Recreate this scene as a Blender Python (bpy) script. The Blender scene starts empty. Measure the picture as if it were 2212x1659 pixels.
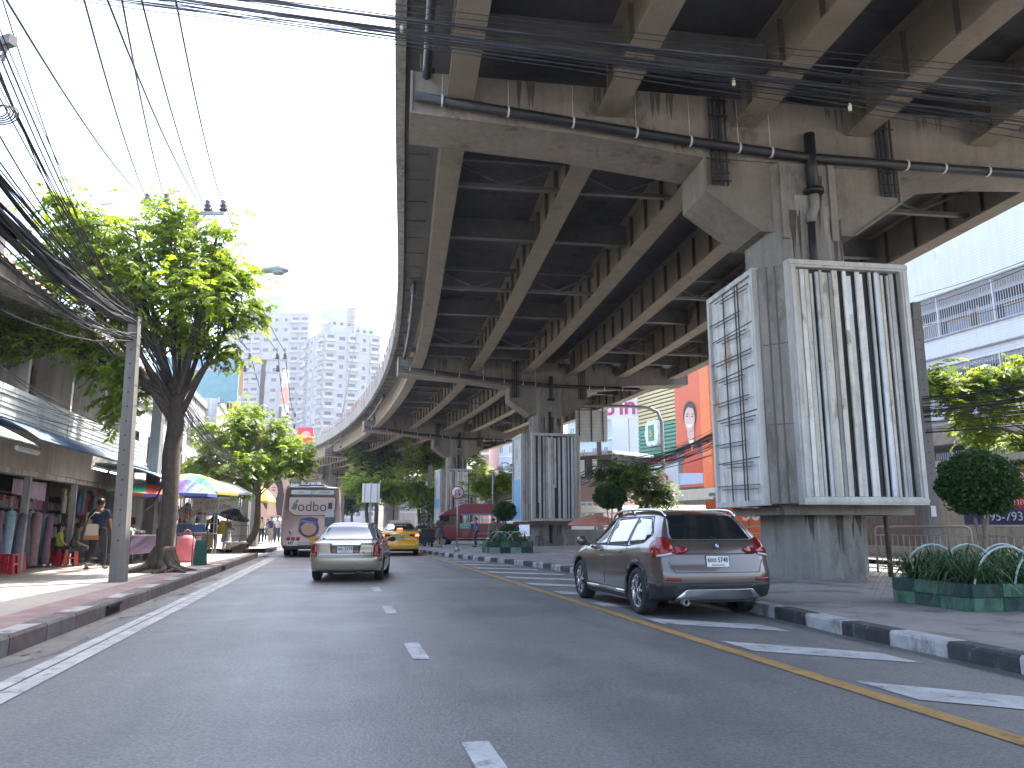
import bpy, bmesh, math, random
import numpy as np
from mathutils import Vector, Matrix
random.seed(11)
rnd = random.uniform
SC = bpy.context.scene
COL = SC.collection
R = math.radians

# ------------------------------------------------------------------ camera
CAMH, FPX = 1.27, 1662.0
PITCH = math.atan(308.5 / FPX)
cp_, sp_ = math.cos(PITCH), math.sin(PITCH)
cam = bpy.data.objects.new('camera', bpy.data.cameras.new('camera'))
COL.objects.link(cam)
cam.location = (0, 0, CAMH)
cam.rotation_euler = (R(90) + PITCH, 0, 0)
cam.data.sensor_width = 36
cam.data.lens = 36 * FPX / 2212
cam.data.clip_start = 0.1
cam.data.clip_end = 3000
SC.camera = cam

# survey helpers: a sight line measured in the photograph -> a real place
def ray(u, v):
    a = (u - 1106) / FPX
    b = (829.5 - v) / FPX
    return Vector((a, cp_ - b * sp_, sp_ + b * cp_))
def G(u, v, z=0.0):
    r = ray(u, v); t = (z - CAMH) / r.z
    return Vector((r.x * t, r.y * t, z))
def D(u, v, Y):
    r = ray(u, v); t = Y / r.y
    return Vector((r.x * t, Y, CAMH + r.z * t))
def PL(u, v, x0, y0, m):
    r = ray(u, v); t = (x0 - m * y0) / (r.x - m * r.y)
    return Vector((r.x * t, r.y * t, CAMH + r.z * t))

# ------------------------------------------------------------------ road frame
# u: metres along the left kerb face, w: metres to the left of it (the carriageway is w < 0)
_th, _pt, _du = [], [], 1.0
x, y = -4.95 + .2195 * 60, 7.7 - .9756 * 60
for i in range(-60, 320):
    th = 12.68
    if i > 32: th += (min(i, 90) - 32) * .14
    if i > 90: th += (i - 90) * .32
    th = R(th)
    _th.append(th); _pt.append((x, y))
    x -= math.sin(th); y += math.cos(th)
def W(u, w, z=0.0):
    i = int(math.floor(u)) + 60
    i = max(0, min(len(_th) - 2, i)); f = u + 60 - i
    th = _th[i] * (1 - f) + _th[i + 1] * f if 0 <= f <= 1 else _th[i]
    px = _pt[i][0] - math.sin(_th[i]) * f; py = _pt[i][1] + math.cos(_th[i]) * f
    return Vector((px - math.cos(th) * w, py - math.sin(th) * w, z))
def TH(u):
    i = max(0, min(len(_th) - 1, int(u) + 60)); return _th[i]
def toUW(x, y):
    th = R(12.68); dx, dy = x + 4.95, y - 7.7
    return (-math.sin(th) * dx + math.cos(th) * dy, -math.cos(th) * dx - math.sin(th) * dy)
HD = R(12.68)

# ------------------------------------------------------------------ mesh builder
class MB:
    def __init__(s):
        s.v, s.f, s.m, s.s = [], [], [], []
        s.cur = 0; s.sm = False
    def add(s, vs, fs, m=None, sm=None):
        o = len(s.v); s.v.extend([tuple(q) for q in vs])
        for f in fs:
            s.f.append(tuple(i + o for i in f)); s.m.append(s.cur if m is None else m); s.s.append(s.sm if sm is None else sm)
        return s
    def box(s, c, d, rz=0, m=None, M=None):
        x, y, z = d[0] / 2, d[1] / 2, d[2] / 2
        vs = [Vector(q) for q in ((-x,-y,-z),(x,-y,-z),(x,y,-z),(-x,y,-z),(-x,-y,z),(x,-y,z),(x,y,z),(-x,y,z))]
        if M is not None: vs = [M @ q for q in vs]
        elif rz:
            c_, s_ = math.cos(rz), math.sin(rz); vs = [Vector((q.x*c_-q.y*s_, q.x*s_+q.y*c_, q.z)) for q in vs]
        vs = [q + Vector(c) for q in vs]
        return s.add(vs, [(0,3,2,1),(4,5,6,7),(0,1,5,4),(1,2,6,5),(2,3,7,6),(3,0,4,7)], m, False)
    def b2(s, a, b, m=None):
        return s.box([(a[i]+b[i])/2 for i in range(3)], [abs(b[i]-a[i]) for i in range(3)], m=m)
    def bar(s, a, b, w, h=None, m=None, up=(0,0,1)):
        a, b = Vector(a), Vector(b); d = b - a; L = d.length
        if L < 1e-6: return s
        d.normalize(); upv = Vector(up)
        if abs(d.dot(upv)) > .98: upv = Vector((0,1,0))
        x = d.cross(upv).normalized(); z = x.cross(d)
        M = Matrix((x, d, z)).transposed()
        return s.box((a+b)/2, (w, L, h or w), m=m, M=M)
    def prism(s, poly, z0, z1, m=None):
        n = len(poly)
        vs = [(p[0], p[1], z0) for p in poly] + [(p[0], p[1], z1) for p in poly]
        fs = [tuple(range(n-1,-1,-1)), tuple(range(n, 2*n))] + [(i,(i+1)%n,(i+1)%n+n,i+n) for i in range(n)]
        return s.add(vs, fs, m, False)
    def ext(s, pts, vec, m=None, sm=False):
        n = len(pts); vec = Vector(vec)
        vs = [Vector(p) for p in pts]; vs += [p + vec for p in vs]
        fs = [tuple(range(n-1,-1,-1)), tuple(range(n, 2*n))] + [(i,(i+1)%n,(i+1)%n+n,i+n) for i in range(n)]
        return s.add(vs, fs, m, sm)
    def quad(s, *p, m=None): return s.add(p, [tuple(range(len(p)))], m)
    def tube(s, pts, r, n=8, m=None, caps=True, sm=True):
        pts = [Vector(p) for p in pts]; k = len(pts)
        rs = list(r) if hasattr(r, '__len__') else [r] * k
        vs, fs = [], []; prev = None
        for i, p in enumerate(pts):
            d = (pts[min(i+1,k-1)] - pts[max(i-1,0)])
            d = d.normalized() if d.length > 1e-9 else Vector((0,0,1))
            if prev is None:
                a = Vector((0,0,1)) if abs(d.z) < .9 else Vector((1,0,0))
                x = d.cross(a).normalized()
            else:
                x = prev - d * prev.dot(d)
                x = x.normalized() if x.length > 1e-6 else d.orthogonal().normalized()
            prev = x; y = d.cross(x)
            for j in range(n):
                t = 2*math.pi*j/n; vs.append(p + (x*math.cos(t) + y*math.sin(t)) * rs[i])
        for i in range(k-1):
            for j in range(n):
                fs.append((i*n+j, i*n+(j+1)%n, (i+1)*n+(j+1)%n, (i+1)*n+j))
        s.add(vs, fs, m, sm)
        if caps:
            o = len(s.v) - k*n
            s.f.append(tuple(o+j for j in range(n-1,-1,-1))); s.m.append(s.cur if m is None else m); s.s.append(False)
            s.f.append(tuple(o+(k-1)*n+j for j in range(n))); s.m.append(s.cur if m is None else m); s.s.append(False)
        return s
    def lathe(s, prof, c=(0,0,0), n=16, m=None, sm=True, M=None, caps=True):
        vs, fs = [], []
        for r, z in prof:
            for j in range(n):
                t = 2*math.pi*j/n; q = Vector((r*math.cos(t), r*math.sin(t), z))
                if M is not None: q = M @ q
                vs.append(q + Vector(c))
        for i in range(len(prof)-1):
            for j in range(n): fs.append((i*n+j, i*n+(j+1)%n, (i+1)*n+(j+1)%n, (i+1)*n+j))
        if caps: fs.append(tuple(range(n-1,-1,-1))); fs.append(tuple((len(prof)-1)*n+j for j in range(n)))
        return s.add(vs, fs, m, sm)
    def ball(s, c, r, m=None, n=12, k=8):
        r = r if hasattr(r, '__len__') else (r, r, r)
        vs = [(c[0], c[1], c[2]-r[2])]
        for i in range(1, k):
            a = math.pi*i/k - math.pi/2
            for j in range(n):
                t = 2*math.pi*j/n; vs.append((c[0]+r[0]*math.cos(a)*math.cos(t), c[1]+r[1]*math.cos(a)*math.sin(t), c[2]+r[2]*math.sin(a)))
        vs.append((c[0], c[1], c[2]+r[2])); fs = []
        for j in range(n): fs.append((0, 1+(j+1)%n, 1+j))
        for i in range(k-2):
            for j in range(n): fs.append((1+i*n+j, 1+i*n+(j+1)%n, 1+(i+1)*n+(j+1)%n, 1+(i+1)*n+j))
        o = 1+(k-2)*n
        for j in range(n): fs.append((o+j, o+(j+1)%n, len(vs)-1))
        return s.add(vs, fs, m, True)
    def mesh(s, name, mats):
        me = bpy.data.meshes.new(name)
        me.from_pydata(s.v, [], s.f)
        for q in (mats if isinstance(mats, (list, tuple)) else [mats]): me.materials.append(q)
        me.polygons.foreach_set('material_index', s.m)
        me.polygons.foreach_set('use_smooth', s.s)
        me.update(); return me
    def build(s, name, mats, parent=None, label=None, loc=None, rz=0):
        o = bpy.data.objects.new(name, s.mesh(name, mats)); COL.objects.link(o)
        if parent: o.parent = parent
        if label: o['label'] = label
        if loc is not None: o.location = loc
        if rz: o.rotation_euler = (0, 0, rz)
        return o

def tag(o, label=None, cat=None, group=None, kind=None):
    if label: o['label'] = label
    if cat: o['category'] = cat
    if group: o['group'] = group
    if kind: o['kind'] = kind
    return o
def empty(name, label, cat, loc=(0,0,0), rz=0, group=None):
    o = bpy.data.objects.new(name, None); COL.objects.link(o)
    o.location = loc; o.rotation_euler = (0,0,rz); o.empty_display_size = .2
    return tag(o, label, cat, group)
def struct(mb, name, mats, label=None):
    return tag(mb.build(name, mats), label, None, None, 'structure')
def kids(o): return [c for c in bpy.data.objects if c.parent is o]
_kid = {}
def copy_tree(o, loc=None, rz=None, label=None, group=None, parent=None, scale=None):
    c = o.copy(); COL.objects.link(c)
    if parent: c.parent = parent
    if loc is not None: c.location = loc
    if rz is not None: c.rotation_euler = (0,0,rz)
    if scale is not None: c.scale = (scale,)*3 if not hasattr(scale,'__len__') else scale
    if label: c['label'] = label
    if group: c['group'] = group
    for ch in kids(o): copy_tree(ch, parent=c)
    return c

# ------------------------------------------------------------------ materials
def _mul(nt, a, b):
    n = nt.nodes.new('ShaderNodeMix'); n.data_type = 'RGBA'; n.blend_type = 'MULTIPLY'; n.inputs[0].default_value = 1
    nt.links.new(a, n.inputs[6]); nt.links.new(b, n.inputs[7]); return n.outputs[2]
def _noise(nt, co, scale, sc3=None, detail=4, rough=.6):
    if sc3:
        mp = nt.nodes.new('ShaderNodeMapping'); mp.inputs['Scale'].default_value = sc3
        nt.links.new(co, mp.inputs[0]); co = mp.outputs[0]
    n = nt.nodes.new('ShaderNodeTexNoise'); n.inputs['Scale'].default_value = scale
    n.inputs['Detail'].default_value = detail; n.inputs['Roughness'].default_value = rough
    nt.links.new(co, n.inputs['Vector']); return n.outputs[0]
def _ramp(nt, f, p0, c0, p1, c1):
    r = nt.nodes.new('ShaderNodeValToRGB'); e = r.color_ramp.elements
    def c4(c): return tuple(c)+(1,) if hasattr(c,'__len__') else (c,c,c,1)
    e[0].position, e[0].color = p0, c4(c0); e[1].position, e[1].color = p1, c4(c1)
    nt.links.new(f, r.inputs[0]); return r.outputs[0]
_mats = {}
def mat(name, col, rough=.7, metal=0.0, var=.12, scale=2.5, streak=0.0, stains=None, bump=0.0, bscale=60, spec=.5, coat=0.0, emit=0.0, world=False, rvar=0.0):
    if name in _mats: return _mats[name]
    m = bpy.data.materials.new(name); m.use_nodes = True; nt = m.node_tree
    b = nt.nodes['Principled BSDF']; _mats[name] = m
    b.inputs['Base Color'].default_value = (*col, 1); b.inputs['Roughness'].default_value = rough
    b.inputs['Metallic'].default_value = metal; b.inputs['Specular IOR Level'].default_value = spec
    if coat: b.inputs['Coat Weight'].default_value = coat; b.inputs['Coat Roughness'].default_value = .04
    if emit:
        b.inputs['Emission Color'].default_value = (*col, 1); b.inputs['Emission Strength'].default_value = emit
    tc = nt.nodes.new('ShaderNodeTexCoord'); co = tc.outputs['Object']
    out = None
    if var or streak or stains:
        rgb = nt.nodes.new('ShaderNodeRGB'); rgb.outputs[0].default_value = (*col, 1); out = rgb.outputs[0]
    if var:
        out = _mul(nt, out, _ramp(nt, _noise(nt, co, scale), .3, 1-var, .7, 1+var*.6))
        out = _mul(nt, out, _ramp(nt, _noise(nt, co, scale*11, detail=2), .3, 1-var*.5, .7, 1+var*.3))
    if streak:
        out = _mul(nt, out, _ramp(nt, _noise(nt, co, 1.0, (5,5,.28), 5, .65), .36, 1-streak, .62, 1.06))
    if stains:   # (colour factor rgb, scale, threshold)
        out = _mul(nt, out, _ramp(nt, _noise(nt, co, stains[1], (1,1,.45), 6, .7), stains[2], (1,1,1), stains[2]+.12, stains[0]))
    if out is not None: nt.links.new(out, b.inputs['Base Color'])
    if rvar:
        nt.links.new(_ramp(nt, _noise(nt, co, scale*2), .3, max(0,rough-rvar), .7, min(1,rough+rvar)), b.inputs['Roughness'])
    if bump:
        bp = nt.nodes.new('ShaderNodeBump'); bp.inputs['Strength'].default_value = bump; bp.inputs['Distance'].default_value = .01
        nt.links.new(_noise(nt, co, bscale, detail=3), bp.inputs['Height']); nt.links.new(bp.outputs[0], b.inputs['Normal'])
    return m
def glassy(name, col, rough=.03, spec=.9):
    return mat(name, col, rough, 0, var=0, spec=spec, coat=.6)
def leafmat(name, c1, c2, tr=.45):
    m = bpy.data.materials.new(name); m.use_nodes = True; nt = m.node_tree; nt.nodes.clear()
    o = nt.nodes.new('ShaderNodeOutputMaterial'); geo = nt.nodes.new('ShaderNodeObjectInfo')
    tc = nt.nodes.new('ShaderNodeTexCoord')
    c = _ramp(nt, _noise(nt, tc.outputs['Object'], 1.7, detail=6, rough=.75), .35, c1, .65, c2)
    p = nt.nodes.new('ShaderNodeBsdfPrincipled'); p.inputs['Roughness'].default_value = .42; p.inputs['Specular IOR Level'].default_value = .35
    t = nt.nodes.new('ShaderNodeBsdfTranslucent'); mx = nt.nodes.new('ShaderNodeMixShader'); mx.inputs[0].default_value = tr
    nt.links.new(c, p.inputs['Base Color'])
    br = nt.nodes.new('ShaderNodeMix'); br.data_type = 'RGBA'; br.blend_type = 'MULTIPLY'; br.inputs[0].default_value = 1
    nt.links.new(c, br.inputs[6]); br.inputs[7].default_value = (2.1, 1.8, .75, 1)
    nt.links.new(br.outputs[2], t.inputs[0])
    nt.links.new(p.outputs[0], mx.inputs[1]); nt.links.new(t.outputs[0], mx.inputs[2]); nt.links.new(mx.outputs[0], o.inputs[0])
    return m

BLACK = mat('black_rubber', (.015,.015,.016), .7, bump=.0)
DARK = mat('dark_paint', (.03,.03,.033), .5)
CABLE = mat('cable_black', (.022,.022,.026), .55, var=0)
STEEL = mat('steel_grey', (.32,.33,.34), .45, .6)
WHITE = mat('white_paint', (.72,.72,.71), .6, var=.08)
CONC = mat('concrete', (.23,.205,.172), .85, var=.2, scale=.6, streak=.1, stains=((.45,.42,.4), .8, .56), bump=.25, bscale=30)
CONCC = mat('concrete_column', (.29,.275,.25), .85, var=.16, scale=.7, streak=.22, stains=((.5,.47,.44), 1.0, .54), bump=.2, bscale=30)
GIRD = mat('girder_paint', (.22,.187,.142), .7, var=.16, scale=1.2, stains=((.5,.45,.42), .9, .6))
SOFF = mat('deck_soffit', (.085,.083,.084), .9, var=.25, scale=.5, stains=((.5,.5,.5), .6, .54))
POLEC = mat('pole_concrete', (.19,.182,.172), .85, var=.1, streak=.2)
REDP = mat('red_plastic', (.62,.02,.05), .35, var=.05)

# ------------------------------------------------------------------ light
SUN = Vector((.36, .40, 1.0)).normalized()
w = bpy.data.worlds.new('World'); SC.world = w; w.use_nodes = True
nt = w.node_tree; sky = nt.nodes.new('ShaderNodeTexSky'); sky.sky_type = 'NISHITA'; sky.sun_disc = False
sky.sun_elevation = math.asin(SUN.z); sky.sun_rotation = math.atan2(SUN.x, SUN.y)
sky.air_density = 1.0; sky.dust_density = 4.0; sky.ozone_density = 1.0; sky.altitude = 10
nt.links.new(sky.outputs[0], nt.nodes['Background'].inputs[0]); nt.nodes['Background'].inputs[1].default_value = .15
sl = bpy.data.lights.new('sun', 'SUN'); sl.energy = 2.2; sl.angle = R(.6); sl.color = (1, .955, .88)
so = bpy.data.objects.new('sun', sl); COL.objects.link(so); so.rotation_euler = SUN.to_track_quat('Z', 'Y').to_euler(); so.location = (20, 20, 60)
SC.view_settings.view_transform = 'Standard'; SC.view_settings.look = 'None'; SC.view_settings.gamma = 1
SC.view_settings.exposure = 2.75
SC.cycles.max_bounces = 5; SC.cycles.diffuse_bounces = 3; SC.cycles.glossy_bounces = 3; SC.cycles.transparent_max_bounces = 6
SC.cycles.caustics_reflective = False; SC.cycles.caustics_refractive = False
SC.cycles.sample_clamp_indirect = 6

# text as flat mesh lettering (built-in font)
def text_mb(txt, size, m, name='lettering', parent=None, M=None, ext=.004, align='CENTER', bold=0.0, sx=1.0, label=None):
    cu = bpy.data.curves.new('t', 'FONT'); cu.body = txt; cu.size = size; cu.align_x = align; cu.align_y = 'CENTER'
    cu.extrude = ext; cu.offset = bold; cu.resolution_u = 3
    o = bpy.data.objects.new('t', cu); COL.objects.link(o)
    dg = bpy.context.evaluated_depsgraph_get(); me = bpy.data.meshes.new_from_object(o.evaluated_get(dg))
    bpy.data.objects.remove(o); me.materials.clear(); me.materials.append(m)
    if M is not None: me.transform(M @ Matrix.Diagonal((sx,1,1,1)))
    ob = bpy.data.objects.new(name, me); COL.objects.link(ob)
    if parent: ob.parent = parent
    if label: ob['label'] = label
    return ob
def face_M(o, x, z=(0,0,1)):
    """text plane: origin o, text runs along x, up along z"""
    x = Vector(x).normalized(); z = Vector(z).normalized(); n = x.cross(z)
    M = Matrix((x, z, n)).transposed().to_4x4(); M.translation = Vector(o); return M
# ------------------------------------------------------------------ ground, road, kerbs, markings
ASPH = mat('asphalt', (.155,.152,.148), .5, var=.16, scale=.35, bump=.6, bscale=50, rvar=.1, spec=.55)
# finer asphalt: speckle + long tyre bands
def asphalt_extra(m):
    nt = m.node_tree; b = nt.nodes['Principled BSDF']; src = b.inputs['Base Color'].links[0].from_socket
    tc = nt.nodes.new('ShaderNodeTexCoord'); co = tc.outputs['Object']
    mp = nt.nodes.new('ShaderNodeMapping'); mp.inputs['Rotation'].default_value = (0,0,-HD); nt.links.new(co, mp.inputs[0])
    o = _mul(nt, src, _ramp(nt, _noise(nt, mp.outputs[0], 1, (1.1,.05,1), 4, .6), .38, .86, .66, 1.12))
    o = _mul(nt, o, _ramp(nt, _noise(nt, co, 140, detail=2), .35, .72, .72, 1.35))
    o = _mul(nt, o, _ramp(nt, _noise(nt, co, 30, detail=3, rough=.8), .36, .66, .66, 1.38))
    o = _mul(nt, o, _ramp(nt, _noise(nt, co, .9, detail=7, rough=.75), .55, 1, .75, 1.22))
    o = _mul(nt, o, _ramp(nt, _noise(nt, mp.outputs[0], 1, (2.6,.9,1), 7, .8), .60, 1, .70, .74))
    nt.links.new(o, b.inputs['Base Color'])
asphalt_extra(ASPH)
GRND = mat('ground_concrete', (.26,.25,.235), .9, var=.15, scale=.2)
PAVL = mat('pavement_pale', (.37,.345,.315), .85, var=.16, scale=.8, stains=((.72,.68,.66), .8, .56), bump=.2)
PAVR = mat('pavement_dusty', (.255,.232,.22), .9, var=.2, scale=.7, stains=((.58,.55,.53), .9, .5), bump=1.0, bscale=7)
REDT = mat('red_paving', (.27,.185,.185), .85, var=.2, scale=3, stains=((1.1,1.35,1.35), 1.6, .5))
KRED = mat('kerb_faded_red', (.15,.115,.118), .85, var=.3, scale=5)
KGRY = mat('kerb_grey', (.17,.16,.155), .9, var=.25, scale=4, streak=.3)
KWHT = mat('kerb_white', (.4,.4,.4), .8, var=.3, scale=5, stains=((.38,.38,.38), 3.5, .5))
KBLK = mat('kerb_black', (.045,.047,.05), .85, var=.4, scale=6, stains=((3.4,3.3,3.2), 5, .53))
MWHT = mat('marking_white', (.43,.43,.42), .7, var=.25, scale=3, stains=((.42,.42,.44), 5, .53))
MYEL = mat('marking_yellow', (.36,.215,.065), .7, var=.25, scale=3, stains=((.5,.55,.7), 5, .54))
GUT = mat('gutter_grit', (.2,.19,.18), .95, var=.3, scale=2, bump=.4)

def strip(mb, us, w0, w1, z, m=None):
    """sheet between lateral offsets w0(u) and w1(u)"""
    f0 = w0 if callable(w0) else (lambda u: w0); f1 = w1 if callable(w1) else (lambda u: w1)
    vs = []
    for u in us: vs += [W(u, f0(u), z), W(u, f1(u), z)]
    mb.add(vs, [(2*i, 2*i+2, 2*i+3, 2*i+1) for i in range(len(us)-1)], m)
def frange(a, b, s):
    n = max(1, int(round((b-a)/s))); return [a + (b-a)*i/n for i in range(n+1)]
KR = [(-60,-8.6),(-10,-8.9),(0,-9.1),(3,-9.35),(10,-9.65),(15,-9.5),(18,-9.1),(21,-8.5),(25,-7.85),(29.5,-7.35),(34,-7.25),(300,-7.3)]
def kr(u):
    for (a, p), (b, q) in zip(KR, KR[1:]):
        if a <= u <= b: 
            t = (u-a)/(b-a); return p + (q-p)*t
    return KR[-1][1]

g = MB(); g.quad((-900,-300,-.03),(900,-300,-.03),(900,1500,-.03),(-900,1500,-.03)); struct(g, 'ground', GRND)
us = frange(-40, 30, 2) + frange(32, 200, 4)
r = MB(); strip(r, us, .25, lambda u: kr(u)-.3, 0); struct(r, 'road', ASPH)
r = MB(); strip(r, frange(-40,60,4), -20, -34, -.002); struct(r, 'side_road', ASPH)
# gutter strip of grit beside the left kerb
r = MB(); strip(r, frange(-20,34,.5), .0, lambda u: -.3-.12*math.sin(u*1.7)-.06*math.sin(u*5.1), .004); struct(r, 'gutter', GUT)
# left pavement: broad pale slab, red strip and painted kerb
CUT = 27.0   # the kerb breaks off for a side entrance
r = MB()
strip(r, frange(-40,CUT-1,3), .2, 30, .2); strip(r, frange(CUT+6,190,5), .3, 30, .2)
strip(r, [CUT-1, CUT+6], 4.5, 30, .2)
struct(r, 'pavement_left', PAVL)
r = MB(); strip(r, frange(-40,CUT-1,1.5), .26, .78, .204); struct(r, 'pavement_red_strip', REDT)
r = MB()
def kerbblock(mb, u0, u1, wf, wd, h, m, zb=0, lip=.02):
    f = wf if callable(wf) else (lambda u: wf)
    a, b = W(u0, f(u0)), W(u1, f(u1)); a2, b2 = W(u0, f(u0)+wd), W(u1, f(u1)+wd)
    s_ = 1 if wd > 0 else -1
    at, bt = W(u0, f(u0)+lip*s_), W(u1, f(u1)+lip*s_)
    z = Vector((0,0,1))
    vs = [a+z*(zb-.05), b+z*(zb-.05), b+z*(h-.03), a+z*(h-.03), at+z*h, bt+z*h, b2+z*h, a2+z*h, a2+z*(zb-.05), b2+z*(zb-.05)]
    mb.add(vs, [(0,1,2,3),(3,2,5,4),(4,5,6,7),(7,6,9,8),(0,3,4,7,8),(1,9,6,5,2)], m)
u = -14.0; k = 0
while u < CUT - 1.2:
    L = 1.0 if k % 2 else 1.05
    kerbblock(r, u, min(u+L-.02, CUT-1), 0, .27, .205, [0,1,0,1][k % 4])
    u += L; k += 1
k = 0; u = -13.95
while u < 22:     # worn white paint survives on top of every other block
    if k % 2 == 0: strip(r, [u+.08, u+.9], .03, .26, .2088, 2)
    u += 1.025*1.0; k += 1
struct(r, 'kerb_left', [KRED, KGRY, KWHT])
r = MB()  # island beyond the side entrance
for i, uu in enumerate(frange(CUT+6, CUT+60, 1.5)): kerbblock(r, uu, uu+1.48, 0, .3, .2, i%2)
struct(r, 'kerb_far_left', [KGRY, KWHT])
# right median
r = MB(); strip(r, frange(-40,30,1)+frange(34,190,6), lambda u: kr(u)-.2, lambda u: -15.5 if u < 34 else -19, .15)
struct(r, 'pavement_median', PAVR)
r = MB(); u = -12; k = 0
while u < 60:
    L = .85 if u < 18 else .62
    kerbblock(r, u, u+L-.012, kr, -.24, .16, k % 2); u += L; k += 1
struct(r, 'kerb_median', [KWHT, KBLK])
# pavement on the far right, in front of the buildings
r = MB(); strip(r, frange(-40,30,3), -21.5, -60, .15); struct(r, 'pavement_far_right', PAVR)
# markings
r = MB(); strip(r, frange(-20,60,2), -.48, -.62, .006); strip(r, frange(-20,60,2), -.645, -.82, .0065); struct(r, 'road_marking_edge_line', MWHT)
r = MB(); strip(r, frange(-20,38,1), -7.13, -7.3, .006); strip(r, frange(38,150,4), -7.1, -7.24, .006); struct(r, 'road_marking_yellow_line', MYEL)
r = MB()
for i in range(-2, 30):
    u0 = -4.85 + 4.1*i
    strip(r, [u0, u0+1.1], -3.92, -4.085, .006)
struct(r, 'road_marking_lane_dashes', MWHT)
r = MB()
for i in range(-2, 16):   # slanting hatch bars between yellow line and kerb
    u0 = -1.0 + i*2.35
    a = W(u0, -7.42); w1 = kr(u0-1.6)+.45
    if w1 > -7.7: continue
    b = W(u0-1.55*((-7.42-w1)/1.8), w1); d = W(u0+.72, -7.42); c = W(u0-1.55*((-7.42-w1)/1.8)+.62, w1)
    for q in (a,b,c,d): q.z = .006
    r.add([a, d, c, b], [(0,1,2,3)])
struct(r, 'road_marking_hatching', MWHT)

# patches, a manhole and litter that break up the carriageway
APD = mat('asphalt_patch', (.135,.137,.142), .5, var=.2, scale=1.5, bump=.4, bscale=80); APL = mat('asphalt_worn', (.24,.243,.25), .6, var=.2, scale=1.5, bump=.3)
def rpatch(u0, u1, w0, w1, m, seed, z=.0035):
    rs = random.Random(seed); pts = []
    for k in range(20):
        t = k/20*4; s_ = t%1; side = int(t); uu, ww = [(u0+(u1-u0)*s_, w0),(u1,w0+(w1-w0)*s_),(u1-(u1-u0)*s_,w1),(u0,w1-(w1-w0)*s_)][side]; pts.append(W(uu+rs.uniform(-.06,.06), ww+rs.uniform(-.03,.03), z))
    r = MB(); r.add(pts, [tuple(range(20))]); tag(r.build('road_patch', m), None, None, None, 'structure')
rpatch(-3.5,.4,-10.2,-7.5,APL,3,.0034) if False else None
rs = random.Random(8)
for k in range(26):   # grit and dead leaves in the gutter
    uu = rs.uniform(-2,22); ww = rs.uniform(-.4,-.04); r = MB(); a = rs.uniform(0,6.28); L = rs.uniform(.03,.07); p_ = W(uu,ww,.008)
    r.add([p_+Vector((L*math.cos(a),L*math.sin(a),.004)),p_+Vector((-L*.5*math.sin(a),L*.5*math.cos(a),.015)),p_-Vector((L*math.cos(a),L*math.sin(a),-.004)),p_+Vector((L*.5*math.sin(a),-L*.5*math.cos(a),.006))],[(0,1,2,3)])
    tag(r.build('fallen_leaf', mat('leaf_litter',(.2,.14,.07),.8)), 'small dry leaf lying in the gutter beside the left kerb', 'leaf', 'dry leaves in the left gutter')

for uu in (3.7, 15.2):
    r = MB(); a, b_ = W(uu,-.006,.02), W(uu+.75,-.006,.02); z_ = Vector((0,0,.13)); r.add([a,b_,b_+z_,a+z_],[(0,1,2,3)]); c_, d_ = W(uu,-.02,.15), W(uu+.75,-.02,.15); r.bar(c_,d_,.03)
    tag(r.build('drain_inlet', mat('inlet_dark',(.012,.012,.013),.9)), None, None, None, 'structure')
# ------------------------------------------------------------------ flyover
PTS = [(15.0,-44),(11.2,-12.3),(6.9,18.0),(2.15,48.3),(-5.6,77.5),(-16.2,105),(-30,131),(-47,155),(-68,176),(-92,193),(-120,205)]
def crp(t):
    i = max(1, min(len(PTS)-3, int(math.floor(t)))); f = t-i; a,b,c,d = PTS[i-1:i+3]
    return [.5*(2*b[k]+(c[k]-a[k])*f+(2*a[k]-5*b[k]+4*c[k]-d[k])*f*f+(3*b[k]-a[k]-3*c[k]+d[k])*f**3) for k in (0,1)]
def Bp(t, off, z, al=0.0):
    x, y = crp(t); x2, y2 = crp(t+.01); dx, dy = x2-x, y2-y; n = math.hypot(dx,dy); dx/=n; dy/=n
    return Vector((x+dy*off+dx*al, y-dx*off+dy*al, z))
def Bh(t):
    a, b = crp(t), crp(t+.01); return math.atan2(-(b[0]-a[0]), b[1]-a[1])
ZG, ZS = 10.7, 12.2    # girder underside, slab underside
ED = 9.75
fly = empty('elevated_flyover', 'elevated concrete and steel road bridge on single columns curving away over the street', 'flyover')
def sweep(mb, ts, sec, m=None, closed=True):
    n = len(sec); vs = [Bp(t, o, z) for t in ts for (o, z) in sec]
    fs = []
    for i in range(len(ts)-1):
        for j in range(n if closed else n-1):
            fs.append((i*n+j, i*n+(j+1)%n, (i+1)*n+(j+1)%n, (i+1)*n+j))
    if closed: fs += [tuple(range(n)), tuple((len(ts)-1)*n+j for j in range(n-1,-1,-1))]
    mb.add(vs, fs, m)
T0, T1 = 1.0, 9.2
ts = frange(T0, 6, .1) + frange(6.2, T1, .2)
d = MB(); sweep(d, ts, [(-ED,ZS),(-ED+.02,ZS+.55),(ED-.02,ZS+.55),(ED,ZS),(ED-.3,ZS-.03),(8.8,ZS-.02),(-8.8,ZS-.02),(-ED+.3,ZS-.03)][::-1])
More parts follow.
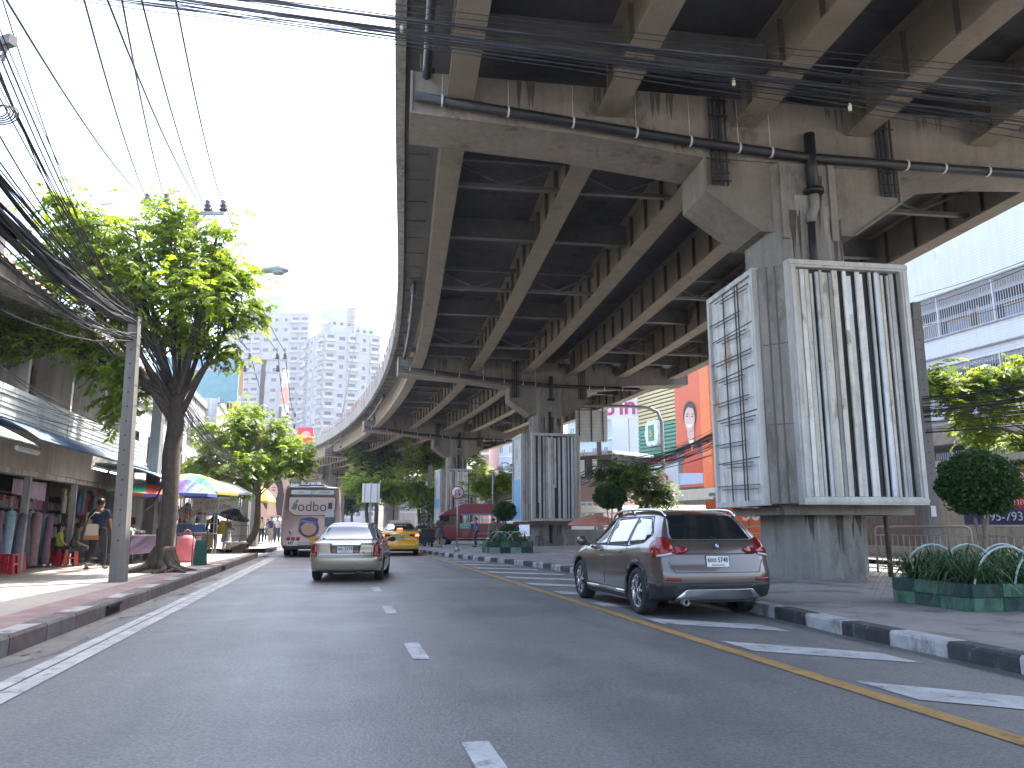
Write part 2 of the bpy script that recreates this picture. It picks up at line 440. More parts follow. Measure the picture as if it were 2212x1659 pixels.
# cross joints on the underside of the cantilever edge
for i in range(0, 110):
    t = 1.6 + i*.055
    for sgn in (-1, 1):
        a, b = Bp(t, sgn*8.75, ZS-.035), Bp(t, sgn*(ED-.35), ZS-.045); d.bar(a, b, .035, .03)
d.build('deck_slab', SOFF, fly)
EDGEC = mat('edge_concrete', (.3,.285,.26), .85, var=.2, scale=.7, streak=.35, stains=((.5,.46,.42), 1.2, .54), bump=.2)
for sgn, nm in ((-1,'parapet'),(1,'parapet')):
    d = MB(); s_ = sgn
    sec = [(s_*(ED+.03),ZS-.12),(s_*(ED+.05),ZS+.95),(s_*(ED-.18),ZS+.95),(s_*(ED-.22),ZS+.56),(s_*(ED-.22),ZS-.12)]
    if sgn < 0: sec = sec[::-1]
    sweep(d, ts, sec); d.build(nm, EDGEC, fly)
RUST = mat('rusty_rail', (.34,.2,.13), .8, var=.3, scale=8)
post = MB(); post.box((0,0,.4),(.1,.14,.8)); post = post.mesh('rail_post', RUST)
n = 0
for i in range(92):
    t = 2.72 + i*.075*(.85 if i>20 else 1)
    if t > 8.6: break
    o = bpy.data.objects.new('rail_post', post); COL.objects.link(o); o.parent = fly
    o.location = Bp(t, -ED+.07, ZS+.95); o.rotation_euler = (0,0,Bh(t)); n += 1
for z in (ZS+1.25, ZS+1.6):
    d = MB(); d.tube([Bp(t, -ED+.07, z) for t in frange(2.6, 8.6, .1)], .035, 6); d.build('handrail', STEEL, fly)

GO = (-8.3,-4.8,-1.45,1.45,4.8,8.3)
def girder(off, ta, tb, k):
    d = MB(); tt = frange(ta, tb, .06)
    sweep(d, tt, [(off-.3,ZG),(off-.3,ZG+.06),(off-.03,ZG+.06),(off-.03,ZS-.1),(off-.25,ZS-.1),(off-.25,ZS-.03),(off+.25,ZS-.03),(off+.25,ZS-.1),(off+.03,ZS-.1),(off+.03,ZG+.06),(off+.3,ZG+.06),(off+.3,ZG)])
    s_ = d; t = ta + .03
    while t < tb - .01:
        for sd in (-1, 1):
            if off == GO[0] and sd == -1: continue
            c = Bp(t, off+sd*.095, (ZG+ZS)/2-.02); s_.box(c, (.12,.03,ZS-ZG-.22), Bh(t), m=1)
        t += .052
    s_.build('girder', [GIRD, mat('stiffener_dark', (.1,.09,.075), .7)], fly)
capt = .75/30.0
for sp in range(1, 6):
    for off in GO: girder(off, sp + (capt if sp > 1 else .2), sp+1-capt, sp)
for off in GO: girder(off, 6+capt, 8.6, 6)
BRACE = mat('brace_steel', (.16,.155,.15), .6, .2, var=.2)
for sp in range(1, 5):
    for i, f in enumerate((.13,.29,.45,.62,.79,.93)):
        t = sp + f
        if sp == 1 and f < .4: continue
        for a, b in ((0,1),(1,2),(3,4),(4,5)):
            d = MB(); A, Bq = GO[a]+.05, GO[b]-.05
            if i % 2 == 0:
                d.bar(Bp(t,A,ZS-.35), Bp(t,Bq,ZS-.35), .14, .14); d.bar(Bp(t,A,ZG+.3), Bp(t,Bq,ZG+.3), .16, .12)
                m_ = (A+Bq)/2
                d.bar(Bp(t,A+.1,ZS-.45), Bp(t,m_,ZG+.36), .07, .07); d.bar(Bp(t,Bq-.1,ZS-.45), Bp(t,m_,ZG+.36), .07, .07)
                d.box(Bp(t,m_,ZG+.38), (.35,.02,.16), Bh(t))
            else:
                d.box(Bp(t,m_ if False else (A+Bq)/2,ZS-.5), (Bq-A,.03,.75), Bh(t)); d.box(Bp(t,(A+Bq)/2,ZS-.88), (Bq-A,.26,.04), Bh(t))
            d.build('cross_brace', BRACE, fly)

PIPE = mat('pipe_black', (.02,.021,.024), .45, var=.1)
CLAMP = mat('clamp_white', (.6,.6,.57), .5)
def pier(t, full=True):
    M = Matrix.Translation(Bp(t,0,0)) @ Matrix.Rotation(Bh(t),4,'Z')   # local x = across (+right), y = along
    def T(p): return M @ Vector(p)
    c = MB(); th = .72
    prof = [(-9.4,11.45),(-9.4,10.42),(-5.6,10.2),(-2.5,9.85),(-2.5,9.0),(-1.2,8.1),(1.2,8.1),(2.5,9.0),(2.5,9.85),(5.6,10.2),(9.4,10.42),(9.4,11.45)]
    c.ext([T((x,-th,z)) for x,z in prof], M.to_3x3() @ Vector((0,2*th,0)))
    # raised rim plates along the lower edge of the haunch
    for (x0,z0),(x1,z1) in (((-2.5,9.02),(-1.2,8.12)),((1.2,8.12),(2.5,9.02)),((-2.5,9.86),(-2.5,9.0)),((2.5,9.0),(2.5,9.86)),((-2.5,9.86),(2.5,9.86)),((-9.4,10.43),(-5.6,10.21)),((-5.6,10.21),(-2.5,9.86)),((2.5,9.86),(5.6,10.21)),((5.6,10.21),(9.4,10.43)),((-9.38,10.43),(-9.38,11.44)),((9.38,10.43),(9.38,11.44))):
        c.bar(T((x0,-th-.03,z0)), T((x1,-th-.03,z1)), .06, .05, up=(0,0,1)) if abs(x1-x0) > .01 else c.bar(T((x0,-th-.03,z0)), T((x1,-th-.03,z1)), .06, .05)
    c.build('pier_cap', CONC, fly)
    c = MB(); hx, hy, ch = .97, .84, .26
    poly = [(-hx+ch,-hy),(hx-ch,-hy),(hx,-hy+ch),(hx,hy-ch),(hx-ch,hy),(-hx+ch,hy),(-hx,hy-ch),(-hx,-hy+ch)]
    c.prism([tuple(T((x,y,0))[:2]) for x,y in poly], .1, 9.8)
    for x in (-.62, .62): c.box(T((x,-hy-.03,8.85)), (.16,.06,1.9), Bh(t))
    c.prism([tuple(T((x*(1.03 if t<2.5 else 1.12),y*(1.03 if t<2.5 else 1.12),0))[:2]) for x,y in poly], .1, .2 if t < 2.5 else .75)
    c.build('column', CONCC, fly)
    # drainage: downpipe on the column, long collector under the cap, clamps
    p = MB(); y0 = -th-.2
    p.tube([T((x,y0,z)) for x,z in ((-9.3,10.72),(-6,10.42),(-3,10.15),(0,9.95),(3,9.93),(6,9.93))], .115, 10)
    p.tube([T((.1,y0-.02,10.55)), T((.1,y0-.02,9.1))], .13, 10); p.tube([T((.1,y0-.02,9.12)), T((.1,y0-.02,9.02))], .24, 12)
    pp = p.build('drain_pipe', PIPE, fly)
    for x in (-8.7,-7.2,-5.7,-4.2,-2.9,-1.7,-.9,2.6,3.6,4.8):
        z = 10.72+( -9.3-x)*-.0 ; xs = [(-9.3,10.72),(-6,10.42),(-3,10.15),(0,9.95),(3,9.93),(6,9.93)]
        for (a,za),(b,zb) in zip(xs, xs[1:]):
            if a <= x <= b: z = za+(zb-za)*(x-a)/(b-a)
        q = MB(); Mr = M.to_3x3() @ Matrix.Rotation(R(90),3,'Y')
        q.lathe([(.122,-.022),(.135,-.022),(.135,.022),(.122,.022)], T((x,y0,z)), 12, M=Mr)
        if full and x < -.5: q.tube([T((x,y0,z+.1)), T((x,y0+.02,11.3))], .008, 5)
        q.build('pipe_clamp', CLAMP, pp)
    p = MB(); p.tube([T((.12,y0+.0,9.0)), T((.12,y0-.0,8.7)), T((-.02,-hy-.12,8.45)), T((-.02,-hy-.1,8.3))], [.11,.11,.12,.12], 10)
    p.build('drain_elbow', CONCC, fly)
    p = MB(); p.tube([T((0,-hy-.08,8.3)), T((0,-hy-.08,7.0 if t<2.5 else .3))], .09, 8); p.build('downpipe', PIPE if t > 4.5 else DARK, fly)
    for x in (-2.15, 2.15):   # cable ladders on the cap face
        q = MB()
        for k in range(4): q.bar(T((x-.2+.13*k,-th-.08,11.4)), T((x-.2+.13*k,-th-.08,9.15)), .04 if k in (0,3) else .075, .04)
        for z in (11.3,10.9,9.75,9.45,9.25): q.bar(T((x-.24,-th-.13,z)), T((x+.24,-th-.13,z)), .03, .03)
        q.build('cable_ladder', DARK, fly)
STN = mat('leak_stain', (.1,.088,.075), .9, var=.3, scale=3); STR = mat('rust_stain', (.2,.09,.04), .9, var=.3, scale=4); STP = mat('lime_stain', (.36,.34,.31), .9, var=.2, scale=3)
def stain(T, y, x, z1, w_, L, m, rs, n=5):
    d = MB()
    for i in range(n):
        xx = x+rs.uniform(-w_/2,w_/2); l = L*rs.uniform(.35,1); ww = rs.uniform(.02,.07)
        d.add([T((xx-ww,y-.0006*i,z1)),T((xx-ww*.6,y-.0006*i,z1-l*.6)),T((xx,y-.0006*i,z1-l)),T((xx+ww*.5,y-.0006*i,z1-l*.55)),T((xx+ww,y-.0006*i,z1))],[(0,1,2,3,4)])
    d.build('leak_stain', m, fly)
for k in range(2, 8): pier(k, k < 4)
rs_ = random.Random(4)
for t in (2,3,4):
    M_ = Matrix.Translation(Bp(t,0,0)) @ Matrix.Rotation(Bh(t),4,'Z'); T_ = lambda p: M_ @ Vector(p)
    for x in (-8.2,-6.6,-4.9,-3.4,-1.6,-.9,1.1,1.8,3.3,4.7,6.4,7.8): stain(T_, -.7235, x+rs_.uniform(-.3,.3), 11.43, .5, rs_.uniform(.4,1.0), STN, rs_, 6)
    stain(T_, -.7265, -3.1, 10.35, .4, .5, STR, rs_, 6)
    for x in (-.45,-.2,.3,.55,.8): stain(T_, -.8445, x*.8, rs_.uniform(8.2,9.6) if t<2.5 else 8.0, .25, 1.6, STP if x in (-.2,.55) else STN, rs_, 5)
    for x in (-.6,-.25,.15,.45,.62): stain(T_, -.8445, x*.9, 1.62, .2, rs_.uniform(.6,1.3), STN if x in (-.6,.15,.62) else STP, rs_, 4)

# downpipes running along the outer overhang
for t0, t1 in ((1.2,1.99),(2.52,2.985),(3.55,3.985),(4.6,4.985)):
    p = MB(); tt = frange(t0, t1, .05)
    pts = [Bp(t, -9.05, ZS-.35-.5*(t-t0)/(t1-t0)) for t in tt] + [Bp(t1+.004, -9.0, ZG-.15)]
    p.tube(pts, .1, 8)
    if t0 < 1.5: p.tube([Bp(t1-.012,-9.03,ZS-.62), Bp(t1-.001,-9.02,ZS-.95)], [.17,.17], 10)
    pp = p.build('overhang_pipe', PIPE, fly)
    for t in tt[1::3]:
        q = MB(); q.bar(Bp(t,-9.18,ZS-.3-.5*(t-t0)/(t1-t0)), Bp(t,-9.18,ZS), .03); q.bar(Bp(t,-9.18,ZS-.42-.5*(t-t0)/(t1-t0)), Bp(t,-8.9,ZS-.42-.5*(t-t0)/(t1-t0)), .04)
        q.build('pipe_hanger', STEEL, pp)
# lamp post standing on the far parapet
p = MB(); q = Bp(4.55,-ED+.1,ZS+.9); top = D(777,683,q.y); arm = D(835,676,q.y)
lp = empty('flyover_street_lamp', 'thin pale lamp post with one horizontal arm standing on the flyover edge', 'street lamp', q)
p.tube([(0,0,0),(top.x-q.x,0,top.z-q.z-.6),(top.x-q.x+.3,0,top.z-q.z),(arm.x-q.x,0,arm.z-q.z)], [.09,.06,.05,.04], 6); p.build('pole', STEEL, lp)
p = MB(); p.ball((arm.x-q.x+.3,0,arm.z-q.z), (.4,.15,.09)); p.build('lamp_head', STEEL, lp)

# ------------------------------------------------------------------ advertising casings around the columns
CASE = mat('casing_grey', (.29,.265,.23), .6, .1, var=.15, scale=1.5, streak=.2, stains=((.6,.55,.5),1.2,.55))
FRAME = mat('casing_frame', (.56,.545,.51), .5, .1, var=.12, streak=.2, stains=((.7,.64,.58),2.2,.57))
SL = [mat('slat_white', (.78,.77,.73), .6, var=.15, scale=2, streak=.2, stains=((.6,.55,.5),2.6,.57)), mat('slat_pale_grey', (.58,.58,.56), .6, var=.15, scale=2, streak=.3, stains=((.55,.5,.45),1.5,.56)),
      mat('slat_grey', (.33,.325,.31), .65, var=.2, scale=2, streak=.4), mat('slat_bluish', (.66,.71,.78), .55, var=.1, streak=.15), mat('slat_dark', (.04,.04,.042), .6, var=.3, scale=3, stains=((3,3,3),3,.6)),
      mat('slat_cream', (.7,.65,.56), .6, var=.15, streak=.3, stains=((.5,.45,.4),2.2,.56))]
RUSTW = mat('rusty_white_sheet', (.72,.72,.68), .7, var=.12, scale=1.5, streak=.25, stains=((.75,.52,.34), 1.6, .53))
def casing(t, off0, label, left, z0=1.72, z1=6.98):
    e = empty('pillar_advertising_box', label, 'billboard', Bp(t,0,0), Bh(t), 'advertising boxes round the flyover columns')
    o = off0; c = MB(); X, Y = 1.8, 1.75
    poly = [(-X+o+.42,-Y),(X+o-.42,-Y),(X+o,-Y+.4),(X+o,Y-.4),(X+o-.42,Y),(-X+o+.42,Y),(-X+o,Y-.4),(-X+o,-Y+.4)]
    c.prism(poly, z0+.03, z1-.04); c.build('casing', CASE, e)
    # bottom frame bars
    c = MB(); c.box((o,-Y+.5,z0-.1),(3.0,.12,.2)); c.box((o,Y-.5,z0-.1),(3.0,.12,.2)); c.box((o-1.5,0,z0-.12),(.12,2.2,.16)); c.box((o+1.5,0,z0-.12),(.12,2.2,.16))
    c.build('support_frame', CASE, e)
    # front display: frame with vertical battens
    h = 1.4; f = MB(); y = -Y-.1
    for a, b, p in (((-h,z0),(h,z0),0),((-h,z1),(h,z1),0),((-h,z0),(-h,z1),1),((h,z0),(h,z1),1)):
        for wdt, dep, ins in ((.16,.22,0),(.07,.28,.0)):
            if p == 0:
                zc = a[1] + (.08 if a[1] == z0 else -.08); f.box((o,y,zc),(2*h+.0,dep,wdt))
            else:
                xc = a[0] + (.08 if a[0] < 0 else -.08); f.box((o+xc,y+.004,(z0+z1)/2),(wdt,dep,z1-z0-.3))
    f.build('front_frame', FRAME, e)
    f = MB(); x = -h+.17
    random.seed(int(t*10)); 
    f.box((o,y+.08,(z0+z1)/2),(2*h-.32,.03,z1-z0-.32), m=4)
    while x < h-.2:
        w_ = random.choice((.07,.09,.09,.11,.11,.13,.15)); w_ = min(w_, h-.17-x)
        if random.random() > (.22 if t < 2.5 else .16):
            zt = z1-.18-random.choice((0,0,.05,.1)); zm = random.uniform(z0+1,z1-1)
            m1 = random.choice((0,0,1,1,1,2,2,3,3,5,5)) ; m2 = m1 if random.random()<.62 else random.choice((1,2,5,4))
            dy = random.uniform(-.015,.03)
            f.box((o+x+w_/2,y+.02+dy,(zm+zt)/2),(w_-.012,.05,zt-zm), m=m1); f.box((o+x+w_/2,y+.02+dy,(z0+.17+zm)/2),(w_-.012,.05,zm-z0-.17), m=m2)
        x += w_
    f.build('front_battens', SL, e)
    c = MB()    # sheet joints and corner folds of the casing
    for (ax,ay),(bx,by) in (((-X+o,-Y+.4),(-X+o+.42,-Y)),((X+o-.42,-Y),(X+o,-Y+.4))):
        for k in (.3,.62):
            px, py = ax+(bx-ax)*k, ay+(by-ay)*k; c.box((px,py,(z0+z1)/2),(.035,.035,z1-z0-.1),R(45))
        mx, my = (ax+bx)/2, (ay+by)/2; L_ = math.hypot(bx-ax,by-ay)
        for zz in (z0+1.7,z0+3.45): c.box((mx,my,zz),(L_,.03,.02),math.atan2(by-ay,bx-ax))
    for zz in (z0+.25,z0+1.7,z0+3.45,z1-.25): c.box((o,-Y-.002,zz),(2*X-.9,.012,.02))
    c.build('casing_joints', mat('casing_joint',(.13,.12,.11),.6), e)
    # left-hand display
    f = MB(); xx = -X+o-.04; yh = 1.28
    for yy in (-yh+.06, yh-.06): f.box((xx,yy,(z0+z1)/2),(.16,.12,z1-z0))
    for zz in (z0+.06, z1-.06): f.box((xx,0,zz),(.155,2*yh-.24,.12))
    f.build('side_frame', FRAME, e)
    if left == 'rust':
        f = MB(); f.box((xx+.03,0,(z0+z1)/2),(.06,2*yh-.24,z1-z0-.24)); sp_ = f.build('side_sheet', RUSTW, e, 'rust-streaked white sheet, its advert gone')
        f = MB(); rr = mat('rusty_rod', (.12,.09,.075), .8)
        for zz in (z0+1.05,z0+2.1,z0+3.1,z0+4.1): f.bar((xx-.01,-1.15,zz),(xx-.01,1.15,zz), .018)
        for yy in (-.45,-.3,.35): f.bar((xx-.05,yy,z0+.12),(xx-.05,yy,z1-.12), .025, m=0)
        for k in range(10):
            zz = z0+.45+k*.5; a = -1.1+.25*(k%3); b = .75 if k % 2 else 1.12
            f.bar((xx-.09,a,zz),(xx-.09,b,zz+.05), .022); f.bar((xx-.09,a+.1,zz-.09),(xx-.09,b-.3,zz-.04), .018)
        f.build('side_rods', rr, e)
    else:
        f = MB(); f.box((xx+.03,0,(z0+z1)/2),(.06,2*yh-.24,z1-z0-.24), m=0)
        if left == 'blue': f.box((xx-.008,0,z0+1.35),(.01,2*yh-.26,2.4), m=1)
        else: f.box((xx-.008,0,z0+1.9),(.01,2*yh-.3,.9), m=1)
        f.build('side_sheet', [mat('peeling_pale_sheet',(.45,.5,.52),.6,stains=((.55,.5,.5),1.5,.5)), mat('faded_blue_sheet',(.12,.36,.62),.5,var=.15)], e)
casing(2, .17, 'large grey metal box of broken vertical battens with a rust-streaked side, round the nearest column', 'rust')
casing(3, .0, 'grey metal box of battens with a peeling blue side, behind the hooped planter', 'blue', 1.6, 6.85)
casing(4, .0, 'grey metal box of battens rising behind the red truck', 'pale', 1.6, 6.85)
random.seed(5)
# ------------------------------------------------------------------ vehicles
def interp(tab, x):
    if x <= tab[0][0]: return tab[0][1]
    for (a,p),(b,q) in zip(tab, tab[1:]):
        if x <= b:
            t = (x-a)/(b-a); return p+(q-p)*t
    return tab[-1][1]
def sinterp(tab, x):       # smooth (monotone-ish) interpolation
    n = len(tab)
    if x <= tab[0][0]: return tab[0][1]
    if x >= tab[-1][0]: return tab[-1][1]
    for i in range(n-1):
        if x <= tab[i+1][0]: break
    x0,y0 = tab[i]; x1,y1 = tab[i+1]; h = x1-x0; t = (x-x0)/h
    s = (y1-y0)/h
    m0 = s if i == 0 else (s+(y0-tab[i-1][1])/(x0-tab[i-1][0]))/2
    m1 = s if i == n-2 else (s+(tab[i+2][1]-y1)/(tab[i+2][0]-x1))/2
    if abs(s) < 1e-6: m0 = m1 = 0
    return (2*t**3-3*t**2+1)*y0+(t**3-2*t**2+t)*h*m0+(-2*t**3+3*t**2)*y1+(t**3-t**2)*h*m1
def car_body(c, N=60, K=10):
    yr, yf = min(y for z,y in c['rear']), max(y for z,y in c['front'])
    rings = []
    for i in range(N+1):
        u = i/N; u = u + .06*math.sin(2*math.pi*u)*-1   # denser at the ends
        y = yr+(yf-yr)*u
        w = c['W']/2*sinterp(c['plan'], y); zb = sinterp(c['bottom'], y); zt = sinterp(c['top'], y); ze = min(sinterp(c['belt'], y), zt-.01)
        g = max(0, min(1, (zt-ze-.05)/(c['H']-ze-.05))); rw = c['roofw']
        wr = w*.84+(rw-w*.84)*g
        P = [(0,zb),(w*.86,zb),(w*.965,zb+.07),(w*.995,zb+.22),(w,(zb+ze)/2+.04),(w*.99,ze-.12),(w*.945,ze-.012)]
        z8 = ze+.5*(zt-ze); z8 = z8+(zt-.085-z8)*g; z9 = ze+.85*(zt-ze); z9 = z9+(zt-.022-z9)*g
        P += [((w*.945+wr)/2+.012*g, (ze+z8)/2), (wr, z8), (wr*.87, z9), (wr*.5, zt-.006), (0, zt)]
        half = []
        for k in range(len(P)-1):
            p0 = P[max(k-1,0)]; p1 = P[k]; p2 = P[k+1]; p3 = P[min(k+2,len(P)-1)]
            for s_ in (0,1/3,2/3):
                half.append([.5*(2*p1[d]+(p2[d]-p0[d])*s_+(2*p0[d]-5*p1[d]+4*p2[d]-p3[d])*s_*s_+(3*p1[d]-p0[d]-3*p2[d]+p3[d])*s_**3) for d in (0,1)])
        half.append(list(P[-1]))
        ring = []
        for x, z in half:
            fr = max(0, 1-(y-yr)/c.get('fall',1.1)); ff = max(0, 1-(yf-y)/1.1)
            fr = fr*fr*(3-2*fr) if False else fr
            Y = y+(interp_s(c['rear'], z)-yr)*fr+(interp_s(c['front'], z)-yf)*ff
            ring.append((max(0,x), Y, z))
        rings.append(ring)
    m = len(rings[0])-1
    bm = bmesh.new(); V = []
    for ring in rings:
        row = [bm.verts.new(p) for p in ring]
        left = [bm.verts.new((-p[0],p[1],p[2])) for p in ring[1:m]]
        V.append((row, left))
    def vv(i, j):      # j 0..2m-1 around
        row, left = V[i]; return row[j] if j <= m else left[2*m-j-1]
    for i in range(N):
        for j in range(2*m):
            bm.faces.new((vv(i,j), vv(i,(j+1)%(2*m)), vv(i+1,(j+1)%(2*m)), vv(i+1,j)))
    for i, sg in ((0,-1),(N,1)):
        rows = []
        for j in range(1, m):
            a = V[i][0][j].co; row = [V[i][0][j]]
            for k in range(1, K):
                f = 1-2*k/K; row.append(bm.verts.new((a.x*f, a.y+sg*c.get('bulge',.07)*(1-f*f), a.z)))
            row.append(V[i][1][j-1]); rows.append(row)
        for r0, r1 in zip(rows, rows[1:]):
            for k in range(K): bm.faces.new((r0[k],r0[k+1],r1[k+1],r1[k]) if sg<0 else (r0[k],r1[k],r1[k+1],r0[k+1]))
        for k in range(K):
            bm.faces.new((V[i][0][0], rows[0][k+1], rows[0][k])); bm.faces.new((V[i][0][m], rows[-1][k], rows[-1][k+1]))
    bmesh.ops.recalc_face_normals(bm, faces=bm.faces)
    for f in bm.faces: f.smooth = True
    bm.normal_update()
    return bm
def interp_s(tab, x):   # tab of (z, y)
    return sinterp(tab, x)
def rpoly(pts, r=.04, n=4):
    out = []; k = len(pts)
    for i in range(k):
        p0, p1, p2 = Vector(pts[i-1]), Vector(pts[i]), Vector(pts[(i+1)%k])
        a = p1+(p0-p1)*min(.45, r/max((p0-p1).length,1e-6)); b = p1+(p2-p1)*min(.45, r/max((p2-p1).length,1e-6))
        for s_ in range(n+1):
            t = s_/n; out.append(tuple((1-t)**2*a+2*t*(1-t)*p1+t*t*b))
    return out
def patch(bm, polys, axis, name, m, parent, off=.006, lim=None, rim=.012, label=None, nmin=.12):
    """lay a thin shaped panel on the body: the polygons (convex, 2D) are projected along axis"""
    if not hasattr(polys[0][0], '__len__'): polys = [polys]
    ai = {'x':0,'y':1,'z':2}[axis[0]]; sg = -1 if axis[1] == '-' else 1
    ij = [k for k in (0,1,2) if k != ai]
    out = bmesh.new()
    for poly in polys:
        poly = [Vector((p[0],p[1])) for p in poly]
        area = sum(a.x*b.y-b.x*a.y for a, b in zip(poly, poly[1:]+poly[:1]))
        if area < 0: poly = poly[::-1]
        lo = [min(p[k] for p in poly) for k in (0,1)]; hi = [max(p[k] for p in poly) for k in (0,1)]
        b2 = bmesh.new(); vm = {}
        for f in bm.faces:
            if f.normal[ai]*sg < nmin: continue
            if lim and not lim(f.calc_center_median()): continue
            c0 = [v.co[ij[0]] for v in f.verts]; c1 = [v.co[ij[1]] for v in f.verts]
            if max(c0) < lo[0] or min(c0) > hi[0] or max(c1) < lo[1] or min(c1) > hi[1]: continue
            vs = []
            for v in f.verts:
                if v.index not in vm:
                    vm[v.index] = nv = b2.verts.new(v.co); nv.normal = v.normal
                vs.append(vm[v.index])
            nf = b2.faces.new(vs); nf.smooth = True
        b2.normal_update()
        for a, b in zip(poly, poly[1:]+poly[:1]):
            e = b-a
            if e.length < 1e-6: continue
            no = Vector((0,0,0)); no[ij[0]] = e.y; no[ij[1]] = -e.x; co = Vector((0,0,0)); co[ij[0]] = a.x; co[ij[1]] = a.y
            bmesh.ops.bisect_plane(b2, geom=b2.verts[:]+b2.edges[:]+b2.faces[:], plane_co=co, plane_no=no, clear_outer=True, dist=1e-6)
        b2.normal_update()
        nr = {v: v.normal.copy() for v in b2.verts}
        for v in b2.verts: v.co += nr[v]*off
        if rim:
            be = [e for e in b2.edges if e.is_boundary]
            r_ = bmesh.ops.extrude_edge_only(b2, edges=be)
            for v in [q for q in r_['geom'] if isinstance(q, bmesh.types.BMVert)]:
                o_ = min(nr, key=lambda k: (k.co-v.co).length_squared) if False else None
                v.co -= (v.normal if v.normal.length > .1 else Vector((0,0,0)))*0
            # drop the new rim verts back towards the body
            newv = [q for q in r_['geom'] if isinstance(q, bmesh.types.BMVert)]
            ax = Vector((0,0,0)); ax[ai] = sg
            for v in newv: v.co -= ax*(off+rim)
            for f in [q for q in r_['geom'] if isinstance(q, bmesh.types.BMFace)]: f.smooth = False
        tmp = bpy.data.meshes.new('t'); b2.to_mesh(tmp); b2.free(); out.from_mesh(tmp); bpy.data.meshes.remove(tmp)
    me = bpy.data.meshes.new(name); out.to_mesh(me); out.free(); me.materials.append(m)
    if len(me.polygons) == 0: return None
    o = bpy.data.objects.new(name, me); COL.objects.link(o); o.parent = parent
    if label: o['label'] = label
    return o
def seam(bm, a, b, axis, m, parent, wd=.007, **k):
    a, b = Vector(a), Vector(b); n = Vector((-(b-a).y, (b-a).x)).normalized()*wd/2
    return [tuple(a+n), tuple(b+n), tuple(b-n), tuple(a-n)]
def finish_body(bm, wheels, rad, W, name, m, parent, depth=.3):
    me = bpy.data.meshes.new(name); bm.to_mesh(me); me.materials.append(m)
    o = bpy.data.objects.new(name, me); COL.objects.link(o); o.parent = parent
    cut = MB()
    for y in wheels:
        for sx in (-1, 1):
            Mx = Matrix.Rotation(R(90),3,'Y'); x = sx*(W/2-depth/2+.06)
            cut.lathe([(rad,-depth/2-.06),(rad,depth/2+.06)], (x,y,rad-.045), 36, M=Mx, sm=False)
    cm = cut.mesh('cut', DARK); cb = bmesh.new(); cb.from_mesh(cm); bmesh.ops.recalc_face_normals(cb, faces=cb.faces); cb.to_mesh(cm); cb.free(); co = bpy.data.objects.new('cut', cm); COL.objects.link(co); co.parent = parent
    # separate cylinders do not overlap, so one boolean is enough
    md = o.modifiers.new('b','BOOLEAN'); md.operation = 'DIFFERENCE'; md.object = co; md.solver = 'EXACT'
    me.materials.append(DARK)
    bpy.context.view_layer.update()
    dg = bpy.context.evaluated_depsgraph_get(); nm = bpy.data.meshes.new_from_object(o.evaluated_get(dg))
    o.modifiers.clear(); bpy.data.objects.remove(co)
    if len(nm.polygons) > 100:
        # inner faces of the arches are dark
        for p in nm.polygons:
            c = p.center
            for y in wheels:
                if abs(math.hypot(c.y-y, c.z-(rad-.045))) < rad-.002 and abs(c.x) < W/2*.97 and p.material_index != 99:
                    if abs(c.x) < W/2-depth+.09 or math.hypot(c.y-y, c.z-rad+.045) > rad-.06: 
                        if c.z < rad*2: p.material_index = min(1, len(nm.materials)-1); p.use_smooth = False
        o.data = nm
    return o
def spokes_rim(r, style, m, parent, x=.0):
    """wheel rim in the wheel's own frame: axle along local x, outer face at +x"""
    q = MB(); Mx = Matrix.Rotation(R(90),3,'Y')
    q.lathe([(r,-.02),(r+.012,.012),(r-.012,.016),(r-.03,-.01),(r-.035,-.1)], (x,0,0), 32, M=Mx, caps=False)
    if style == 'y':
        for k in range(5):
            a = 2*math.pi*k/5+.3
            def pt(rr, da, xx): return (x+xx, rr*math.cos(a+da), rr*math.sin(a+da))
            for da in (-.2,.2):
                q.bar(pt(.05,da*.3,.0), pt(r*.5,da*.55,.004), .05, .035); q.bar(pt(r*.46,da*.5,.004), pt(r-.01,da*1.25,.008), .036, .032)
        q.lathe([(.055,-.03),(.05,.012),(.0,.014)], (x,0,0), 16, M=Mx)
    elif style == 'steel':
        q.lathe([(.1,-.02),(.09,.02),(0,.022)], (x,0,0), 16, M=Mx); q.lathe([(r-.03,-.03),(.09,-.02),(.09,-.03)], (x,0,0), 24, M=Mx, caps=False)
        for k in range(10):
            a = 2*math.pi*k/10; q.bar((x-.005,.08*math.cos(a),.08*math.sin(a)), (x-.015,(r-.02)*math.cos(a),(r-.02)*math.sin(a)), .035, .02)
    else:
        for k in range(7):
            a = 2*math.pi*k/7; q.bar((x,.04*math.cos(a),.04*math.sin(a)), (x-.002,(r-.01)*math.cos(a),(r-.01)*math.sin(a)), .05, .03)
        q.lathe([(.05,-.03),(.045,.012),(.0,.014)], (x,0,0), 16, M=Mx)
    return q.build('rim', m, parent)
TYRE = mat('tyre_rubber', (.025,.025,.027), .85, var=.2, scale=10)
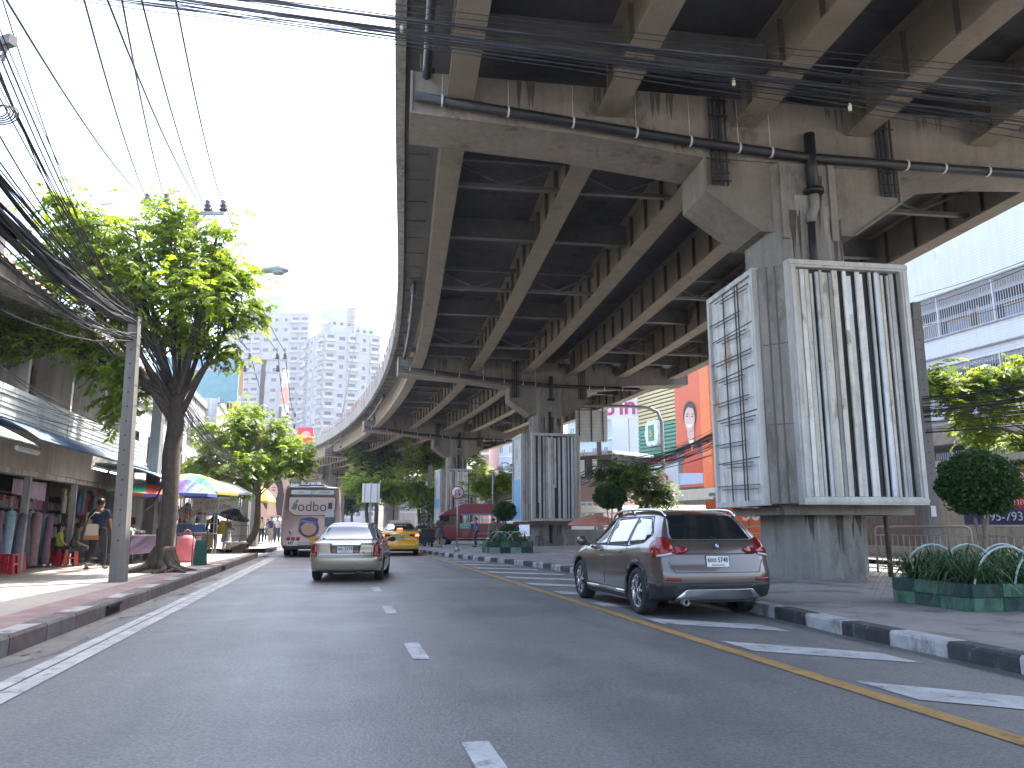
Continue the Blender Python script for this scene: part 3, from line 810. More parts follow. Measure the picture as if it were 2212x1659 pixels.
def wheel(parent, x, y, R_, wdt, rr, style, rm):
    sx = 1 if x > 0 else -1; t = MB(); Mx = Matrix.Rotation(R(90),3,'Y'); h = wdt/2
    t.lathe([(rr,-h+.02),(rr+.01,-h),(R_-.04,-h-.004),(R_-.012,-h+.02),(R_,-h+.05),(R_,h-.05),(R_-.012,h-.02),(R_-.04,h+.004),(rr+.01,h),(rr,h-.02),(rr-.02,h-.12)], (0,0,0), 40, M=Mx, caps=False)
    t.lathe([(rr-.01,h-.15),(rr-.01,h-.13)], (0,0,0), 24, M=Mx)
    for gx in (-.35,0,.35): t.lathe([(R_+.0015,gx*wdt-.006),(R_+.0015,gx*wdt+.006)], (0,0,0), 40, M=Mx, caps=False)
    o = t.build('wheel', TYRE, parent); o.location = (x-sx*h, y, R_)
    if sx < 0: o.rotation_euler = (0,0,math.pi)
    spokes_rim(rr, style, rm, o, h-.03)
    return o
CHROME = mat('chrome', (.75,.76,.78), .12, 1.0, var=0)
ALLOY = mat('alloy_rim', (.5,.5,.51), .25, .9, var=.05)
TRIM = mat('dark_trim', (.022,.023,.025), .5, var=.05, spec=.4)
GLASS_D = glassy('tinted_glass', (.012,.014,.016))
REDL = mat('red_lens', (.22,.01,.009), .2, var=.15, scale=12, coat=.25)
ORL = mat('orange_lens', (.3,.05,.015), .25, var=.1)
CLRL = glassy('clear_lens', (.55,.55,.55), .15)
PLATE = mat('plate_white', (.66,.66,.64), .5, var=.04)
PBLK = mat('plate_black', (.02,.02,.02), .5, var=0)
def paint(name, col, metal=.35, rough=.32): return mat(name, col, rough, metal, var=.03, coat=.9, spec=.5)
def plate(parent, o, w, h, line1, line2='', m=PLATE, tm=PBLK, rx=0, name='number_plate'):
    q = MB(); q.box((0,0,0),(w,.012,h)); q.box((0,.004,0),(w+.02,.008,h+.02), m=1)
    p = q.build(name, [m, DARK], parent); p.location = o; p.rotation_euler = (rx,0,0)
    s_ = h*(.62 if line2 else .7)
    t = text_mb(line1, s_, tm, 'plate_lettering', p, face_M((0,-.008, h*.12 if line2 else -.01), (1,0,0)), ext=.001, bold=.002)
    if t.dimensions.x > w*.92 and t.dimensions.x > 0:
        k = w*.9/t.dimensions.x; t.data.transform(Matrix.Diagonal((k,1,1,1)))
    if line2:
        t = text_mb(line2, h*.2, tm, 'plate_lettering', p, face_M((0,-.008,-h*.33), (1,0,0)), ext=.001)
    return p
def seams(bm, lst, axis, m, parent, lim=None, name='panel_gap', wd=.008):
    ps = [seam(bm, a, b, axis, m, parent, wd) for a, b in lst]
    return patch(bm, ps, axis, name, m, parent, off=.0022, lim=lim, rim=.004)

# ---- brown-grey SUV parked on the hatching
def make_suv():
    W_ = 1.80; e = empty('parked_suv', 'metallic grey-brown SUV parked on the white hatching beside the median', 'car', (2.41,13.34,0), R(12.6))
    c = dict(W=W_, H=1.53, roofw=.585, fall=1.25,
        rear=[(.2,-2.1),(.34,-2.2),(.5,-2.235),(.62,-2.235),(.72,-2.2),(.9,-2.165),(1.02,-2.12),(1.1,-2.05),(1.3,-1.88),(1.46,-1.72)],
        front=[(.2,2.1),(.4,2.22),(.6,2.22),(.75,2.12),(.9,1.9)],
        top=[(-2.23,1.46),(-2.0,1.495),(-1.5,1.525),(-.6,1.53),(.1,1.49),(.45,1.4),(.8,1.2),(1.08,1.03),(1.5,.96),(1.9,.87),(2.1,.78),(2.22,.68)],
        belt=[(-2.23,1.06),(-1.5,1.03),(-.5,.98),(.6,.95),(1.1,.95),(1.6,.9),(2.22,.7)],
        bottom=[(-2.23,.3),(-1.9,.24),(1.8,.22),(2.22,.28)],
        plan=[(-2.23,.9),(-2.1,.955),(-1.8,.99),(-1.4,1.0),(1.4,1.0),(1.8,.97),(2.05,.9),(2.22,.78)])
    bm = car_body(c); P = paint('suv_paint', (.115,.09,.078), .45, .3)
    finish_body(bm, (-1.40,1.36), .385, W_, 'body', P, e)
    # lower dark cladding
    low = []
    for ya, yb in ((-.98,.94),):
        low.append([(ya,.2),(yb,.2),(yb,.36),(ya,.36)])
    def arch(yc):
        out = []; zc = .34
        for k in range(10):
            a0, a1 = math.pi*k/10-.12+.024*k, math.pi*(k+1)/10-.12+.024*(k+1)
            p = [(yc+r_*math.cos(a), zc+r_*math.sin(a)) for r_, a in ((.385,a0),(.46,a0),(.46,a1),(.385,a1))]
            out.append(p)
        return out
    for sx in '+-':
        patch(bm, low+arch(-1.40)+arch(1.36)+[[(-2.3,.2),(-1.84,.2),(-1.84,.52),(-2.3,.46)],[(1.8,.2),(2.3,.2),(2.3,.42),(1.8,.5)]], 'x'+sx, 'cladding', TRIM, e, off=.008)
        patch(bm, [[(-.95,.27),(.92,.27),(.92,.315),(-.95,.325)]], 'x'+sx, 'sill_trim', ALLOY, e, off=.02)
        patch(bm, [rpoly([(-1.78,1.17),(-1.62,1.06),(-1.02,1.0),(-1.02,1.40),(-1.45,1.4)],.08)], 'x'+sx, 'rear_quarter_window', GLASS_D, e)
        patch(bm, [rpoly([(-.97,1.0),(-.04,.985),(-.08,1.405),(-.97,1.405)],.02)], 'x'+sx, 'rear_door_window', GLASS_D, e)
        patch(bm, [rpoly([(.02,.985),(.98,.985),(.82,1.12),(.42,1.36),(.0,1.41)],.03)], 'x'+sx, 'front_door_window', GLASS_D, e)
        L = [((-.985,1.0),(-1.03,.36)),((-.02,1.0),(.0,.36)),((1.0,.95),(.98,.36)),((-1.03,.36),(.98,.36)),((-1.03,.36),(-1.35,.82)),((-1.62,.9),(-1.35,.9))]
        seams(bm, L[:4], 'x'+sx, DARK, e)
        # window surround
        sr = [((-1.8,1.16),(-1.62,1.045)),((-1.62,1.045),(-1.0,.985)),((-1.0,.985),(1.02,.97)),((-1.8,1.17),(-1.47,1.42)),((-1.47,1.42),(.0,1.425)),((0,1.425),(.44,1.37)),((.44,1.37),(1.02,.98))]
        seams(bm, sr, 'x'+sx, TRIM, e, name='window_surround', wd=.02)
        s_ = 1 if sx == '+' else -1
        for y in (-.72,.22):
            q = MB(); q.tube([(s_*.885,y-.1,.885),(s_*.915,y-.05,.887),(s_*.915,y+.05,.887),(s_*.885,y+.1,.885)], .014, 8); q.ball((s_*.878,y,.88),(.012,.05,.03)); q.build('door_handle', P, e)
        q = MB(); q.ball((s_*1.0,.86,1.03),(.1,.07,.085)); q.tube([(s_*.86,.85,.96),(s_*.95,.86,.99)], .03, 8); q.build('wing_mirror', P, e)
        q = MB(); q.tube([(s_*.555,-1.78,1.42),(s_*.565,-1.72,1.475),(s_*.575,-1.6,1.51),(s_*.585,-1.3,1.53),(s_*.59,-.6,1.54),(s_*.585,-.1,1.53),(s_*.575,.15,1.505),(s_*.565,.3,1.46),(s_*.555,.4,1.405)], [.018,.02,.021,.021,.021,.021,.021,.02,.018], 8)
        q.box((s_*.585,-.6,1.5),(.03,.12,.07)); q.build('roof_rail', CHROME, e)
    rl = lambda p: p.y < -1.3
    patch(bm, [rpoly([(-.66,1.08),(.66,1.08),(.56,1.4),(.5,1.435),(-.5,1.435),(-.56,1.4)],.07)], 'y-', 'rear_window', GLASS_D, e, lim=rl, nmin=.2)
    patch(bm, [rpoly([(-.3,1.442),(.3,1.442),(.27,1.456),(-.27,1.456)],.01)], 'y-', 'brake_light_high', REDL, e, lim=rl, off=.012, nmin=.05)
    patch(bm, [rpoly([(-.6,.885),(.6,.885),(.6,.9),(-.6,.9)],.0)], 'y-', 'tailgate_ledge', DARK, e, lim=rl, off=.003, rim=.004)
    seams(bm, [((-.64,.64),(.64,.64)),((-.64,.64),(-.72,.8)),((.64,.64),(.72,.8)),((-.72,1.06),(-.72,.96)),((.72,1.06),(.72,.96))], 'y-', DARK, e, lim=rl)
    patch(bm, [[(-.9,.18),(.9,.18),(.9,.5),(-.9,.5)]], 'y-', 'rear_bumper', TRIM, e, off=.006, lim=lambda p: p.y < -1.95)
    patch(bm, [rpoly([(-.56,.27),(.56,.27),(.64,.31),(.5,.42),(-.5,.42),(-.64,.31)],.03)], 'y-', 'skid_plate', ALLOY, e, off=.035, lim=rl)
    for s_ in (-1,1):
        # tail lamps: an L of side block and inner wing
        a = [(s_*.62,.90),(s_*.9,.84),(s_*.9,1.1),(s_*.67,1.12)]
        tl = patch(bm, [rpoly(a,.05)], 'y-', 'tail_light', REDL, e, off=.014, lim=rl, nmin=.2)
        patch(bm, [rpoly([(s_*.66,.885),(s_*.84,.85),(s_*.84,.875),(s_*.66,.91)],.01)], 'y-', 'reversing_lens', CLRL, tl or e, off=.017, lim=rl, nmin=.25, rim=.003)
        patch(bm, [rpoly([(s_*.4,.955),(s_*.46,.905),(s_*.62,.885),(s_*.62,1.0),(s_*.48,.99)],.03)], 'y-', 'tail_light', REDL, e, off=.014, lim=rl)
        patch(bm, [rpoly([(s_*.56,.525),(s_*.8,.53),(s_*.78,.57),(s_*.56,.565)],.02)], 'y-', 'reflector', REDL, e, off=.008, lim=rl)
    for sx, s_ in (('+',1),('-',-1)):
        patch(bm, [rpoly([(-2.17,.86),(-2.0,.87),(-1.86,1.0),(-1.96,1.1),(-2.15,1.11)],.06)], 'x'+sx, 'tail_light', REDL, e, off=.012, nmin=.3)
    q = MB(); Mx = Matrix.Rotation(R(90),3,'X'); q.lathe([(.045,-.06),(.047,.06),(.038,.06),(.036,-.04)], (-.48,-2.17,.235), 16, M=Mx, caps=False); q.build('exhaust_pipe', STEEL, e); q = MB(); q.lathe([(.036,0),(.036,.01)], (-.48,-2.16,.235), 16, M=Mx); q.build('exhaust_bore', DARK, e)
    q = MB(); Mx = Matrix.Rotation(R(90),3,'X')
    def disc(mb, r0, r1, a0, a1, m, yy):
        n = 10; vs = []
        for k in range(n+1):
            a = a0+(a1-a0)*k/n; vs += [(r0*math.cos(a),yy,r0*math.sin(a)),(r1*math.cos(a),yy,r1*math.sin(a))]
        mb.add(vs, [(2*k,2*k+1,2*k+3,2*k+2) for k in range(n)], m)
    q.lathe([(.041,0),(.041,.008),(0,.008)], (0,0,0), 24, m=2, M=Mx)
    for k in range(4): disc(q, 0, .027, k*math.pi/2, (k+1)*math.pi/2, k%2, -.0095)
    disc(q, .027,.031, 0, 2*math.pi, 3, -.0095); disc(q, .031,.041, 0, 2*math.pi, 2, -.0093)
    b = q.build('badge', [mat('badge_blue',(.05,.17,.42),.3,var=0), mat('badge_white',(.7,.7,.7),.3,var=0), TRIM, CHROME], e); b.location = (0,-2.253,1.005); b.rotation_euler = (R(-18),0,0)
    plate(e, (0,-2.262,.79), .34, .15, '6กต 5748', 'กรุงเทพมหานคร', rx=R(-6))
    q = MB(); q.tube([(.05,-2.155,1.1),(-.12,-2.03,1.16),(-.42,-1.98,1.17)], .01, 6); q.build('rear_wiper', TRIM, e)
    patch(bm, [rpoly([(-.62,1.06),(.62,1.06),(.52,1.42),(-.52,1.42)],.06)], 'y+', 'windscreen', GLASS_D, e, lim=lambda p: .2 < p.y < 1.25, nmin=.1)
    for y in (-1.40,1.36):
        for x in (-W_/2+.005, W_/2-.005): wheel(e, x, y, .34, .235, .235, 'y', ALLOY)
    q = MB(); q.box((0,-.2,.27),(1.3,3.6,.12)); q.build('underbody', DARK, e)
    bm.free(); return e
make_suv()

# ---- gold sedan
def make_sedan(name, label, loc, rz, P, kind):
    old = kind == 'gold'
    W_, H_ = (1.70,1.395) if old else (1.775,1.475)
    Lr, Lf = (-2.08, 2.12) if old else (-2.3,2.3)
    e = empty(name, label, 'taxi' if not old else 'car', loc, rz)
    td = .93 if old else 1.07     # trunk deck height
    c = dict(W=W_, H=H_, roofw=.55 if old else .575, fall=1.0, bulge=.06,
        rear=[(.2,Lr+.1),(.34,Lr+.02),(.52,Lr),(.6,Lr+.02),(.64,Lr+.06),(.8,Lr+.075),(td-.06,Lr+.08),(td,Lr+.13),(td+.3,Lr+.6)],
        front=[(.2,Lf-.1),(.4,Lf),(.6,Lf-.02),(.75,Lf-.15)],
        top=[(Lr,td-.01),(Lr+.25,td+.015),(-1.72,td+.03),(-1.5,td+.07),(-1.2,H_-.17),(-.95,H_-.055),(-.55,H_-.005),(-.1,H_),(.3,H_-.05),(.65,H_-.21),(1.0,1.02 if not old else .95),(1.15,.97 if not old else .91),(1.7,.86),(Lf,.64)],
        belt=[(Lr,td-.03),(-1.5,td-.01),(-.5,td-.03),(.8,td-.06),(1.3,td-.1),(Lf,.6)],
        bottom=[(Lr,.27),(Lr+.3,.22),(1.7,.2),(Lf,.24)],
        plan=[(Lr,.88),(Lr+.12,.945),(Lr+.4,.985),(-1.2,1.0),(1.2,1.0),(1.7,.96),(Lf-.15,.88),(Lf,.78)])
    bm = car_body(c); rw = .31; ya, yb = (-1.2,1.2) if old else (-1.32,1.38)
    finish_body(bm, (ya,yb), rw+.035, W_, 'body', P, e)
    rl = lambda p: p.y < -.7
    GL = glassy('clear_tint_glass', (.10,.13,.16), .04) if old else GLASS_D
    patch(bm, [rpoly([(-.66,td+.045),(.66,td+.045),(.53,H_-.075),(-.53,H_-.075)],.07)], 'y-', 'rear_window', GL, e, lim=rl, nmin=.12)
    seams(bm, [((-.68,td+.03),(.68,td+.03)),((-.68,td+.03),(-.545,H_-.06)),((.68,td+.03),(.545,H_-.06)),((-.545,H_-.06),(.545,H_-.06))], 'y-', TRIM, e, lim=rl, name='window_seal', wd=.022)
    for sx, s_ in (('+',1),('-',-1)):
        patch(bm, [rpoly([(-1.35,td+.04),(-.12,td+.02),(-.12,H_-.11),(-.85,H_-.11)],.05)], 'x'+sx, 'rear_door_window', GLASS_D, e)
        patch(bm, [rpoly([(-.06,td+.02),(.9,td-.01),(.5,H_-.16),(-.06,H_-.11)],.04)], 'x'+sx, 'front_door_window', GLASS_D, e)
        seams(bm, [((-.09,td),(-.07,.3)),((.95,td-.05),(.9,.3)),((-.85,.62),(-1.0,td)),((-.85,.62),(-.8,.3)),((-.8,.3),(.9,.3))], 'x'+sx, DARK, e)
        seams(bm, [((-2.0,.5),(-1.55,.5)),((-.85,.5),(.85,.5))], 'x'+sx, TRIM if old else P, e, name='side_moulding', wd=.045)
        q = MB(); q.ball((s_*(W_/2+.08),.72,td+.02),(.1,.06,.07)); q.tube([(s_*(W_/2-.07),.72,td-.02),(s_*(W_/2+.02),.72,td)], .025, 8); q.build('wing_mirror', TRIM if old else P, e)
        for y in (-.62,.28):
            q = MB(); q.tube([(s_*(W_/2-.005),y-.08,td-.14),(s_*(W_/2+.018),y,td-.14),(s_*(W_/2-.005),y+.08,td-.14)], .012, 6); q.build('door_handle', P, e)
    z0 = td-.3
    if old:
        for s_ in (-1,1):
            patch(bm, [rpoly([(s_*.64,z0-.05),(s_*.83,z0-.05),(s_*.82,z0+.26),(s_*.7,z0+.27),(s_*.66,z0+.22)],.03)], 'y-', 'tail_light', REDL, e, off=.012, lim=rl, nmin=.0)
            patch(bm, [[(s_*.65,z0-.04),(s_*.8,z0-.04),(s_*.8,z0+.02),(s_*.655,z0+.02)]], 'y-', 'indicator_lens', ORL, e, off=.014, lim=rl, nmin=.0)
        for sx in '+-': patch(bm, [rpoly([(-2.0,z0-.02),(-1.85,z0),(-1.83,z0+.15),(-1.9,z0+.24),(-2.0,z0+.25)],.03)], 'x'+sx, 'tail_light', REDL, e, off=.012, nmin=.1)
        patch(bm, [rpoly([(-.33,z0+.03),(.33,z0+.03),(.36,z0+.22),(-.36,z0+.22)],.02)], 'y-', 'plate_garnish', mat('garnish_red',(.1,.022,.02),.2,var=0,coat=.5), e, off=.008, lim=rl)
        patch(bm, [rpoly([(-.35,z0+.195),(.35,z0+.195),(.37,z0+.245),(-.37,z0+.245)],.01)], 'y-', 'chrome_bar', CHROME, e, off=.022, lim=rl)
        plate(e, (0,Lr+.005,z0+.11), .36,.15, 'พม 3373', 'กรุงเทพมหานคร')
        q = MB(); q.box((0,0,0),(.05,.008,.008)); q.box((-.021,0,.018),(.008,.008,.04)); q.box((.021,0,.018),(.008,.008,.04)); q.box((0,0,-.0),(.04,.006,.006))
        b = q.build('badge', CHROME, e); b.location = (0,Lr+.01,z0+.28)
        seams(bm, [((-.61,z0-.06),(.61,z0-.06)),((-.61,z0-.06),(-.62,z0+.26)),((.61,z0-.06),(.62,z0+.26))], 'y-', DARK, e, lim=rl)
        seams(bm, [((-.85,.6),(.85,.6))], 'y-', DARK, e, lim=rl, wd=.012, name='bumper_gap')
        q = MB(); q.ball((.33,Lr+.1,.22),(.09,.12,.07)); q.build('exhaust_pipe', DARK, e)
        q = MB(); q.lathe([(.014,0),(.014,.006)],(0,0,0),10,M=Matrix.Rotation(R(90),3,'X')); b = q.build('lock', DARK, e); b.location = (.43,Lr+.01,z0+.05)
        q = MB(); q.ball((.28,-.9,.98),(.2,.05,.16)); q.build('headrest', DARK, e)
    else:
        for s_ in (-1,1):
            patch(bm, [rpoly([(s_*.42,z0+.1),(s_*.66,z0+.06),(s_*.86,z0+.08),(s_*.86,z0+.19),(s_*.62,z0+.19),(s_*.42,z0+.17)],.02)], 'y-', 'tail_light', REDL, e, off=.012, lim=rl, nmin=.0)
            patch(bm, [rpoly([(s_*.68,z0+.085),(s_*.84,z0+.085),(s_*.84,z0+.175),(s_*.68,z0+.175)],.02)], 'y-', 'brake_light', mat('brake_glow',(1,.05,.03),.3,var=0,emit=3.0), e, off=.016, lim=rl, nmin=.0)
        patch(bm, [rpoly([(-.13,td+.07),(.13,td+.07),(.12,td+.12),(-.12,td+.12)],.01)], 'y-', 'brake_light_high', mat('brake_glow',(1,.05,.03),.3,var=0,emit=3.0), e, off=.02, lim=rl)
        patch(bm, [rpoly([(-.42,z0+.18),(.42,z0+.18),(.42,z0+.21),(-.42,z0+.21)],.01)], 'y-', 'chrome_bar', CHROME, e, off=.016, lim=rl)
        plate(e, (0,Lr+.0,z0+.05), .36,.15, 'มฉ 558', m=mat('plate_yellow',(.55,.45,.2),.5,var=.05))
        seams(bm, [((-.62,z0-.1),(.62,z0-.1)),((-.62,z0-.1),(-.6,z0+.05)),((.62,z0-.1),(.6,z0+.05))], 'y-', DARK, e, lim=rl)
        patch(bm, [[(-.9,.2),(.9,.2),(.9,.3),(-.9,.3)]], 'y-', 'bumper_underside', TRIM, e, off=.006, lim=rl)
        q = MB(); q.box((0,-.05,H_+.06),(1.0,.2,.1)); q.box((0,-.05,H_+.0),(.9,.12,.05)); q.build('roof_sign', mat('roof_sign_grey',(.5,.5,.47),.5), e)
        text_mb('TAXI-METER', .1, mat('glass_sticker',(.4,.42,.42),.6,var=0), 'window_lettering', e, face_M((0,-1.36,H_-.14),(1,0,0),(0,.75,.65)), ext=.001)
        text_mb('ALTIS', .05, CHROME, 'badge_lettering', e, face_M((.5,Lr-.0,z0+.23),(1,0,0)), ext=.001) if False else None
    patch(bm, [rpoly([(-.6,td+.02),(.6,td+.02),(.5,H_-.1),(-.5,H_-.1)],.05)], 'y+', 'windscreen', GLASS_D, e, lim=lambda p: .1 < p.y < 1.2, nmin=.1)
    for y in (ya,yb):
        for x in (-W_/2+.015, W_/2-.015): wheel(e, x, y, rw, .19, .19, 'steel' if old else '7', ALLOY if not old else STEEL)
    q = MB(); q.box((0,-.1,.25),(1.2,3.3,.12)); q.build('underbody', DARK, e)
    bm.free(); return e
make_sedan('gold_sedan', 'pale gold sedan driving ahead in the middle of the road', (-4.12,20.55,0), R(5.5), paint('gold_paint', (.36,.31,.235), .5, .3), 'gold')
make_sedan('yellow_taxi', 'bright yellow taxi with lit brake lights and a roof sign', (-5.35,37.3,0), R(8.5), paint('taxi_paint', (.72,.37,.015), .0, .3), 'taxi')

# ---- pink bus
def make_bus():
    e = empty('city_bus', 'pink city bus seen from behind, with a cosmetics advert across its back', 'bus', (-8.62,33.6,0), R(13.2))
    PK = paint('bus_pink', (.68,.48,.40), .0, .4)
    b = MB(); W_, z0, z1, L = 2.5, .46, 2.98, 11.0
    prof = rpoly([(-W_/2,z0),(W_/2,z0),(W_/2+.02,1.6),(W_/2-.06,z1),(-W_/2+.06,z1),(-W_/2-.02,1.6)], .16, 6)
    secs = [(0.0,.93,1.52),(.03,.965,1.6),(.1,.99,1.7),(.25,1,1.72),(L,1,1.72)]
    vs, fs = [], []; n = len(prof)
    for y, s_, zc in secs:
        for x, z in prof:
            lean = .12*max(0,(z-1.7))/1.3*(1 if y < .3 else 0)
            vs.append((x*s_, y+lean, 1.72+(z-1.72)*(s_*.5+.5)))
    for i in range(len(secs)-1):
        for j in range(n): fs.append((i*n+j,i*n+(j+1)%n,(i+1)*n+(j+1)%n,(i+1)*n+j))
    fs += [tuple(range(n)), tuple(len(vs)-n+j for j in range(n-1,-1,-1))]
    b.add(vs, fs, 0, True); b.build('body', PK, e)
    def back(z): return -.004+.12*max(0,(z-1.7))/1.3
    def onback(pts, name, m, off=.012, lab=None):
        q = MB(); q.ext([(x, back(z)-off, z) for x,z in pts][::-1], (0,.02,0)); return q.build(name, m, e, lab)
    onback(rpoly([(-.93,2.63),(.93,2.63),(.93,2.86),(-.93,2.86)],.06), 'route_display_frame', DARK, .012)
    onback(rpoly([(-.9,2.65),(.9,2.65),(.9,2.84),(-.9,2.84)],.05), 'route_display', mat('display_grey',(.45,.48,.47),.4,var=.03), .02)
    T = lambda s_, sz, x, z, m, nm='lettering', bold=0, sx=1, off=.03, tilt=True: text_mb(s_, sz, m, nm, e, face_M((x, back(z)-off, z),(1,0,0),(0,.11 if z>1.7 and tilt else 0,1)), ext=.002, bold=bold, sx=sx)
    T('27', .19, 0, 2.745, PBLK, 'route_number'); T('มีนบุรี', .09, -.5, 2.745, PBLK, 'route_lettering'); T('อนุสาวรีย์ชัย', .09, .5, 2.745, PBLK, 'route_lettering')
    gl = mat('bus_rear_glass', (.45,.33,.29), .3, var=.03)
    onback(rpoly([(-.99,1.95),(-.72,1.74),(.72,1.74),(.99,1.95),(.99,2.55),(-.99,2.55)],.1), 'window_seal', TRIM, .010)
    onback(rpoly([(-.965,1.96),(-.71,1.765),(.71,1.765),(.965,1.96),(.965,2.525),(-.965,2.525)],.09), 'rear_window', gl, .016)
    T('odbo', .62, 0, 2.12, mat('advert_dark',(.05,.042,.045),.5,var=0), 'advert_lettering', sx=.95)
    blue = mat('advert_navy',(.03,.035,.13),.3,var=.05); tan = mat('advert_tan',(.45,.27,.18),.5,var=.05)
    # tube, compact and bottle of the advert (flat print)
    onback([(-.87,2.02),(-.68,1.98),(-.6,2.24),(-.76,2.3)], 'advert_tube', mat('advert_green_grey',(.10,.14,.13),.5), .02)
    onback([(-.72,2.3),(-.62,2.27),(-.58,2.42),(-.66,2.44)], 'advert_tube_cap', mat('advert_green_grey',(.10,.14,.13),.5), .02)
    onback([(.1+.42*math.cos(a)-.2, 1.24+.4*math.sin(a)) for a in [k*2*math.pi/28 for k in range(28)]], 'advert_compact', blue, .012)
    onback([(.1+.31*math.cos(a)-.2, 1.19+.28*math.sin(a)) for a in [k*2*math.pi/28 for k in range(28)]], 'advert_powder', tan, .02)
    onback([(-.52,1.5),(.25,1.38),(.27,1.62),(-.05,1.7),(-.45,1.62)], 'advert_lid', blue, .022)
    onback([(-.46,1.5),(.2,1.42),(.18,1.46),(-.42,1.56)], 'advert_lid_shine', mat('advert_lilac',(.2,.2,.42),.4), .026)
    onback([(.55,1.3),(.95,1.3),(.95,1.85),(.82,2.0),(.68,2.0),(.55,1.85)], 'advert_bottle', mat('advert_bottle_dark',(.06,.09,.11),.4), .03)
    onback([(.55,1.68),(.95,1.68),(.95,1.86),(.82,2.02),(.68,2.02),(.55,1.86)], 'advert_bottle_shoulder', mat('advert_white_grey',(.42,.45,.47),.4), .034)
    onback([(.67,2.03),(.84,2.03),(.84,2.3),(.67,2.3)], 'advert_bottle_cap', DARK, .03)
    for x, z, r_ in ((-.36,1.2,.1),(-.75,1.05,.085)):
        onback([(x-.1+r_*math.cos(a), z+.02+r_*math.sin(a)) for a in [k*2*math.pi/16 for k in range(16)]], 'advert_emblem', mat('advert_pale',(.55,.42,.38),.5), .012)
    onback([(-.88+.035*math.cos(a), 1.04+.05*math.sin(a)) for a in [k*2*math.pi/10 for k in range(10)]], 'advert_drop', DARK, .016)
    for x in (-.93,-.73,-.53):
        for s_ in (1,):
            q = MB(); q.lathe([(.085,0),(.08,-.03),(.0,-.035)],(0,0,0),16,M=Matrix.Rotation(R(90),3,'X').inverted()@Matrix.Rotation(R(180),3,'X')); l = q.build('tail_light', mat('bus_lens',(.26,.045,.03),.3,var=0), e); l.location = (x,-.005,.78)
            l2 = l.copy(); COL.objects.link(l2); l2.parent = e; l2.location = (-x,-.005,.78)
    plate(e, (.22,-.02,.72), .5,.25, '11-8550', 'กรุงเทพ', m=mat('plate_orange',(.75,.42,.03),.5,var=.04))
    q = MB(); q.box((0,0,0),(.42,.01,.2)); n_ = q.build('operator_sign', PLATE, e); n_.location = (-.76,-.012,.58)
    text_mb('NT', .17, PBLK, 'lettering', n_, face_M((-.06,-.008,0),(1,0,0)), ext=.001, bold=.008); text_mb('โทร', .06, REDP, 'lettering', n_, face_M((.14,-.008,-.02),(1,0,0)), ext=.001)
    T('กรุณารักษาระยะห่าง', .06, -.3, .62, PBLK, 'notice_lettering', off=.012, tilt=False)
    q = MB(); q.box((0,-.02,.42),(2.3,.1,.1)); q.build('rear_bumper', TRIM, e)
    q = MB(); q.ext([(-.6,.25,3.0),(.5,.25,3.0),(.45,.25,3.07),(-.55,.25,3.07)],(0,2.2,0)); q.build('roof_vent', DARK, e)
    q = MB(); q.ball((0,.9,2.97),(1.12,.9,.07)); q.build('roof_cap', mat('roof_pale_blue',(.45,.52,.56),.5), e)
    for x in (-1.05,1.05):
        q = MB(); q.ball((x,.16,2.99),(.04,.04,.03)); q.build('marker_light', REDL, e)
    q = MB(); q.box((1.26,5.5,2.1),(.02,9.6,.75)); q.box((-1.26,5.5,2.1),(.02,9.6,.75)); q.build('side_windows', GLASS_D, e)
    q = MB(); q.box((0,5,.42),(2.1,9.5,.2)); q.build('chassis', DARK, e)
    for y in (2.6,8.6):
        for x in (-1.2,1.2): wheel(e, x, y, .48, .28, .27, 'steel', STEEL)
        if y < 3:
            for x in (-.86,.86): wheel(e, x, y, .48, .26, .27, 'steel', STEEL)
    q = MB(); q.ball((-1.42,10.9,2.3),(.1,.08,.2)); q.tube([(-1.2,10.95,2.6),(-1.4,10.95,2.5)], .02, 6); q.build('wing_mirror', TRIM, e)
make_bus()

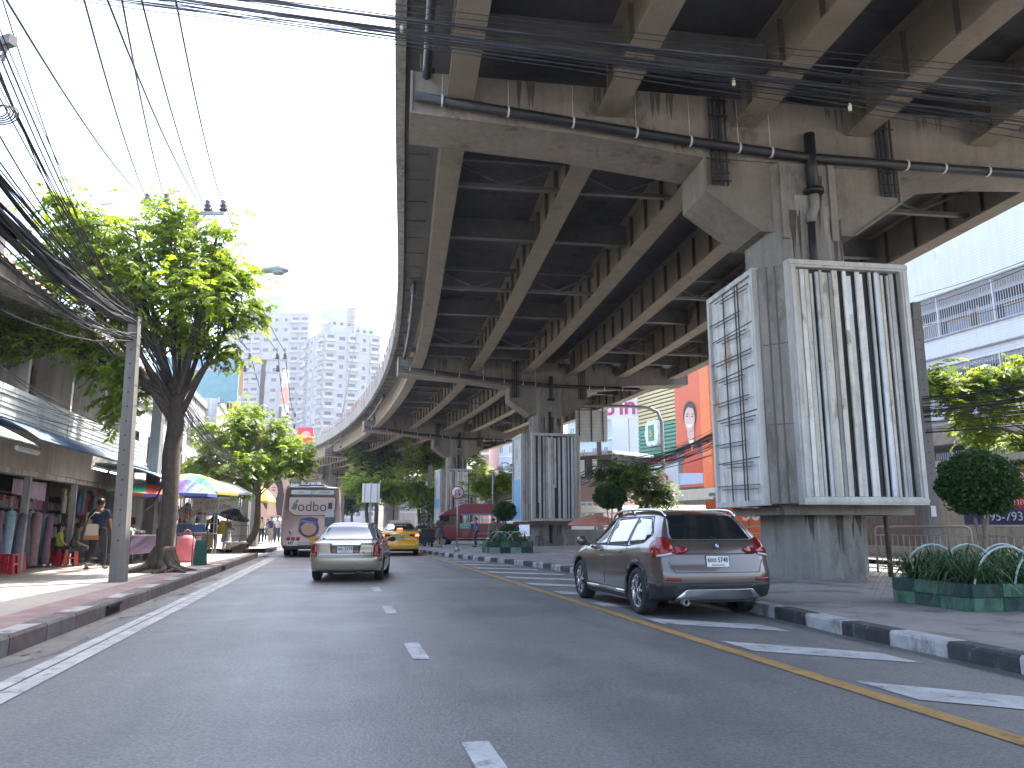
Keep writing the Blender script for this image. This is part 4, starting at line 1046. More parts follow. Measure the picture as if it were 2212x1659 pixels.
# ---- red truck bus (open-sided passenger truck), pointing left across the median gap
def make_truck():
    A = D(930,1160,51.0); e = empty('red_passenger_truck', 'dark red open-sided passenger truck standing behind the median', 'truck', (A.x+2.85,51.0,0), R(86))
    RP = paint('truck_red', (.19,.018,.022), .0, .35); RP2 = mat('truck_red_roof', (.24,.03,.03), .5)
    # local y forward (towards picture left), x right
    b = MB()
    def side(prof, x0, x1, m=0): b.ext([(x0,y,z) for y,z in prof], (x1-x0,0,0), m)
    side([(2.85,.55),(2.88,.95),(2.8,1.12),(2.5,1.32),(2.3,1.38),(.9,1.38),(.9,.5),(2.75,.5)], -.83,.83)
    b.build('cab', RP, e)
    b = MB()
    for x in (-.8,.74):
        b.ext([(x,.9,1.36),(x,1.05,1.36),(x,1.05,2.1),(x,.9,2.1)],(.06,0,0)); b.bar((x+.03,2.42,1.36),(x+.03,1.98,2.0),.07,.07)
        b.bar((x+.03,2.0,2.0),(x+.03,.95,2.08),.07,.07)
    b.box((0,1.5,2.06),(1.64,1.1,.06)); b.build('cab_frame', RP, e)
    b = MB(); b.ext([(-.76,2.42,1.37),(.76,2.42,1.37),(.72,2.0,1.97),(-.72,2.0,1.97)],(0,.012,.012)); b.build('windscreen', mat('windscreen_pale',(.5,.55,.58),.15,var=.05), e)
    b = MB()
    for x in (-.79,.78): b = MB(); b.ext([(x,1.05,1.38),(x,2.32,1.38),(x,1.98,1.96),(x,1.05,2.0)],(.01,0,0)); b.build('cab_window', GLASS_D, e)
    b = MB(); b.b2((-.86,-2.85,.55),(.86,.9,.62)); b.b2((-.86,-2.85,.62),(-.82,.9,1.48)); b.b2((.82,-2.85,.62),(.86,.9,1.48)); b.b2((-.82,.86,.62),(.82,.9,1.48))
    b.build('passenger_box', RP, e)
    b = MB(); b.ext([(-.92,-2.95,2.1),(-.92,1.9,2.1),(-.92,1.85,2.2),(-.92,.75,2.66),(-.92,-2.95,2.66)],(1.84,0,0)); b.box((0,-1.0,2.69),(1.6,3.4,.06)); b.build('roof', RP2, e)
    b = MB(); b.b2((-.93,-2.9,2.02),(-.9,.8,2.1)); b.b2((.9,-2.9,2.02),(.93,.8,2.1)); b.build('roof_edge', mat('painted_strip',(.12,.3,.45),.6,var=.4,scale=3), e)
    for x in (-.85,.85):
        for y in (-2.8,-2.0,-1.2,-.4,.4,.87):
            b = MB(); b.bar((x,y,1.48),(x,y,2.1),.045); b.build('post', RP, e)
        b = MB(); 
        for y in frange(-2.7,.8,.19): b.bar((x*.985,y,1.48),(x*.985,y,1.7),.015)
        b.tube([(x*.985,-2.8,1.71),(x*.985,.85,1.71)],.015,5); b.build('side_rail', STEEL, e)
    b = MB(); b.ext([(-.5,1.95,2.1),(.5,1.95,2.1),(.5,2.25,2.06),(-.5,2.25,2.06)],(0,0,.13)); b.build('visor_sign', mat('visor_pink',(.6,.35,.35),.5), e)
    b = MB(); b.box((.0,2.92,.62),(1.7,.1,.16)); b.build('front_bumper', mat('bumper_maroon',(.1,.02,.02),.5), e)
    for x in (-.6,.6):
        b = MB(); b.lathe([(.1,0),(.09,.04),(0,.05)],(x,2.86,.88),14,M=Matrix.Rotation(R(-90),3,'X')); b.build('headlight', CLRL, e)
    b = MB(); b.box((-.87,.5,1.33),(.012,.72,.34)); bb = b.build('green_notice', mat('notice_green',(.07,.33,.22),.5), e)
    text_mb('บริการรับส่ง', .14, PLATE, 'notice_lettering', e, face_M((-.884,.5,1.4),(0,-1,0)), ext=.002); text_mb('ตลอดสาย', .11, PLATE, 'notice_lettering', e, face_M((-.884,.5,1.25),(0,-1,0)), ext=.002)
    text_mb('กรุงเทพรวมใจพัฒนา', .2, mat('faded_lettering',(.5,.3,.3),.6,var=0), 'side_lettering', e, face_M((-.868,-.95,.86),(0,-1,0)), ext=.002)
    for y in (-1.75,1.95):
        for x in (-.84,.84): wheel(e, x, y, .36, .22, .2, 'steel', STEEL)
    b = MB(); b.box((0,0,.45),(1.1,5,.12)); b.build('chassis', DARK, e)
    plate(e, (-.87,-.2,.38), .34,.15, '30-5102') if False else None
    return e
TRUCK = make_truck()
# ------------------------------------------------------------------ trees and plants
def qmesh(name, V, F, mats, mi=None, smooth=False):
    me = bpy.data.meshes.new(name); V = np.asarray(V, np.float32).reshape(-1,3); F = np.asarray(F, np.int32)
    k = F.shape[1]; me.vertices.add(len(V)); me.vertices.foreach_set('co', V.ravel())
    me.loops.add(F.size); me.loops.foreach_set('vertex_index', F.ravel())
    me.polygons.add(len(F)); me.polygons.foreach_set('loop_start', np.arange(0,F.size,k,dtype=np.int32)); me.polygons.foreach_set('loop_total', np.full(len(F),k,np.int32))
    for m in (mats if isinstance(mats,(list,tuple)) else [mats]): me.materials.append(m)
    if mi is not None: me.polygons.foreach_set('material_index', np.asarray(mi,np.int32))
    me.update(); me.validate(); return me
def leafcloud(rs, tips, per, leaf, wid, rach, pairs, spread, droop=.5, mats=1, lobe=.35):
    """compound leaves: a drooping stalk carrying pairs of leaflets. tips = [(pos, dir)]"""
    P = np.repeat(np.array([t[0] for t in tips], float), per, 0); Dr = np.repeat(np.array([t[1] for t in tips], float), per, 0); N = len(P)
    P = P+rs.normal(0, spread, (N,3)); dd = Dr*.5+rs.normal(0,.6,(N,3)); dd[:,2] = dd[:,2]*.5+.1
    nz = lambda q: q/(np.linalg.norm(q, axis=1, keepdims=True)+1e-9)
    dd = nz(dd); side = nz(np.cross(dd,(0,0,1))); L = (rach*rs.uniform(.7,1.2,N))[:,None]; q = P.copy(); mi = rs.integers(0, mats, N)
    quads, MI = [], []; Z = np.array((0,0,1.0))
    for i in range(pairs):
        t = (i+1)/pairs; dn = nz(dd-Z*droop*t*1.6); q = q+dn*L/pairs
        for s_ in (-1,1):
            ld = nz(side*s_*.85+dn*.45-Z*droop*.5+rs.normal(0,.16,(N,3))); nn = np.cross(ld, dn); wv = nz(np.cross(ld, nn))+rs.normal(0,.12,(N,3))
            l = (leaf*rs.uniform(.75,1.2,N))[:,None]; w_ = (wid*rs.uniform(.8,1.2,N))[:,None]
            quads.append(np.stack([q, q+ld*l*lobe+wv*w_/2+Z*.12*w_, q+ld*l-Z*.12*l, q+ld*l*lobe-wv*w_/2+Z*.12*w_], 1)); MI.append(mi)
    V = np.concatenate(quads).reshape(-1,3); F = np.arange(len(V)).reshape(-1,4)
    return V, F, np.concatenate(MI)
def limb(mb, pts, r0, r1, n=8, wob=.0, m=0):
    out = []; k = len(pts)
    P = [Vector(p) for p in pts]; fine = []
    for i in range(k-1):
        p0, p1, p2, p3 = P[max(i-1,0)], P[i], P[i+1], P[min(i+2,k-1)]
        for s_ in range(4):
            t = s_/4; fine.append(.5*(2*p1+(p2-p0)*t+(2*p0-5*p1+4*p2-p3)*t*t+(3*p1-p0-3*p2+p3)*t**3))
    fine.append(P[-1]); K = len(fine)
    if wob: fine = [q+Vector((rnd(-wob,wob),rnd(-wob,wob),0)) if 0<i<K-1 else q for i,q in enumerate(fine)]
    mb.tube(fine, [r0+(r1-r0)*i/(K-1) for i in range(K)], n, m=m); return fine
BARK = mat('bark', (.095,.075,.058), .95, var=.35, scale=6, bump=.9, bscale=25, streak=.3)
BARKL = mat('bark_pale', (.24,.19,.14), .95, var=.35, scale=6, bump=.7, bscale=25)
LF1 = leafmat('leaf_bright', (.10,.155,.018), (.22,.32,.045), .55)
LF2 = leafmat('leaf_mid', (.055,.11,.016), (.14,.22,.035), .5)
LF3 = leafmat('leaf_deep', (.014,.045,.012), (.035,.085,.02), .3)
LF4 = leafmat('leaf_topiary', (.018,.05,.012), (.05,.11,.025), .3)
def tree(name, label, base, trunk, rt, targets, per, leaf, wid, rach, pairs, spread, seed, droop=.5, group=None, roots=0, sub=3, barkm=None, twl=.8, mats=None, cat='tree'):
    """trunk: polyline (local), targets: [(centre, radius xyz, n_limbs)] clumps the branches reach into"""
    rs = np.random.default_rng(seed); e = empty(name, label, cat, base, 0, group); random.seed(seed)
    t = MB(); f = limb(t, trunk, rt[0], rt[1], 12, .015)
    top = f[-1]
    if roots:
        for k in range(roots):
            a = 2*math.pi*k/roots+rnd(-.2,.2); L = rnd(.5,1.15)
            p = [(.10*math.cos(a),.10*math.sin(a),.55),(.28*math.cos(a),.28*math.sin(a),.2),(L*.6*math.cos(a+.2),L*.6*math.sin(a+.2),.07),(L*math.cos(a+rnd(-.3,.4)),L*math.sin(a+.2),.0)]
            limb(t, p, .15, .03, 6, .02)
            if L > .8: limb(t, [p[2],(L*.95*math.cos(a-.3),L*.95*math.sin(a-.3),.03)], .05, .02, 5)
    t.build('trunk', barkm or BARK, e)
    tips = []; b = MB()
    for (c, rad, n) in targets:
        c = Vector(c)
        st = f[int(len(f)*rnd(.72,.98))]
        mid = st.lerp(c, .55)+Vector((rnd(-.2,.2),rnd(-.2,.2),rnd(0,.3)))
        main = limb(b, [st, mid, c], rt[1]*rnd(.3,.58), .03, 7, .02)
        for k in range(n):
            dv = Vector((rnd(-1,1),rnd(-1,1),rnd(-.8,1)))
            if dv.length > 1: dv.normalize()
            tp = c+Vector((dv.x*rad[0],dv.y*rad[1],dv.z*rad[2])); s0 = main[int(len(main)*rnd(.45,.98))]
            br = limb(b, [s0, s0.lerp(tp,.5)+Vector((0,0,rnd(0,.15))), tp], .028, .007, 4)
            dd = (tp-s0); dd = dd/(dd.length+1e-6)
            tips.append((tuple(tp), tuple(dd)))
            for q in range(sub): tips.append((tuple(s0.lerp(tp, rnd(.45,.95))+Vector((rnd(-.2,.2),rnd(-.2,.2),rnd(-.1,.2)))), tuple(dd)))
    b.build('branches', barkm or BARK, e)
    V, F, MI = leafcloud(rs, tips, per, leaf, wid, rach, pairs, spread, droop, len(mats or (1,1)))
    me = qmesh('crown', V, F, list(mats or (LF1, LF2)), MI)
    o = bpy.data.objects.new('crown', me); COL.objects.link(o); o.parent = e
    return e
# the big street tree (about 9 m): base in the left pavement
tb = G(350,1235,.2)
def loc(u, v, Y, base): q = D(u,v,Y); return tuple(q-base)
T1 = []
for (u,v,dy,rx,rz,n) in ((300,600,0,1.35,.75,24),(400,540,.4,.9,.7,16),(180,505,-.6,.85,.6,15),(120,450,-.8,.35,.35,8),(235,560,.8,1.0,.6,14),(480,570,.2,.75,.5,13),(520,660,.2,.65,.5,13),(440,640,-.7,.9,.6,16),(470,760,.3,.6,.45,10),
        (340,720,.7,1.0,.5,14),(210,640,-1.0,.9,.6,15),(110,560,-.9,.7,.5,12),(60,610,-1.2,.55,.4,9),(60,700,-1.3,.5,.5,10),(25,740,-1.5,.35,.35,7),(210,790,-.8,.5,.32,8),(275,870,-.3,.3,.42,8),(290,490,.6,.9,.5,12),(375,470,.2,.4,.35,8),(500,600,.9,.5,.3,8),(390,700,1.2,.7,.5,9),(160,730,-.9,.4,.3,6),(470,510,.6,.35,.3,6)):
    T1.append((loc(u,v,tb.y+dy,tb),(rx,rx*.9,rz),int(n*1.15)))
tree('street_tree', 'tall leafy tree with spreading buttress roots on the left pavement beside the concrete pole', tb,
     [(0,0,0),(.02,0,.5),(.05,.0,1.6),(.0,0,2.9),(.06,0,3.7),(-.02,.05,4.3)], (.215,.155), T1, 2, .17, .08, .46, 6, .17, 3, .55, roots=13, sub=3)
# second tree, lower and rounder
t2 = G(540,1191,.2)
T2 = []
for (u,v,dy,rx,rz,n) in ((470,950,-.5,1.1,.8,15),(560,930,0,1.3,.8,18),(640,985,.2,.95,.8,15),(430,1000,-.8,.7,.7,11),(520,1010,-.9,1.0,.7,13),(610,1005,-.5,.9,.5,12),(510,1045,.1,.8,.4,8),(530,900,.5,.8,.5,9),(655,990,-.4,.6,.5,8),(560,980,.8,1.2,.8,10)):
    T2.append((loc(u,v,t2.y+dy,t2),(rx,rx,rz),n))
tree('street_tree', 'smaller round-headed tree with a crooked pale trunk, between the market stalls and the kerb', t2,
     [(-.75,0,0),(-.2,0,.3),(.2,0,.9),(.25,0,1.6),(.22,0,2.4),(.2,0,3.0)], (.19,.1), T2, 4, .19, .095, .5, 5, .17, 8, .55, sub=3, barkm=BARKL)
# right-hand street tree with bright leaves
t3 = Vector((18.0,23.5,.15))
T3 = []
for (u,v,dy,rx,rz,n) in ((2055,850,0,.7,.35,10),(2130,830,0,.8,.4,11),(2190,800,0,.6,.4,8),(2010,830,.3,.4,.3,6),(2180,880,-.3,.7,.4,8),(2100,930,.2,.9,.35,7),(2200,960,.3,.6,.3,6)):
    T3.append((loc(u,v,t3.y+dy,t3),(rx,rx,rz),n))
tree('roadside_tree', 'bright-leaved tree behind the ball-clipped shrub, before the white school building', t3, [(0,0,0),(-.1,0,1.5),(-.5,0,2.6),(-.9,0,3.4)], (.16,.09), T3, 4, .19,.095,.42,5,.16, 5, .5)
# trees behind the advertising box, along the far pavement
def simple_tree(name, label, x, y, h, r, seed, n=9, mats=None, leaf=.3, flat=.6, group='trees beyond the flyover', pale=False):
    rs = random.Random(seed); T = []
    for k in range(n):
        a = rs.uniform(0,6.28); q = rs.uniform(.15,.8)*r
        T.append(((q*math.cos(a),q*math.sin(a),h-r*flat+rs.uniform(-.6,.6)*r*flat),(r*.42,r*.42,r*.32*flat+.3),7))
    return tree(name, label, (x,y,.0), [(0,0,0),(.1,0,h*.25),(-.05,.1,h*.5),(0,0,h*.6)], (.05*r+.08,.04*r+.03), T, 3, leaf, leaf*.5, leaf*2.2, 4, .25, seed, .4, group=group, mats=mats, sub=2)
q = D(1340,1120,44); simple_tree('roadside_tree','thin tree with drooping feathery leaves below the hanging cables, beside the blank road sign', q.x, 44, 5.2, 2.0, 21, 8, (LF2,LF3), .24)
q = D(1400,1120,46); simple_tree('roadside_tree','thin tree with dusty sparse leaves before the green striped facade', q.x, 46, 4.6, 1.7, 22, 7, (LF2,LF3), .24)
q = D(1075,1120,72); simple_tree('roadside_tree','sunlit yellow-green tree between the second and third advertising boxes', q.x, 72, 6.6, 2.9, 23, 12, (LF1,LF1), .36)
q = D(935,1100,95); simple_tree('roadside_tree','broad layered green tree beyond the red truck', q.x, 95, 14, 6.0, 24, 16, (LF1,LF2), .55, .7)
q = D(905,1100,80); simple_tree('roadside_tree','lower sunlit tree with tangled branches beyond the taxi', q.x, 80, 6.0, 2.5, 25, 8, (LF1,LF2), .4)
q = D(812,1100,100); simple_tree('roadside_tree','tall dark tree rising behind the blank white sign board', q.x, 100, 13, 4.4, 26, 10, (LF1,LF2,LF3), .55, .8)
q = D(792,1100,70); simple_tree('roadside_tree','low tree with pale green tips under the blank white sign board', q.x, 70, 5.6, 2.4, 27, 9, (LF2,LF1), .34)
q = D(955,1100,86); simple_tree('roadside_tree','low dark tree just left of the red truck cab', q.x, 86, 5.2, 3.0, 28, 10, (LF3,LF2), .4)
q = D(760,1100,120); simple_tree('roadside_tree','hazy green tree beside the pink bus under the flyover', q.x, 120, 7, 2.8, 29, 6, (LF2,LF3), .6)

# ball-clipped shrubs
def topiary(label, x, y, z, rx, rz, seed, zb=.15, stems=3, leaf=.035, n=11000, cat='shrub'):
    rs = np.random.default_rng(seed); e = empty('clipped_shrub', label, cat, (x,y,zb), 0, 'ball-clipped shrubs')
    d = rs.normal(0,1,(n,3)); d /= np.linalg.norm(d,axis=1)[:,None]
    lump = 1+.07*np.sin(d[:,0]*5+seed)*np.cos(d[:,1]*6)+.06*np.sin(d[:,2]*9+d[:,0]*4)+.05*np.sin(d[:,0]*17)*np.sin(d[:,1]*15+seed)*np.sin(d[:,2]*16)+np.where(rs.uniform(0,1,n)<.035,rs.uniform(.03,.2,n),0)
    r = (rs.uniform(0,1,n)**.22)*lump
    p = d*r[:,None]*np.array((rx,rx,rz))+np.array((0,0,z-zb)); p[:,2] = np.maximum(p[:,2], z-zb-rz*.86)
    a = rs.normal(0,1,(n,3))+d*.7; a /= np.linalg.norm(a,axis=1)[:,None]; b = np.cross(a, rs.normal(0,1,(n,3))); b /= np.linalg.norm(b,axis=1)[:,None]
    L = leaf*rs.uniform(.7,1.3,n)[:,None]
    V = np.stack([p-a*L, p+b*L*.5, p+a*L, p-b*L*.5],1).reshape(-1,3); F = np.arange(4*n).reshape(-1,4)
    o = bpy.data.objects.new('crown', qmesh('crown', V, F, [LF4, LF3], rs.integers(0,2,n))); COL.objects.link(o); o.parent = e
    t = MB()
    for k in range(7):
        dv = rs.normal(0,1,3); dv /= np.linalg.norm(dv); dv[2] = abs(dv[2])*.8; limb(t, [(0,0,z-zb-rz*.5),(dv[0]*rx*.5,dv[1]*rx*.5,z-zb+dv[2]*rz*.4),(dv[0]*rx*1.12,dv[1]*rx*1.12,z-zb+dv[2]*rz*1.12)], .012, .004, 4)
    for k in range(stems):
        a_ = 2*math.pi*k/stems; limb(t, [(.06*math.cos(a_),.03*math.sin(a_),-.0),(.05*math.cos(a_+.5),.05*math.sin(a_+.5),(z-zb)*.4),(.25*rx*math.cos(a_+1),.25*rx*math.sin(a_+1),z-zb-rz*.4)], .036, .024, 6)
    t.build('stem', BARKL, e); return e
q = D(2112,1046,12.6); topiary('large dark shrub clipped to a ball on bare stems, in the near green planter', q.x, 12.6, q.z, .62, .54, 31, .4)
q = D(1318,1074,30); topiary('dark ball-clipped shrub on thin stems beyond the parked SUV', q.x, 30, q.z, .62, .48, 32, .15, n=7000, leaf=.05)
q = D(1090,1105,38.5); topiary('small dark ball-clipped shrub beside the red truck', q.x, 38.5, q.z, .58, .5, 33, .15, n=5000, leaf=.05)
q = D(1099,1150,36.5); topiary('low rounded shrub standing behind the hooped planter', q.x, 36.5, q.z, .5, .38, 34, .15, n=4000, leaf=.045)

# planters with hoops and strap-leaved lilies
GRN1 = mat('planter_green', (.08,.17,.12), .85, var=.35, scale=4, stains=((.45,.42,.4),3,.5)); GRN2 = mat('planter_dark_green', (.035,.07,.06), .9, var=.4, scale=4, stains=((1.9,1.7,1.6),3,.52)); GRNL = mat('planter_pale_green', (.22,.36,.28), .85, var=.3, scale=5)
HOOP = mat('hoop_green_white', (.42,.52,.5), .5, var=.35, scale=6)
LILY = leafmat('lily_leaf', (.02,.06,.022), (.06,.12,.05), .25)
SOIL = mat('soil', (.09,.07,.055), .95, var=.3, scale=8)
def planter(label, c, rz, L, Wd, h, nh, nl, seed, hoopr=.5):
    rs = random.Random(seed); e = empty('planter', label, 'planter', (c[0],c[1],.15), rz)
    b = MB(); bl = .42
    nx = max(2,int(L/bl)); ny = max(1,int(Wd/bl))
    for row in range(2):
        z = row*h/2
        for i in range(nx):
            for sy in (-1,1): b.box((-L/2+(i+.5)*L/nx, sy*(Wd/2), z+h/4),(L/nx-.012,.14+rs.uniform(-.01,.01),h/2-.01), m=(i+row+(sy>0))%2 if rs.random()>.15 else 2)
        for i in range(ny):
            for sx in (-1,1): b.box((sx*(L/2-.0), -Wd/2+(i+.5)*Wd/ny, z+h/4),(.14,Wd/ny-.16 if ny==1 else Wd/ny-.012,h/2-.01), m=(i+row)%2)
    b.build('block_wall', [GRN1,GRN2,GRNL], e)
    b = MB(); b.box((0,0,h*.4),(L-.16,Wd-.16,h*.7)); b.build('soil', SOIL, e)
    for i in range(nh):
        x0 = -L/2+.1+(L-.2-hoopr*2)*(i/max(1,nh-1))+hoopr
        for sy in (-1,1):
            q = MB(); q.tube([(x0+hoopr*math.cos(a), sy*(Wd/2-.02), max(0,h-.15)+ (hoopr*1.15)*math.sin(a)) for a in [math.pi*k/14 for k in range(15)]], .015, 6); q.build('hoop', HOOP, e)
    V, F = [], []
    for k in range(nl):
        x, y = rs.uniform(-L/2+.1,L/2-.1), (rs.uniform(-Wd/2+.1,Wd/2-.1) if k%3 else rs.choice((-1,1))*(Wd/2-.12))
        for j in range(18):
            a = rs.uniform(0,6.28); ln = rs.uniform(.55,1.25); out = rs.uniform(.25,.85); w_ = .02
            p = [Vector((x,y,h*.7))]; 
            for s_ in range(1,6):
                t = s_/5; p.append(Vector((x+math.cos(a)*out*t*1.2, y+math.sin(a)*out*t*1.2, h*.7+ln*(1.5*t-1.25*t*t*(.6+out)))))
            sd = Vector((-math.sin(a),math.cos(a),0))
            for s_ in range(5):
                w0 = w_*(1-s_/5.5); w1 = w_*(1-(s_+1)/5.5); b0 = len(V)
                V += [p[s_]-sd*w0, p[s_]+sd*w0, p[s_+1]+sd*w1, p[s_+1]-sd*w1]; F.append((b0,b0+1,b0+2,b0+3))
    o = bpy.data.objects.new('lily_leaves', qmesh('lily_leaves', [tuple(q) for q in V], F, LILY)); COL.objects.link(o); o.parent = e
    return e
pa = G(2075,1320,.15)
planter('low planter of green painted blocks with white hoops and strap-leaved lilies, nearest on the median', (pa.x+1.55,pa.y+.95), R(10), 3.2, 1.5, .36, 4, 90, 41, .56)
pb = G(1096,1195,.15)
planter('small planter of chequered green blocks with hoops, before the second advertising box', (pb.x,pb.y+.6), R(14), 1.9, 1.1, .5, 2, 16, 42, .5)
pc = G(1700,1215,.15)
planter('planter with a pale hoop seen past the rear of the parked SUV', (6.35,23.5), R(10), 1.6, 1.0, .4, 2, 14, 43, .45)
random.seed(9)
# ------------------------------------------------------------------ left side: shophouses, awnings, stalls
def LW(u, w, z): p = W(u, w, z); return p
def lbox(mb, u0, u1, w0, w1, z0, z1, m=0):     # box in the straight left frame
    mb.add([W(u0,w0,z0),W(u1,w0,z0),W(u1,w1,z0),W(u0,w1,z0),W(u0,w0,z1),W(u1,w0,z1),W(u1,w1,z1),W(u0,w1,z1)],
           [(0,1,2,3),(4,7,6,5),(0,4,5,1),(1,5,6,2),(2,6,7,3),(3,7,4,0)], m)
PLAS = mat('plaster_dirty', (.45,.42,.38), .85, var=.16, scale=.7, streak=.45, stains=((.5,.45,.4),1.1,.55))
PLASW = mat('plaster_white', (.62,.61,.6), .85, var=.1, scale=.7, streak=.3, stains=((.6,.58,.55),.9,.58))
PLASG = mat('plaster_grey', (.33,.33,.33), .85, var=.15, streak=.35)
BEAM = mat('beam_beige', (.36,.31,.26), .8, var=.15, streak=.2)
ROOFT = mat('roof_sheet_pale', (.55,.56,.57), .5, .2, var=.12, scale=1, streak=.25)
TILE = mat('eave_tile', (.33,.2,.14), .85, var=.3, scale=6)
BLUEA = mat('awning_blue', (.035,.085,.15), .5, var=.3, scale=2.5, stains=((2.2,2,1.8),3,.6))
GRNA = mat('awning_dark_green', (.035,.06,.055), .5, var=.3); WHTA = mat('awning_white', (.5,.51,.5), .6, var=.2)
SHUT = mat('shutter_brown', (.12,.085,.07), .7, var=.25, scale=4, streak=.3)
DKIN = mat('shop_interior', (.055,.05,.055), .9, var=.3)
FASC = mat('fascia_sheet', (.6,.62,.62), .45, .1, var=.08, scale=.8, streak=.2)
LIT = mat('tube_light', (.9,.95,1), .5, var=0, emit=2.5)
def ribbed(mb, a0, a1, b0, b1, n, amp, m=0, alt=None):
    """corrugated sheet between edge a0-a1 (top) and b0-b1 (bottom), ribs running top to bottom"""
    a0,a1,b0,b1 = map(Vector,(a0,a1,b0,b1)); nn = (a1-a0).cross(b0-a0).normalized()
    vs = []
    for i in range(n*2+1):
        t = i/(n*2); o = nn*(amp if i%2 else -amp); vs += [a0.lerp(a1,t)+o, b0.lerp(b1,t)+o]
    for i in range(n*2): mb.add([vs[2*i],vs[2*i+1],vs[2*i+3],vs[2*i+2]],[(0,1,2,3)], m if alt is None else (m if (i//2)%2 else alt))
def shophouse():
    e = empty('shophouse', 'old two-storey shophouse with a white ribbed fascia, brown shutters and tiled eave above the market', 'building', W(10,4.2,0))
    o = e.location; 
    def fin(mb, name, mats, parent=e, label=None):
        mb.v = [tuple(Vector(q)-(o if parent is e else o)) for q in mb.v]; return mb.build(name, mats, parent, label)
    b = MB(); lbox(b,-6,22.4,8.2,9,.2,9.4); lbox(b,22.1,22.4,4.5,8.2,.2,9.3); lbox(b,-6,22.1,4.4,8.2,2.98,3.2); lbox(b,-6,22.1,4.25,4.5,2.5,3.0)
    lbox(b,-6,22.1,5.35,5.5,3.2,6.3); fin(b,'wall',[PLAS])
    b = MB(); lbox(b,-6,22.3,4.18,4.24,2.62,3.5); fin(b,'lintel',[BEAM])
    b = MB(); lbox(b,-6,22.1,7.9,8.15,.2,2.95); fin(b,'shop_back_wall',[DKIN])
    for uu in (-.5,4.0,8.4,12.75,16.3,20.3):
        b = MB(); lbox(b,uu,uu+.12,4.3,4.45,.2,2.62); fin(b,'shop_column',[PLASG])
    for uu in (1.5,5.0,8.5,12.0,15.2,18.4,22.0):
        b = MB(); lbox(b,uu,uu+.14,4.35,5.35,3.2,6.15); fin(b,'balcony_fin',[PLASW])
    for uu in (1.64,5.14,8.64,12.14,15.34,18.54):
        b = MB(); lbox(b,uu+.35,uu+2.75,5.28,5.36,3.55,5.7); f = fin(b,'window',[SHUT])
        b = MB()
        for k in range(7): lbox(b,uu+.42+k*.36,uu+.66+k*.36,5.22,5.285,3.65,5.6)
        fin(b,'shutter',[mat('shutter_slat',(.2,.13,.11),.7,var=.3,scale=5)],f)
        b = MB()
        for k in range(9): b.bar(W(uu+.3+k*.33,4.5,3.2)-Vector((0,0,0)),W(uu+.3+k*.33,4.5,3.95+.25*math.sin(k*1.3)),.025)
        b.bar(W(uu+.2,4.5,3.9),W(uu+3.0,4.5,4.02),.03); b.bar(W(uu+.2,4.5,3.5),W(uu+2.6,4.5,3.45),.03)
        fin(b,'balcony_rail',[mat('rusty_rail',(.34,.2,.13),.8)])
    # pieces of white fascia in front of the first floor
    b = MB(); f0, f1 = 7.0, 21.2
    for k in range(11):
        z = 3.5+k*.062; lbox(b,-6,f1,3.62-.012*(k%2),3.66,z,z+.058)
    for uu in frange(-5.5,21,2.1): lbox(b,uu,uu+.012,3.6,3.66,3.5,4.18)
    fin(b,'fascia_sign',[FASC],label='white ribbed sheet fascia, blank and dappled')
    b = MB()
    for uu in frange(-5,20,1.6): b.bar(W(uu,3.68,3.5),W(uu+.3,4.4,3.9),.04); b.bar(W(uu,3.68,4.1),W(uu,4.4,4.0),.035)
    fin(b,'fascia_brackets',[mat('rusty_rail',(.34,.2,.13),.8)])
    # eave and roof
    b = MB(); b.add([W(-6,3.7,6.2),W(22.5,3.7,6.35),W(22.5,5.5,6.7),W(-6,5.5,6.55)],[(0,1,2,3)]); b.add([W(-6,3.7,6.2),W(22.5,3.7,6.35),W(22.5,3.7,6.6),W(-6,3.7,6.45)],[(0,1,2,3)])
    fin(b,'eave_soffit',[PLAS])
    b = MB(); ribbed(b,W(-6,8.4,8.6),W(22.6,8.4,8.75),W(-6,3.6,6.5),W(22.6,3.6,6.65),90,.03); fin(b,'roof',[ROOFT])
    b = MB(); ribbed(b,W(-6,3.85,6.66),W(22.6,3.85,6.8),W(-6,3.5,6.47),W(22.6,3.5,6.62),80,.035); fin(b,'eave_tiles',[TILE])
    b = MB(); lbox(b,-6,15.2,6.5,9,8.4,10.2); b.add([W(-6,6.0,9.2),W(16,6.0,9.2),W(16,9,10.6),W(-6,9,10.6)],[(0,1,2,3)]); fin(b,'upper_roof',[ROOFT])
    b = MB(); b.box(W(14,5.5,7.55)-Vector((0,0,0)),(1.5,.8,.7),HD); fin(b,'orange_cover',[mat('tarpaulin_orange',(.5,.16,.05),.6)])
shophouse()
# awnings hang over the pavement: things of their own
def awning(u0, u1, mats, label, curve, z0, z1, w0=4.2, w1=2.6, alt=True):
    b = MB(); n = int((u1-u0)/.2); K = 6
    def edge(k):
        t = k/K; return (w0+(w1-w0)*t, z0+(z1-z0)*(t**(1.0+curve*1.4)))
    for k in range(K):
        wa, za = edge(k); wb, zb = edge(k+1)
        ribbed(b, W(u0,wa,za), W(u1,wa,za+.06), W(u0,wb,zb), W(u1,wb,zb+.06), n, .022, 0, 1 if alt else None)
    wb, zb = edge(K); b.tube([W(u0,wb,zb),W(u1,wb,zb+.06)],.03,6)
    ob = b.build('awning', mats); return tag(ob, label, 'awning')
awning(-5, 8.0, [GRNA,WHTA], 'striped green and white corrugated awning at the near end of the shophouse', .2, 3.45, 2.75)
awning(8.1, 17.2, [BLUEA,BLUEA], 'weathered blue curved awning below the white fascia', .9, 3.48, 2.95, alt=False)
awning(17.4, 22.5, [mat('awning_pale_blue',(.22,.4,.52),.5,var=.2),mat('awning_pale_blue',(.22,.4,.52),.5)], 'light blue awning behind the concrete pole', .8, 3.2, 2.75, w1=2.2, alt=False)
